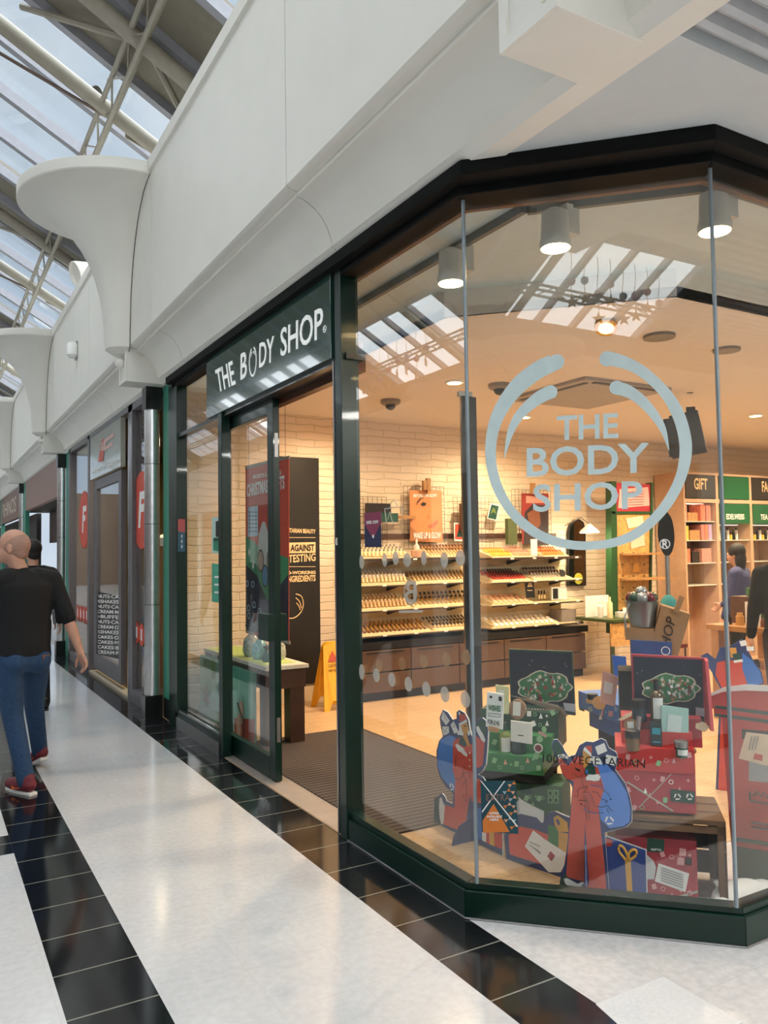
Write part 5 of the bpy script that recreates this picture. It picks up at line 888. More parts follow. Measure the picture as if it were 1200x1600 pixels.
# ------------------------------------------------------------------ gift chests
def deco(sh, par, x0, x1, y0, y1, n, seed, mats, s=4.2, lift=.003):
    """printed stamps, rings, trees and stickers scattered inside a measured area"""
    r = random.Random(seed)
    for k in range(n):
        x = x0+(x1-x0)*((k+.5)/n); y = y0+(y1-y0)*r.random(); m = mats[k % len(mats)]; b = B(m); t = k % 4
        if t == 0: a = r.uniform(-.5, .5); sh.poly(b, [(x+s*(cx_*math.cos(a)-cy_*math.sin(a)), y+s*(cx_*math.sin(a)+cy_*math.cos(a))) for cx_, cy_ in ((-.8, -1), (.8, -1), (.8, 1), (-.8, 1))], .0008, lift); nm = 'stamp_print'
        elif t == 1: sh.ring(b, (x, y), .0025*s, .0018*s, .0008, lift, k=12); nm = 'postmark_print'
        elif t == 2: sh.poly(b, [(x, y-s), (x+s*.7, y+s), (x-s*.7, y+s)], .0008, lift); nm = 'tree_print'
        else: o = sh.p(x, y, lift); b.prism(star_pts(o, .0024*s, Vector((0, 0, 1)).cross(sh.n), (0, 0, 1), 4), -sh.n*.0008); nm = 'star_print'
        make(nm, b, par)
GR1 = M('chest_green', '2c7a40', .5, var=.12); GR2 = M('chest_green_dark', '17402c', .5); LGR = M('pale_green_print', '8cc08c', .5); PEA = M('peach_sticker', 'e0a888', .5)
RD1 = M('chest_red', 'b03a44', .5, var=.1); RD2 = M('chest_red_bright', 'c43a38', .5); PNK = M('pale_pink_print', 'dba0a0', .5); NV1 = M('lid_night_blue', '131c2e', .5)
def lidart(sh, par, cx_, cy_, w_, h_, seed):
    """printed wreath of small shapes inside a lid"""
    r = random.Random(seed); GA = M('wreath_green', '3f7a50', .5); cols = [M('wreath_cream', 'd8d0b8', .5), M('wreath_red', 'a8443a', .5), M('wreath_pale', 'b8c8c0', .5), GR1, M('wreath_tan', 'b08a60', .5), M('wreath_wine', '7a2c30', .5), WHITE]
    out_ = [(cx_+w_*.5*math.cos(a)*(1+.07*math.cos(9*a)), cy_+h_*.5*math.sin(a)*(1+.1*math.cos(7*a))) for a in [2*PI*i/36 for i in range(36)]]
    sh.part('wreath_edge', out_, M('wreath_cream', 'd8d0b8', .5), par, lift=.003); sh.part('wreath_field', [(cx_+(x-cx_)*.94, cy_+(y-cy_)*.93) for x, y in out_], M('wreath_green', '3f7a50', .5), par, lift=.004)
    b = B(*cols)
    for k in range(90):
        a = r.uniform(0, 2*PI); rr = math.sqrt(r.random())*.43; x = cx_+w_*rr*math.cos(a); y = cy_+h_*rr*math.sin(a); s = r.uniform(1.2, 3.4); z = .005+.0002*k
        P = [(x-s, y-s*.6), (x+s*.5, y-s), (x+s, y+s*.5), (x-s*.3, y+s)] if k % 2 else [(x, y-s*1.2), (x+s*.8, y+s), (x-s*.8, y+s)]
        sh.poly(b, P, .0006, z, r.randrange(len(cols)))
    make('wreath_figures', b, par)
    b = B(M('night_print', '5f86b0', .5), WHITE)
    for k in range(22): x = cx_+r.uniform(-.62, .62)*w_; y = cy_+r.uniform(-.85, .85)*h_; sh.poly(b, [(x, y), (x+.9, y), (x+.9, y+.9), (x, y+.9)], .0006, .0025, k % 2)
    make('star_specks', b, par)
nG = (.8, .6, 0); gS = lambda c: Sheet((-.8, -.6, 0), -c)
T = thing('gift_chest', 'open dark green tiered advent chest with raised night-blue lid', 'gift box', (2.95, 3.5, .4))
b = B(GR1); rb(b, nG, 4.252, 750, 1202.3, 849, 1214, 1175.5, .42); make('front_tray', b, T, bevel=.002)
b = B(GR1); p = rb(b, nG, 4.33, 752, 1180, 862, 1190, 1143, .30); make('middle_tier', b, T, bevel=.002)
b = B(GR2); rb(b, nG, 4.42, 752, 1165, 873, 1172, 1107, .24); make('rear_box', b, T, bevel=.002)
b = B(GR2); sL = gS(4.62); sL.poly(b, [(795, 1014), (894, 1018), (899, 1118), (798, 1108)], .02); make('lid', b, T); b = B(NV1); sL.poly(b, [(797, 1017), (892, 1021), (896, 1114), (800, 1105)], .001, .002); make('lid_lining', b, T); lidart(sL, T, 851, 1074, 84, 50, 5)
b = B(M('kraft_flap', 'a89a84', .7)); gS(4.5).poly(b, [(795, 1086), (872, 1102), (888, 1120), (880, 1108)], .002); make('paper_flap', b, T); sL.part('night_panel', [(880, 1098), (899, 1100), (899, 1113), (882, 1110)], M('panel_white', 'b8c0cc', .5), T, lift=.005)
deco(gS(4.252), T, 768, 846, 1186, 1203, 9, 1, [LGR, LGR, PEA, LGR]); deco(gS(4.33), T, 765, 812, 1150, 1160, 3, 2, [LGR]); deco(gS(4.42), T, 822, 868, 1113, 1122, 5, 3, [WHITE, LGR, WHITE]); deco(gS(4.42), T, 828, 860, 1128, 1140, 3, 4, [WHITE, LGR])
b = B(M('candy_red', 'b04a3a', .5), WHITE)
for k in range(22): x = 820+2.2*k; gS(4.42).poly(b, [(x, 1106.5+.1*k), (x+1.1, 1106.6+.1*k), (x+1.1, 1108.2+.1*k), (x, 1108.1+.1*k)], .001, .003, k % 2)
make('candy_edge', b, T)
T = thing('black_stand', 'black draped display stand under the green chest', 'stand', (2.9, 3.6, .2)); b = B(M('black_cloth', '0b0b0c', .8)); rb(b, nG, 4.26, 742, 1214, 851, 1226, 1203, .5); make('top_board', b, T)
for c, dx in ((4.42, 745), (4.7, 760)): b = B(M('black_cloth', '0b0b0c', .8)); p = sight(dx, 1230, nG, c); b.box((p.x, p.y, .004), (p.x+.05, p.y+.05, .38)); make('leg', b, T)
b = B(M('black_cloth', '0b0b0c', .8)); p0 = sight(742, 1216, nG, 4.72); p1 = sight(870, 1226, nG, 4.72); b.prism([(p0.x, p0.y, .004), (p1.x, p1.y, .004), (p1.x, p1.y, .385), (p0.x, p0.y, .385)], (.02, .015, 0)); make('back_cloth', b, T)
T = thing('gift_carton', 'closed green printed carton on the floor below the green chest', 'gift box', (2.95, 3.3, 0)); b = B(M('carton_green', '2a5a3a', .55, var=.1)); p0, p1, w_, zt_ = rb(b, nG, 4.30, 800, 1318, 880, 1330, 1221.5, .25); make('carton_body', b, T, bevel=.002)
gS(4.30).part('green_label', [(812, 1224), (831, 1226), (831, 1241), (812, 1239)], DGRN, T); gS(4.30).part('torn_paper', [(806, 1255), (812, 1248), (850, 1268), (850, 1284), (806, 1272)], M('light_paper', 'd0d4d4', .6), T)
deco(gS(4.30), T, 820, 850, 1243, 1262, 6, 8, [LGR])
for i in range(4): gS(4.30).part('stamp_print', [(856+9*(i % 2), 1234+11*(i//2)), (863.5+9*(i % 2), 1235+11*(i//2)), (863.5+9*(i % 2), 1244.5+11*(i//2)), (856+9*(i % 2), 1243.5+11*(i//2))], LGR, T); gS(4.30).part('stamp_print', [(857.5+9*(i % 2), 1236+11*(i//2)), (862+9*(i % 2), 1237+11*(i//2)), (862+9*(i % 2), 1243+11*(i//2)), (857.5+9*(i % 2), 1242+11*(i//2))], GR2, T, lift=.002)
# red chest
nR = (1, 1, 0); rS = lambda c: Sheet((-1, -1, 0), -c)
T = thing('gift_chest', 'open red tiered advent chest with raised night-blue lid on the wooden crate', 'gift box', (2.98, 2.66, .39))
b = B(RD1); rb(b, nR, 5.52, 962, 1262, 1088.7, 1275, 1200, .27); make('lower_box', b, T, bevel=.002)
b = B(RD2); rb(b, nR, 5.51, 963, 1200, 1087, 1213, 1166, .29); make('front_tray', b, T, bevel=.002)
b = B(RD2); rb(b, nR, 5.60, 972, 1172, 1083, 1183, 1141, .21); make('middle_tier', b, T, bevel=.002)
b = B(RD1); rb(b, nR, 5.68, 972, 1160, 1098, 1172, 1119, .15); make('rear_box', b, T, bevel=.002)
sR = rS(5.80); b = B(RD1); sR.poly(b, [(986.5, 1022), (1100, 1028), (1103, 1130), (989, 1118)], .02); make('lid', b, T); b = B(NV1); sR.poly(b, [(989, 1025.5), (1097.5, 1031), (1100, 1128), (992, 1118)], .001, .002); make('lid_lining', b, T); lidart(sR, T, 1048, 1076, 90, 46, 9)
b = B(RD1); a, c = sR.p(1100, 1028), sR.p(1103, 1130); b.prism([a, c, c+V(-.12, -.12, 0), a+V(-.03, -.03, -.01)], (.01, -.01, 0)); make('lid_side', b, T)
rS(5.8).part('white_print', [(1087, 1105), (1101, 1107), (1101, 1120), (1087, 1118)], M('panel_white', 'b8c0cc', .5), T, lift=.005)
deco(rS(5.51), T, 975, 1083, 1180, 1196, 9, 21, [PNK, LGR, PNK]); deco(rS(5.52), T, 975, 1082, 1215, 1235, 8, 22, [PNK, PNK, WHITE]); deco(rS(5.52), T, 985, 1082, 1240, 1264, 8, 23, [PNK, LGR, PNK])
rS(5.52).part('green_label', [(1048, 1233), (1086, 1237), (1086, 1256), (1048, 1252)], DGRN, T, lift=.004)
for x in (1058.5, 1077.5): recycle(rS(5.518), T, (x, 1245), .016, lambda P: P)
for a, c in (((978, 1222), (1050, 1268)), ((1047, 1210), (997, 1262))): rS(5.52).part('string_print', [a, (a[0]+3, a[1]-1), (c[0]+3, c[1]-1), c], M('string_grey', 'b0aca0', .5), T, lift=.003)
T = thing('wooden_crate', 'dark wooden slatted crate standing on end holding up the red chest', 'crate', (3.1, 2.6, 0)); CW = M('crate_wood', '6a4a2c', .6, var=.25, scale=8); CD = M('crate_dark', '2c241e', .7)
z = .382; e0 = sight(948, 1262, nR, 5.48); e1 = sight(1134, 1283, nR, 5.48); e0.z = e1.z = z; wv = V(.7071, .7071, 0); u = (e1-e0)
b = B(CW)
for k in range(3): b.obox(e0+wv*(.125*k)-V(0, 0, .025), u, wv*.115, (0, 0, .022))
make('top_slat', b, T, bevel=.002)
for k in (0, 1):
    for j in (0, 1): p = e0+u*(0 if k == 0 else .93)+wv*(.32*j); make('corner_post', B(CW).obox(V(p.x, p.y, .004), u*.07, wv*.03, (0, 0, z-.03)), T)
b = B(CD)
for k in range(3): b.obox(e1-u*.02+V(0, 0, -.13-.115*k), u*.015, wv*.34, (0, 0, .105)); b.obox(e0+V(0, 0, -.13-.115*k)+wv*.34, u, wv*.012, (0, 0, .105))
make('side_slat', b, T); b = B(CW); b.obox(e0+wv*.0+V(0, 0, -.062), u, wv*.012, (0, 0, .03)); make('front_rail', b, T)
T = thing('gift_carton', 'closed red printed carton on the floor inside the wooden crate', 'gift box', (2.95, 2.6, 0)); b = B(M('carton_red', 'a82f3c', .55, var=.12)); rb(b, nR, 5.52, 962, 1399, 1091.5, 1410, 1305, .28); make('carton_body', b, T, bevel=.002)
rS(5.52).part('green_label', [(1011, 1309), (1038, 1312), (1037.5, 1333), (1011, 1330)], DGRN, T); rS(5.52).text('lettering', 'GIFTS', (1017, 1328), (1033, 1329.5), (1017, 1325), WHITE, T, .02, lift=.003)
rS(5.52).part('white_letter', [(1029, 1349), (1077, 1365), (1071, 1394), (1023, 1377)], WHITE, T, lift=.003)
for i in range(6): rS(5.52).part('text_line', [(1033, 1355+4*i), (1068, 1367+4*i), (1068, 1368+4*i), (1033, 1356+4*i)], M('soft_ink', '77757a', .5), T, lift=.005)
rS(5.52).part('torn_paper', [(1010, 1335), (1021, 1345), (1025, 1355), (1022, 1374), (1010, 1374)], M('light_paper', 'd0d4d4', .6), T)
for i in range(4): rS(5.52).part('stamp_print', [(1062+12*(i % 2)-3*(i//2), 1325+14*(i//2)), (1072+12*(i % 2)-3*(i//2), 1327+14*(i//2)), (1072+12*(i % 2)-3*(i//2), 1338+14*(i//2)), (1061+12*(i % 2)-3*(i//2), 1337+14*(i//2))], (PNK, M('stamp_red', 'a02838', .5), PNK, INK)[i], T, lift=.002)
deco(rS(5.52), T, 1028, 1085, 1335, 1345, 4, 31, [PNK]); deco(rS(5.52), T, 1015, 1085, 1384, 1400, 5, 32, [PNK]); rS(5.52).part('string_print', [(1058, 1400), (1090, 1391), (1090, 1395), (1064, 1403)], M('string_grey', 'b0aca0', .5), T, lift=.003)
# blue chest behind
nB = (.954, -.3, 0); pb = EY+ray(970, 1150)*4.4; cB = Vector(nB).normalized().dot(pb); bS = lambda c: Sheet((-nB[0], -nB[1], 0), -c)
T = thing('gift_chest', 'blue printed advent chest between the green and the red chest', 'gift box', (pb.x, pb.y, .4)); k_ = Vector(nB).length
def rbl(x0, y0, x1, y1, yt, dep, c, m, nm):
    b = B(m); n = Vector(nB).normalized(); p0 = sight(x0, y0, n, c); p1 = sight(x1, y1, n, c); zt = sight(x1, yt, n, c).z; zz = p1.z; b.obox(V(p0.x, p0.y, zz), V(p1.x-p0.x, p1.y-p0.y, 0), n*dep, (0, 0, zt-zz)); return make(nm, b, T, bevel=.002)
BL1 = M('chest_blue', '3a5fa0', .5, var=.15); rbl(921, 1138, 970, 1156, 1132, .3, cB, BL1, 'lower_box'); rbl(904, 1106, 971, 1133, 1104, .34, cB-.01, M('tray_blue', '4a78c0', .5), 'front_tray')
deco(bS(cB-.01), T, 918, 966, 1100, 1122, 6, 41, [M('pale_blue_print', '9db6c4', .4), PNK, WHITE]); bS(cB).part('green_label', [(905, 1093), (913, 1096), (913, 1112), (905, 1109)], DGRN, T); bS(cB-.01).part('string_print', [(938, 1118), (946, 1090), (948, 1091), (941, 1120)], PNK, T, lift=.003)
def at(px, py, d): return EY+ray(px, py)*d
one('black_plinth', B(M('black_cloth', '0b0b0c', .8)).obox(V(pb.x+.0, pb.y, .004), (.08, .25, 0), (.27, -.085, 0), (0, 0, pb.z-.01)), 'low black plinth under the blue chest', 'plinth')
def card(px, dist, name, lab, col, cat='pouch', n=(-.6, -.8, 0), dec=None):
    c = Vector(n).normalized().dot(at(px[0][0], px[0][1], dist)); sh = Sheet(n, c*Vector(n).length); t = thing(name, lab, cat, sh.p(*px[-1])); sh.part('pouch_body', px, M(*col, .4), t, th=.012, lift=0)
    if dec: sh.part('pouch_label', dec[0], M(*dec[1], .5), t, lift=.002)
    return t
card([(942, 1048), (966, 1058), (961, 1104), (938, 1098)], 4.25, 'sheet_mask', 'peach and white sheet mask pouch standing on the blue chest', ('pouch_peach', 'dfb0a0'), dec=([(945, 1064), (958, 1068), (956, 1085), (943, 1082)], ('pouch_white', 'e8e4e0')))
card([(969, 1058), (990, 1065), (987, 1100), (969, 1098)], 4.4, 'sheet_mask', 'white and yellow round-topped pouch beside the red chest lid', ('pouch_cream', 'd8d4d0'), dec=([(970, 1080), (984, 1082), (984, 1096), (970, 1096)], ('pouch_gold', 'c09a5a')))
card([(956, 1024), (978, 1026), (982, 1075), (962, 1070)], 4.8, 'blue_card', 'plain bright blue card standing behind the pouches', ('card_blue', '2c5aa8'), 'card')
one('small_jar', B(INK, PC['gold']).lathe([(.03, .02), (.03, .05), (0, .05)], at(926, 1098, 4.5), 0, 16).lathe([(0, 0), (.035, 0), (.035, .02)], at(926, 1098, 4.5), 1, 16), 'small jar with a black lid at the left of the blue chest', 'jar', smooth=True)
one('gold_tin', B(PC['gold'], WHITE).lathe([(0, 0), (.035, 0), (.035, .02), (0, .02)], at(936, 1098, 4.32), 0, 18, axis=(-.6, -.7, .2)), 'round gold tin leaning at the left of the blue chest', 'tin', smooth=True)
# things standing on the red chest
def bottle(px, py, c, r, h, prof, mats, name, lab, cat, n=nR, label=None):
    p = sight(px, py, n, c); t = thing(name, lab, cat, p)
    for i, (nm, pr) in enumerate(prof): make(nm, B(mats[i]).lathe([(r*a, h*z) for a, z in pr], p, 0, 24), t, smooth=True)
    if label: z0, z1, mm, a = label; make('label', B(mm).lathe([(r*a, h*z0), (r*a*1.02, h*z0), (r*a*1.02, h*z1), (r*a, h*z1)], p, 0, 24, a0=math.radians(190), a1=math.radians(285)), t, smooth=True)
    return t
JAR = [('glass_jar', [(0, 0), (.95, 0), (1, .05), (1, .6)]), ('lid', [(1.02, .6), (1.02, .98), (.95, 1), (0, 1)])]
BOT = [('bottle_body', [(0, 0), (.95, 0), (1, .03), (1, .6), (.8, .68), (.35, .73), (.35, .76)]), ('cap', [(.42, .76), (.42, .98), (.36, 1), (0, 1)])]
WL = M('white_label', 'dfe2de', .5); AMB = M('amber_jar', '6a4a1c', .2, coat=.5)
bottle(989+10, 1126, 5.66, .033, .10, JAR, (M('black_teal_jar', '143036', .3), INK), 'cream_jar', 'black lidded teal jar at the left of the red chest', 'jar')
bottle(1027, 1128, 5.66, .030, .20, BOT, (M('amber_bottle', '5a4630', .2, coat=.4), INK), 'lotion_bottle', 'tall bottle with a white label and black cap on the red chest', 'bottle', label=(.1, .58, WL, 1.01))
t = card([(1034, 1102), (1076, 1108), (1076, 1160), (1033, 1153)], 3.72, 'sheet_mask', 'pale aqua sheet mask pouch standing in the red chest', ('pouch_aqua', 'a8cfc8'), n=(-1, -1, 0), dec=([(1044, 1116), (1066, 1119), (1064, 1145), (1042, 1142)], ('pouch_pale', 'cfe0dc')))
bottle(989, 1172, 5.53, .033, .13, [('glass_jar', JAR[0][1]), ('lid', [(1.02, .45), (1.02, .7), (.9, .72), (0, .72)])], (AMB, INK), 'cream_jar', 'brown glass jar with a black lid in the front tray of the red chest', 'jar')
t = thing('black_carton', 'upright black carton with a teal label in the red chest', 'box', rS(5.55).p(1026, 1171)); b = B(M('carton_black', '16252c', .4)); rb(b, nR, 5.55, 1017, 1169, 1035, 1171, 1131, .06); make('carton_body', b, t); rS(5.55).part('teal_label', [(1019, 1137), (1032, 1138), (1032, 1148), (1019, 1147)], M('teal_label', '1c96a8', .5), t); rS(5.55).part('text_line', [(1020, 1158), (1032, 1159), (1032, 1161), (1020, 1160)], M('teal_label', '1c96a8', .5), t)
bottle(1065, 1182, 5.535, .031, .072, JAR, (M('green_glass_jar', '2c5a48', .2, coat=.5), BRUSH), 'cream_jar', 'green jar with a silver lid at the right of the front tray', 'jar', label=(.15, .5, WL, 1.01))
t = thing('gift_tag', 'round kraft gift tag with a white label on the red chest', 'tag', rS(5.6).p(983, 1145)); b = B(KRAFT); rS(5.6).disc(b, (985, 1133), .031, .003, .0); make('tag_disc', b, t); rS(5.6).part('white_label', [(980, 1128), (990, 1127), (991, 1140), (981, 1142)], WL, t, lift=.003)
one('silver_tube', B(M('silver_pink', 'b8a8a8', .25, .6)).tube([rS(5.60).p(996, 1146), rS(5.60).p(999, 1119)], [.012, .012], seg=12), 'slim silver tube beside the round tag', 'tube', smooth=True)
t = thing('gift_tag', 'cream paper tag tied at the right side of the red chest', 'tag', rS(5.62).p(1095, 1140)); rS(5.62).part('tag_paper', [(1087, 1131), (1098, 1128), (1109, 1136), (1101, 1144), (1087, 1138)], M('cream_tag', 'e0c8a4', .6), t, th=.002); t = thing('gift_tag', 'cream paper tag at the left side of the red chest', 'tag', rS(5.62).p(975, 1122)); rS(5.62).part('tag_paper', [(965, 1125), (978, 1116), (988, 1112), (986, 1119), (972, 1126)], M('cream_tag', 'e0c8a4', .6), t, th=.002)
# things standing on the green chest
OLB = M('olive_bottle', '7a8a3a', .2, coat=.5)
bottle(790, 1178, 4.31, .032, .17, BOT, (OLB, M('dark_cap', '14362e', .3)), 'shower_bottle', 'olive bottle with a dark green cap in the front tray of the green chest', 'bottle', n=nG, label=(.1, .55, WL, 1.01))
bottle(811, 1182, 4.31, .040, .10, [('glass_jar', [(0, 0), (.95, 0), (1, .04), (1, .92)]), ('candle_wax', [(1, .92), (.98, .95), (0, .95)])], (M('candle_glass', '16363a', .15, coat=.5), M('pink_wax', 'd8a8a0', .5)), 'candle', 'dark glass candle with pink wax in the green chest', 'candle', n=nG)
card([(798, 1126), (831, 1130), (831, 1163), (798, 1158)], 4.12, 'sheet_mask', 'white hanging pouch in the middle of the green chest', ('pouch_white2', 'dcdcd4'), n=(-.8, -.6, 0), dec=([(809, 1148), (818, 1149), (818, 1150.5), (809, 1149.5)], ('pouch_ink', '333333')))
t = thing('body_butter_tub', 'round tub with a white front label leaning in the green chest', 'tub', gS(4.40).p(808, 1125)); b = B(M('tub_peach', '9a7a60', .4)); gS(4.40).disc(b, (808, 1109), .047, .03, .0, ry=.055); make('tub', b, t); gS(4.40).part('white_label', [(802, 1096), (814, 1097), (813, 1119), (801, 1118)], WL, t, lift=.003)
card([(774, 1070), (795, 1073), (794, 1116), (778, 1114)], 4.35, 'hand_cream_tube', 'pale yellow tube standing behind the WISHES card', ('tube_yellow', 'cdd0a0'), 'tube', n=(-.8, -.6, 0), dec=([(778, 1078), (788, 1079), (787, 1098), (779, 1097)], ('tube_white', 'e0e4d8')))
t = card([(761, 1081), (787, 1085), (785, 1140), (759, 1135)], 3.98, 'offer_card', 'white card reading WISHES on a wooden foot at the left of the green chest', ('card_white', 'e8eae4'), 'card', n=(-.8, -.6, 0)); c = Vector((-.8, -.6, 0)).dot(at(761, 1081, 3.98)); OCd = Sheet((-.8, -.6, 0), c)
OCd.text('lettering', 'WISHES', (763, 1110), (782.5, 1112), (763, 1101), M('wishes_green', '1f6a3c', .5), t, .03, lift=.003); OCd.text('lettering', 'FOR £145', (762.5, 1131), (780.5, 1134), (762.5, 1123.5), INK, t, .02, lift=.003); OCd.part('frame_line', [(763, 1114), (782, 1116), (782, 1121), (763, 1119)], INK, t, lift=.002); OCd.part('frame_fill', [(763.6, 1114.8), (781.3, 1116.8), (781.3, 1120.2), (763.6, 1118.2)], WL, t, lift=.003)
b = B(INK); OCd.disc(b, (767, 1089), .007, .001, .002); OCd.poly(b, [(779, 1088), (784, 1089), (784, 1096), (779, 1095)], .001, .002); make('printed_mark', b, t); b = B(WOOD); OCd.poly(b, [(763, 1135), (778, 1138), (778, 1145), (763, 1142)], .03, .012); make('wooden_foot', b, t)
t = thing('gift_tag', 'pale green ring tag with a white edge clipped on the green front tray', 'tag', gS(4.245).p(840, 1186)); b = B(WHITE); gS(4.245).disc(b, (841, 1169), .024, .002, .002); make('tag_ring', b, t); b = B(M('tag_wine', '7a3a3c', .5)); gS(4.245).disc(b, (841, 1169), .018, .001, .0035); make('tag_centre', b, t); gS(4.245).part('tag_stem', [(836, 1175), (844, 1176), (840, 1187), (832, 1185)], LGR, t)
t = thing('gift_tag', 'green and pink flower tag above the ring tag', 'tag', gS(4.3).p(845, 1158)); b = B(LGR); gS(4.3).disc(b, (843, 1155), .017, .002, .002); gS(4.3).disc(b, (850, 1140), .013, .002, .002, ry=.018); make('tag_disc', b, t); gS(4.3).part('pink_bar', [(840, 1145), (843, 1142), (855, 1149), (853, 1153)], M('tag_pink', 'd09898', .5), t, lift=.004)
# ------------------------------------------------------------------ kraft cartons, bucket and blue bin behind the red chest
KS = Sheet((-1, -1, 0), -6.15)
t = thing('kraft_carton', 'open brown cardboard carton printed with the end of the shop name, tilted', 'box', KS.p(1045, 1020)); b = B(KRAFT); KS.poly(b, [(1023, 985), (1034, 946), (1079, 960), (1058, 1030), (1018, 1010)], .22); make('carton_body', b, t); b = B(KRAFT); KS.poly(b, [(1052, 955), (1062, 930), (1070, 934), (1060, 958)], .02, .01); make('carton_flap', b, t)
text('lettering', 'HOP', KS.p(1046, 1012, .001), KS.p(1056, 968, .001), KS.p(1032, 1005, .001), M('carton_ink', '241a14', .6), t, .0)
t = thing('kraft_tray', 'low brown cardboard tray under the grey bucket', 'box', KS.p(1000, 1000)); b = B(KRAFT); KS.poly(b, [(977, 981), (1022, 983), (1022, 1002), (978, 1000)], .2); make('tray_body', b, t)
BK = KS.p(1005, 981); t = thing('metal_bucket', 'small grey metal bucket filled with dark ornaments', 'bucket', BK); BK = BK+V(.05, .05, 0)
make('bucket_body', B(M('zinc', '9aa09e', .3, .7)).lathe([(0, 0), (.062, 0), (.085, .13), (.09, .135)], BK, 0, 24), t, smooth=True); b = B(BRUSH); b.tube([BK+V(-.09, .0, .125), BK+V(-.13, 0, .05), BK+V(-.12, 0, .0)], .006, seg=6); make('handle', b, t)
for k in range(9): a = 2*PI*k/8; r = 0 if k == 8 else .05; one('ornament', B([M('orn_red', '6a2228', .3), M('orn_green', '2c4a3a', .3), M('orn_silver', 'a0a0a0', .3, .5)][k % 3]).ball((BK.x+r*math.cos(a), BK.y+r*math.sin(a), BK.z+.15+(.03 if k == 8 else 0)), .032, seg=10), 'small round ornament heaped in the grey metal bucket', 'ornament', 'ornaments in the bucket', smooth=True)
t = thing('blue_bin', 'blue printed box under the cardboard cartons behind the red chest', 'box', KS.p(1018, 1040)); b = B(M('bin_blue', '33508c', .5, var=.15)); KS.poly(b, [(986, 1000), (1050, 1004), (1048, 1050), (988, 1046)], .2, .02); make('box_body', b, t); b = B(WHITE); KS.ring(b, (1040, 1017), .022, .018, lift=.022, k=20); make('round_mark', b, t)
q0 = KS.p(1018, 1048); one('black_plinth', B(M('black_cloth', '0b0b0c', .8)).obox(V(q0.x-.11, q0.y+.12, .004), (.24, -.24, 0), (.15, .15, 0), (0, 0, q0.z-.01)), 'tall black plinth under the blue box and cartons', 'plinth')
# ------------------------------------------------------------------ post box cut-out
PB = Sheet((-.925, -.38, 0), -4.06); T = thing('post_box_board', 'large red cut-out post box with white snow cap and a cream letter in its slot', 'cut-out', PB.p(1200, 1385))
b = B(M('post_red', 'c03a2c', .45)); PB.poly(b, [(1128, 1122), (1116, 1117), (1115, 1108), (1108, 1104), (1106.5, 1085), (1130, 1076), (1165, 1072), (1240, 1076), (1310, 1090), (1310, 1120), (1296, 1132), (1296, 1408), (1149, 1385), (1140, 1290)], .012); make('board_face', b, T)
PB.part('snow_cap', [(1106.5, 1085), (1130, 1074), (1165, 1069.5), (1240, 1073), (1310, 1086), (1310, 1094), (1240, 1082), (1165, 1079), (1130, 1081), (1107, 1089)], WHITE, T, th=.004, lift=.004)
PB.part('dark_band', [(1117, 1102.5), (1160, 1107), (1300, 1124), (1300, 1130), (1160, 1112), (1117, 1106.5)], DGRN, T, lift=.003); PB.part('dark_band', [(1116, 1115), (1160, 1120), (1300, 1137), (1300, 1143), (1160, 1125), (1117, 1119)], DGRN, T, lift=.003)
PB.part('letter_slot', [(1159, 1139), (1260, 1148), (1260, 1164), (1159, 1154)], M('slot_dark', '2a2a28', .5), T, lift=.003); PB.part('notice_plate', [(1170, 1190), (1240, 1196), (1240, 1226), (1170, 1220)], M('plate_grey', 'a0a8a8', .5), T, lift=.003)
PB.part('cream_letter', [(1166, 1144), (1218, 1150), (1199, 1197), (1154, 1185)], M('cream_letter', 'ead9b8', .6), T, lift=.006); PB.part('stamp', [(1179, 1177), (1192, 1180), (1191, 1189), (1177, 1186)], REDC, T, lift=.008)
for x in (1172, 1177, 1182): line('handwriting', [(x+3, 1150), (x, 1162), (x-2, 1172)], .002, PB, M('soft_ink', '77757a', .5), T, .008)
line('crown_line', [(1172, 1251), (1171, 1237), (1178, 1243), (1183, 1236), (1189, 1245), (1194, 1238), (1200, 1248), (1206, 1241), (1212, 1258), (1172, 1251)], .004, PB, INK, T, .004)
for y in (1285, 1292): line('slot_line', [(1174, y), (1230, y+8)], .004, PB, INK, T, .004)
PB.part('dark_band', [(1147, 1308), (1296, 1330), (1296, 1336), (1147, 1314)], DGRN, T, lift=.003); PB.part('green_base', [(1148, 1322), (1296, 1346), (1296, 1408), (1149, 1385)], DGRN, T, lift=.003)
b = B(WHITE); b.ball((3.22, 2.42, .03), .10, sc=(1.6, .7, .5), seg=16); b.ball((3.38, 2.4, .02), .09, sc=(1.4, .7, .4), seg=16); one('paper_snow', b, 'crumpled white paper snow on the sill before the post box', 'paper', smooth=True)
# ------------------------------------------------------------------ neighbouring shop fronts
BK_ = 2.02
S('trim_8', B(GREYF).box((2.0, 8.18, 0), (2.1, 9.0, .14))); b = B(GREYF); b.box((2.0, 9.0, 0), (2.1, 9.14, 3.28)); b.box((1.995, 8.17, .14), (2.06, 8.2, 3.28)); b.box((2.0, 8.17, 3.2), (2.1, 9.14, 3.28)); b.box((2.0, 11.62, 0), (2.1, 11.75, 3.28)); b.box((2.0, 13.3, 0), (2.1, 13.45, 3.28)); b.box((2.0, 11.7, 0), (2.1, 13.4, .12)); b.box((2.0, 9.14, 3.22), (2.1, 13.45, 3.285)); S('trim_8', b)
b = B(SEAG); b.box((2.03, 13.45, 0), (2.08, 13.9, 3.28)); S('trim_8', b)
for y in (19.5, 25.6): S('trim_8', B(SEAG).box((2.0, y, 0), (2.08, y+.4, 3.28)))
S('window_6', B(GL).box((2.05, 8.2, .14), (2.058, 9.0, 3.2))); S('window_7', B(GL).box((2.05, 11.75, .12), (2.058, 13.3, 3.2)))
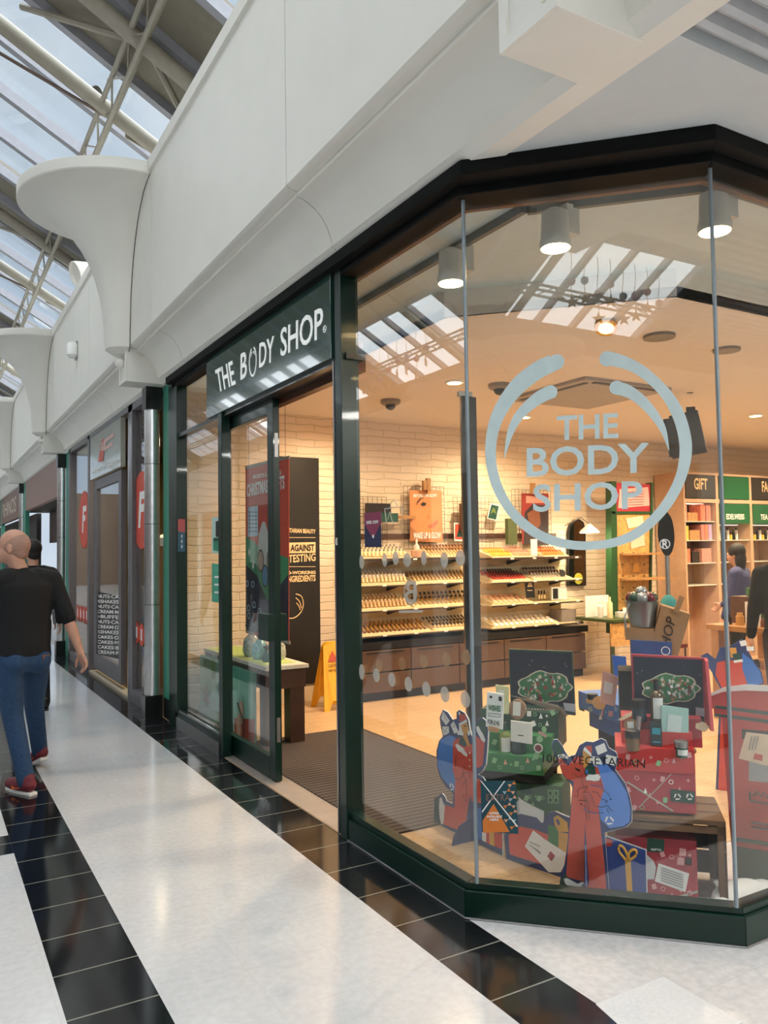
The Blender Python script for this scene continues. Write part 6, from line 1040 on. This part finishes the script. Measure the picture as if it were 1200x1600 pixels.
b = B(CHROME); b.box((1.985, 9.13, 0), (2.0, 9.15, 3.28)); S('trim_8', b)
S('wall_bakery', B(M('bakery_wall', '57491f', .7, var=.2, scale=2)).box((4.5, 8.12, 0), (4.6, 13.9, 3.2))); S('wall_bakery', B(M('bakery_wall', '57491f', .7)).box((2.1, 13.8, 0), (4.6, 13.9, 3.2))); S('ceiling', B(M('bakery_ceiling', '3a2c1a', .8)).box((2.12, 8.12, 3.2), (4.6, 13.9, 3.28)))
BS = Sheet((-1, 0, 0), -2.0); T = thing('bakery_sign', 'frosted glass sign panel with a large red letter F above the bakery door', 'sign', (2.02, 10.6, 2.63)); make('sign_panel', B(M('frosted_sign', 'b3b8ae', .2, coat=.6)).box((2.005, 9.62, 2.64), (2.06, 11.58, 3.25)), T)
BS.part('letter_f', [(153, 722), (156, 705), (158, 690), (162, 684), (163, 698), (161, 720)], M('f_red', 'cf5a4c', .5), T); BS.part('letter_f', [(156, 704), (157, 692), (177, 676), (178, 682), (166, 691), (165, 698), (176, 690), (176, 695), (164, 704)], M('f_pink', 'd8b0a8', .5), T); BS.text('lettering', 'PRIESTLEY BAKERY', (145, 741), (187.5, 722), (145, 735), WHITE, T, .02)
T = thing('bakery_door', 'grey framed glass bakery door lettered with white rows of words', 'door', (2.1, 10.6, 0)); b = B(GREYF); b.box((2.04, 9.75, .08), (2.1, 9.9, 2.62)); b.box((2.04, 11.3, .08), (2.1, 11.5, 2.62)); b.box((2.04, 9.9, .08), (2.1, 11.3, .28)); b.box((2.04, 9.9, 2.5), (2.1, 11.3, 2.62)); make('door_frame', b, T); make('door_glass', B(GL).box((2.066, 9.9, .28), (2.074, 11.3, 2.5)), T)
BD = Sheet((-1, 0, 0), -2.064); BD.part('dark_film', [(152, 924), (186, 932), (186, 1030), (152, 1022)], M('dark_film', '16140e', .4), T, lift=.0)
words = ['NUTS·CAKES', 'KSHAKES·DO', 'NUTS·CAKES', 'CREAM·MILK', 'I·BUFFETS', 'NUTS·CAKES', 'CREAM·DON', 'KSHAKES·S', 'CAKES·DONU', 'CAKES·MIL', 'CAKES·BUF', 'CREAM·PIES']
for i, s in enumerate(words): y0_ = 934+7.9*i; sl_ = .02*(i-1); BD.text('lettering', s[:7], (152.5, y0_), (186, y0_+1.5+.10*i), (152.5, y0_-5.2), WHITE, T, .02)
S('trim_9', B(M('door_sill', 'b8ab94', .5)).box((2.0, 9.15, 0), (2.12, 11.6, .03)))
def oval(px, py, ry_, lab, w_, kk):
    T = thing('round_logo_decal', lab, 'window decal', Sheet((-1, 0, 0), -2.045).p(px, py)); sh = Sheet((-1, 0, 0), -2.045); b = B(M('decal_red', 'd2503c', .5)); sh.disc(b, (px, py), w_, .001, .001, k=32); make('red_disc', b, T)
    o = sh.p(px, py, .004); U = V(0, -1, 0); Z = V(0, 0, 1); s = w_*.5
    b = B(WHITE); b.prism([o+U*(a*s)+Z*(c*s) for a, c in ((-.7, -.9), (-.3, -.9), (-.15, -.1), (.5, -.1), (.58, .3), (-.08, .3), (-.02, .55), (.85, .55), (.95, .95), (-.4, .95))], (.001, 0, 0)); make('letter_f', b, T)
oval(131, 812, 40, 'round red decal with a white F on the far bakery window', .42, 0); oval(221, 797, 60, 'round red decal with a white F on the near bakery window', .42, 0)
for i in range(5): b = B(M('decal_red', 'd2503c', .5)); Sheet((-1, 0, 0), -2.045).disc(b, (121.5+4.6*i, 957+1.5*i), .12, .001, .001, k=16); o = Sheet((-1, 0, 0), -2.045).p(121.5+4.6*i, 957+1.5*i, .003); b.mats.append(WHITE); b.box((o.x-.001, o.y-.03, o.z-.06), (o.x, o.y+.03, o.z+.06), 1); one('icon_dot', b, 'small red icon disc on the far bakery window, '+NTH[i]+' from the left', 'window decal', 'icon discs on the far bakery window')
for i in range(4): b = B(M('decal_red', 'd2503c', .5)); Sheet((-1, 0, 0), -2.045).disc(b, (206+7.5*i, 984+4*i), .12, .001, .001, k=16); o = Sheet((-1, 0, 0), -2.045).p(206+7.5*i, 984+4*i, .003); b.mats.append(WHITE); b.box((o.x-.001, o.y-.03, o.z-.06), (o.x, o.y+.03, o.z+.06), 1); one('icon_dot', b, 'small red icon disc on the near bakery window, '+NTH[i]+' from the left', 'window decal', 'icon discs on the near bakery window')
t = thing('bakery_counter', 'bakery counter and display behind the glass', 'counter', (3.6, 10, 0)); make('counter_body', B(DWOOD).box((3.3, 8.6, .004), (3.9, 12.8, 1.0)), t); make('counter_top', B(WOOD).box((3.25, 8.55, 1.0), (3.95, 12.85, 1.04)), t)
one('menu_roll', B(KRAFT, WHITE).lathe([(0, 0), (.14, 0), (.14, 1.7)], (2.6, 9.95, .004), 0, 14).lathe([(.2, 1.7), (.2, 1.8), (0, 1.85)], (2.6, 9.95, .004), 1, 10), 'brown paper stand with a white crumpled top inside the bakery door', 'stand', smooth=True)
lamp('bakery_lamp', 'AREA', (3.2, 11, 3.15), 60, (1, .8, .5), .8)
MAU = M('mauve_fascia', '94766c', .5); FS2 = Sheet((-1, 0, 0), -2.0)
S('wall_right', B(MAU).box((2.0, 14.15, 2.62), (2.1, 19.5, 3.285))); S('wall_right', B(M('dark_brown_recess', '3c1a18', .4)).box((2.5, 14.15, 1.9), (2.6, 19.5, 2.62))); S('wall_right', B(M('shop_dark', '1a1614', .6)).box((2.9, 14.15, 0), (3.0, 19.9, 1.9))); S('ceiling', B(M('shop_dark', '1a1614', .6)).box((2.1, 14.15, 2.6), (3, 19.9, 2.62)))
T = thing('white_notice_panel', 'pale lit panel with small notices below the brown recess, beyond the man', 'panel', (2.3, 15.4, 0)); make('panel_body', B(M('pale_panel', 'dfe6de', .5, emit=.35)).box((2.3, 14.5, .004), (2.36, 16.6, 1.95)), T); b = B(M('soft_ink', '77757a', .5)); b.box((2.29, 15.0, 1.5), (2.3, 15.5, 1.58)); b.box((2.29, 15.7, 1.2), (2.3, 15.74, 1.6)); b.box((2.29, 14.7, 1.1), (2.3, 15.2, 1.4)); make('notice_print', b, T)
T = thing('fascia_sign', 'brown fascia with thin pale capital letters far along the mall', 'sign', (2.02, 22.8, 2.55)); make('fascia_board', B(M('brown_fascia', '7d5f54', .5)).box((2.0, 20.2, 2.55), (2.1, 25.7, 3.285)), T); text('lettering', 'RHINOS', (1.998, 25.3, 2.72), (1.998, 21.6, 2.72), (1.998, 25.3, 3.1), M('thin_cream', 'd8cdb8', .5), T, .0)
S('wall_right', B(M('shop_dark', '1a1614', .6)).box((2.3, 20.1, 0), (2.4, Y1, 2.6))); S('wall_right', B(M('far_fascia', '6a5148', .5)).box((2.0, 26, 2.55), (2.1, Y1, 3.285)))
# ------------------------------------------------------------------ people
def taper(b, p0, r0, p1, r1, m=0, seg=14):
    b.tube([p0, p1], [r0, r1], m, seg)
def limb(b, pts, m=0, sub=3, flat=None):
    for i, (p, r) in enumerate(pts): b.ball(p, r, m, sc=flat or (1, 1, 1), seg=14)
    for (p, r), (q_, s) in zip(pts, pts[1:]): taper(b, p, r, q_, s, m)
def melt(o, vox, smooth=4):
    k = o.modifiers.new('remesh', 'REMESH'); k.mode = 'VOXEL'; k.voxel_size = vox; k.use_smooth_shade = True
    s = o.modifiers.new('smooth', 'SMOOTH'); s.factor = .5; s.iterations = smooth; return o
def cloth_mat(name, col, sc=40, rough=.85):
    return M(name, col, rough, var=.18, scale=sc, bump=.4)
def hand(b, w, d, side, s=1.0, curl=.5, back=V(0, -1, 0)):
    """palm at wrist w, pointing along d; palm faces inward; five separate curled fingers"""
    d = d.normalized(); n = side.normalized(); f = d.cross(n).normalized()          # f: across the knuckles
    pc = w+d*.05*s; b.ball(w+d*.01*s, .026*s, seg=10); 
    for k in range(5): b.ball(w+d*(.02+.013*k)*s, .030*s, sc=(1, 1, 1), seg=10) if False else None
    for j in (-1, -.33, .33, 1): taper(b, w+d*.005*s+f*.012*j*s, .017*s, w+d*.085*s+f*.030*j*s, .0145*s, seg=8); b.ball(w+d*.085*s+f*.030*j*s, .0145*s, seg=8)
    for j, L_ in ((-1, .060), (-.33, .075), (.33, .082), (1, .072)):
        a = w+d*.088*s+f*.031*j*s; c1 = a+(d*math.cos(curl*.6)+n*math.sin(curl*.6))*L_*.45*s; c2 = c1+(d*math.cos(curl*1.5)+n*math.sin(curl*1.5))*L_*.33*s; c3 = c2+(d*math.cos(curl*2.3)+n*math.sin(curl*2.3))*L_*.25*s
        limb(b, [(a, .0095*s), (c1, .009*s), (c2, .0082*s), (c3, .0072*s)])
    a = w+d*.02*s+f*.028*s; c1 = a+(d*.6+f*.75+n*.25).normalized()*.04*s; c2 = c1+(d*.85+f*.35+n*.4).normalized()*.032*s; c3 = c2+(d*.95+n*.35).normalized()*.024*s; limb(b, [(a, .015*s), (c1, .0125*s), (c2, .011*s), (c3, .009*s)])
def head(b, c, yaw, s=1.0):
    R = Matrix.Rotation(yaw, 3, 'Z')
    def P(x, y, z): return Vector(c)+R@Vector((x*s, y*s, z*s))
    def bl(x, y, z, r, sc=(1, 1, 1)):
        g = bmesh.ops.create_uvsphere(b.bm, u_segments=18, v_segments=12, radius=1)
        for v in g['verts']: v.co = P(x, y, z)+R@Vector((v.co.x*r*sc[0]*s, v.co.y*r*sc[1]*s, v.co.z*r*sc[2]*s))
    bl(0, -.012, .03, .098, (.82, 1.02, 1.0)); bl(0, .028, -.035, .072, (.86, .92, 1.15)); bl(0, .062, -.085, .032, (1.1, .9, .8)); bl(0, .094, -.02, .014, (.9, 1.2, 1.4)); bl(0, .108, -.033, .012, (1.1, 1, .8)); bl(0, .088, .022, .03, (1.6, .35, .35)); bl(0, .084, -.062, .02, (1.25, .5, .35))
    for e in (-1, 1): bl(e*.078, -.008, -.012, .03, (.32, .62, 1.05)); bl(e*.08, -.012, .006, .02, (.45, .9, .9)); bl(e*.04, .07, -.03, .022, (1, .6, .8))
    return P
SKIN = M('skin', 'c08f78', .55, var=.08, scale=18); EYEW = M('eye_white', 'e0dcd6', .3)
def person(label, x, y, yaw, H, top, bottom, shoes, hairm, headyaw, armR, armL, legs, group=None, sleeve=.62, hair='short', vox=.009, belt=False, bulk=1.0, hoff=0):
    """yaw 0 faces +Y. armR/armL: (shoulder-elbow dir, elbow-wrist dir); legs: (foot offset R, foot offset L) along the walking direction"""
    k = H/1.8; R = Matrix.Rotation(yaw, 3, 'Z'); O_ = Vector((x, y, 0))
    def W_(a, b_, c): return O_+R@Vector((a*k, b_*k, c*k))
    T = thing('person', label, 'person', (x, y, 0), group)
    b = B(SKIN); hc = W_(hoff, .03, 1.665); P = head(b, hc, headyaw, k*1.0)
    limb(b, [(W_(0, -.01, 1.45), .062*k), (W_(hoff*.5, .0, 1.52), .058*k), (W_(hoff*.9, .015, 1.60), .056*k)])
    limb(b, [(W_(0, 0, .98), .10*k), (W_(0, 0, 1.15), .09*k), (W_(0, .0, 1.35), .085*k), (W_(.09, -.01, 1.43), .05*k)]); limb(b, [(W_(-.19*bulk, -.01, 1.43), .045*k), (W_(0, -.01, 1.42), .06*k), (W_(.19*bulk, -.01, 1.43), .045*k)])
    J = {}
    for s, arm in ((1, armR), (-1, armL)):
        sh = W_(.185*s*bulk, -.01, 1.43); el = sh+R@Vector(arm[0]).normalized()*.30*k; wr = el+R@Vector(arm[1]).normalized()*.26*k; J[s] = (sh, el, wr)
        limb(b, [(sh, .052*k), (sh.lerp(el, .5), .047*k), (el, .038*k), (el.lerp(wr, .3), .040*k), (wr, .026*k)]); hand(b, wr, (wr-el).normalized(), (R@Vector((-s, .1, 0))), 1.0*k, .45)
    LG = {}
    for s, fy in ((1, legs[0]), (-1, legs[1])):
        hp = W_(.095*s*bulk, 0, .93); ft = W_(.10*s+(fy[3] if len(fy) > 3 else 0), fy[0], .09+fy[1]); kn = (hp+ft)/2+R@Vector((0, .05+fy[1]*.35, 0)); kn.z = .50*k+fy[1]*.2; LG[s] = (hp, kn, ft)
        limb(b, [(hp, .085*k), (kn, .055*k), (ft, .04*k)])
    melt(make('body', b, T, loc=None), vox)
    # eyes
    b = B(EYEW, INK)
    for e in (-1, 1): b.ball(P(e*.034, .082, .008), .011*k, 0, seg=10); b.ball(P(e*.034, .091, .008), .0052*k, 1, seg=8)
    make('eyes', b, T)
    # shirt
    b = B(top); w_ = bulk
    def el_(z, rx, ry, yy): return lambda a: W_(0, yy, z)+R@Vector((rx*w_*k*math.cos(a), ry*k*math.sin(a), 0))
    b.loft([el_(*q) for q in ((.90, .172, .128, 0), (.93, .180, .134, 0), (1.02, .172, .130, 0), (1.12, .172, .125, 0), (1.22, .185, .130, 0), (1.32, .200, .132, 0), (1.40, .200, .120, -.01), (1.455, .165, .09, -.01), (1.49, .09, .07, -.008))])
    limb(b, [(W_(0, -.01, 1.45), .080*k), (W_(hoff*.35, -.005, 1.485), .066*k)])
    for s in (1, -1):
        sh, el, wr = J[s]; e2 = sh.lerp(el, min(1, sleeve*1.5)) if sleeve < .66 else el
        pts = [(W_(.10*s, -.01, 1.44), .085*k), (sh, .074*k), (sh.lerp(el, .5), .064*k), (el, .056*k)]
        if sleeve > .66: pts += [(el.lerp(wr, (sleeve-.66)/.34*.95), .043*k)]
        limb(b, pts)
    melt(make('shirt', b, T), vox*1.1, 3)
    # trousers
    b = B(bottom)
    b.loft([el_(*q) for q in ((.80, .12, .10, 0), (.86, .168, .135, 0), (.92, .172, .130, 0), (.98, .160, .120, 0), (1.0, .155, .115, 0))])
    for s in (1, -1):
        hp, kn, ft = LG[s]; limb(b, [(hp+V(0, 0, -.02), .098*k), (hp.lerp(kn, .5), .088*k), (kn, .070*k), (kn.lerp(ft, .45), .064*k), (ft+V(0, 0, -.01), .058*k)])
        b.ball(W_(.085*s, -.055, .87), .09*k, seg=14)
    melt(make('trousers', b, T), vox*1.1, 3)
    if belt:
        c = W_(.075, -.142, .862); make('waist_patch', B(M('leather_patch', '8a5420', .6)).obox(c, R@Vector((.06, .022, 0)), R@Vector((0, .014, 0)), (0, 0, .05)), T)
    for s, fy in ((1, legs[0]), (-1, legs[1])):
        hp, kn, ft = LG[s]; b = B(shoes[0]); tilt = fy[2]; heel = ft+V(0, 0, -.045*k); fd = R@Vector((.10*s*.6, math.cos(tilt), -math.sin(tilt))); fd.normalize(); 
        up = V(0, 0, 1)
        limb(b, [(heel-fd*.04+up*.018, .047*k), (heel+fd*.05+up*.012, .052*k), (heel+fd*.13+up*.002, .047*k), (heel+fd*.195-up*.004, .036*k)]); b.ball(ft+V(0, 0, .01), .056*k, seg=12); b.ball(heel-fd*.05+up*.055, .03*k, seg=10); sho = melt(make('shoe', b, T), .008, 3)
        b = B(shoes[1]); sd = fd.cross(up).normalized(); so_ = heel-up*.052*k; P_ = [(-.09, -.030), (-.09, .030), (.02, .040), (.12, .044), (.2, .034), (.238, 0), (.2, -.034), (.12, -.042), (.02, -.038)]
        b.prism([so_+fd*a*k+sd*c*k for a, c in P_], fd.cross(sd)*(-.026*k)); make('sole', b, sho, bevel=.006)
        if len(shoes) > 2: b = B(shoes[2]); b.prism([heel+fd*.0+sd*.047+up*.0, heel+fd*.09+sd*.049-up*.02, heel+fd*.10+sd*.049, heel+fd*.02+sd*.047+up*.03], -sd*.012); b.prism([heel+fd*.0-sd*.047+up*.0, heel+fd*.09-sd*.049-up*.02, heel+fd*.10-sd*.049, heel+fd*.02-sd*.047+up*.03], sd*.012); make('shoe_stripe', b, sho)
    # hair
    b = B(hairm); Rh = Matrix.Rotation(headyaw, 3, 'Z')
    def hb(x_, y_, z_, r, sc):
        g = bmesh.ops.create_uvsphere(b.bm, u_segments=20, v_segments=14, radius=1)
        for v in g['verts']: v.co = P(x_, y_, z_)+Rh@Vector((v.co.x*r*sc[0]*k, v.co.y*r*sc[1]*k, v.co.z*r*sc[2]*k))
    if hair == 'short': hb(0, -.02, .045, .104, (.84, 1.0, .98)); hb(0, -.05, -.02, .075, (.95, .8, .9))
    elif hair == 'shaved':
        hb(0, -.022, .020, .0995, (.842, 1.02, .97)); hb(0, -.052, -.035, .066, (1.0, .85, .85))
    elif hair == 'long': hb(0, -.02, .045, .108, (.88, 1.0, 1.0)); hb(0, -.06, -.06, .09, (1.0, .75, 1.5)); hb(0, -.06, -.16, .08, (1.0, .6, 1.3))
    melt(make('hair', b, T), .008, 2)
    return T
JEANS = cloth_mat('blue_denim', '1d3a5a', 60); BLK = cloth_mat('black_knit', '05060a', 50); GREYH = cloth_mat('grey_sweat', '8e9094', 40); LJ = cloth_mat('light_denim', '7488a0', 50)
STUB = M('cropped_grey_hair', 'a37f6f', .9, var=.12, scale=80)
person('man with a shaved head in black top and blue jeans, walking away at left', .615, 6.15, 0.38, 1.80, BLK, JEANS, (M('shoe_wine', '6a1a28', .6), M('shoe_sole', 'e0dcd8', .5), M('shoe_orange', 'e06a28', .5)), STUB, 1.15,
       ((.22, -.34, -.9), (.22, -.26, -.93)), ((-.2, .3, -.9), (-.1, .5, -.85)), ((.40, .04, .4, .25), (-.16, .0, 0, .05)), sleeve=.68, hair='shaved', vox=.0075, belt=True, bulk=1.13, hoff=-.06)
person('dark haired person in black top and trousers walking just ahead of the shaved-headed man', 1.03, 9.3, 0, 1.78, BLK, cloth_mat('black_trousers', '0e0e10'), (INK, M('dark_sole', '201c1a', .6)), M('dark_hair', '16100c', .7), .2,
       ((.25, .1, -.95), (.1, .3, -.9)), ((-.2, .1, -.95), (-.1, .3, -.9)), ((-.2, .0, 0), (.3, .03, .2)), sleeve=1, vox=.012)
person('small figure in grey sweatshirt and pale jeans farther along the mall', 1.42, 11.9, .1, 1.35, GREYH, LJ, (M('white_trainer', '8c8c90', .6), M('teal_sole', '3f6a78', .5)), M('brown_hair', '3a2418', .7), 0,
       ((.2, .1, -.95), (.1, .3, -.9)), ((-.2, .1, -.95), (-.1, .3, -.9)), ((.2, .0, 0), (-.1, .02, .2)), sleeve=1, vox=.014)
person('customer with long dark hair and blue top in front of the gift shelves', 8.0, 5.85, .3, 1.62, cloth_mat('blue_top', '3a3f66'), cloth_mat('black_trousers', '0e0e10'), (INK, INK), M('dark_hair', '16100c', .7), .3,
       ((.2, .3, -.9), (.0, .8, -.5)), ((-.2, .1, -.95), (-.1, .3, -.9)), ((.05, .0, 0), (-.05, .0, 0)), sleeve=1, vox=.014, hair='long')
person('customer with short dark hair in dark clothes deep in the shop at the right', 9.3, 5.9, .5, 1.72, BLK, cloth_mat('black_trousers', '0e0e10'), (INK, INK), M('dark_hair', '16100c', .7), .5,
       ((.2, .3, -.9), (.0, .8, -.5)), ((-.2, .1, -.95), (-.1, .3, -.9)), ((.05, .0, 0), (-.05, .0, 0)), sleeve=1, vox=.014)
person('customer in a black coat at the right edge of the photo, by the product table', 6.05, 4.0, -.9, 1.72, BLK, cloth_mat('black_trousers', '0e0e10'), (INK, INK), M('dark_hair', '16100c', .7), -.9,
       ((.2, .0, -.95), (.05, .2, -.95)), ((-.2, .1, -.95), (-.1, .3, -.9)), ((.05, .0, 0), (-.05, .0, 0)), sleeve=1, hair='long', vox=.014)
# unseen fill lights added to brighten the side passage
for x, y in ((4.5, -.5), (8.5, -.5)): lamp('passage_fill', 'AREA', (x, y, 3.25), 40*MALL, (1, .95, .88), .5)
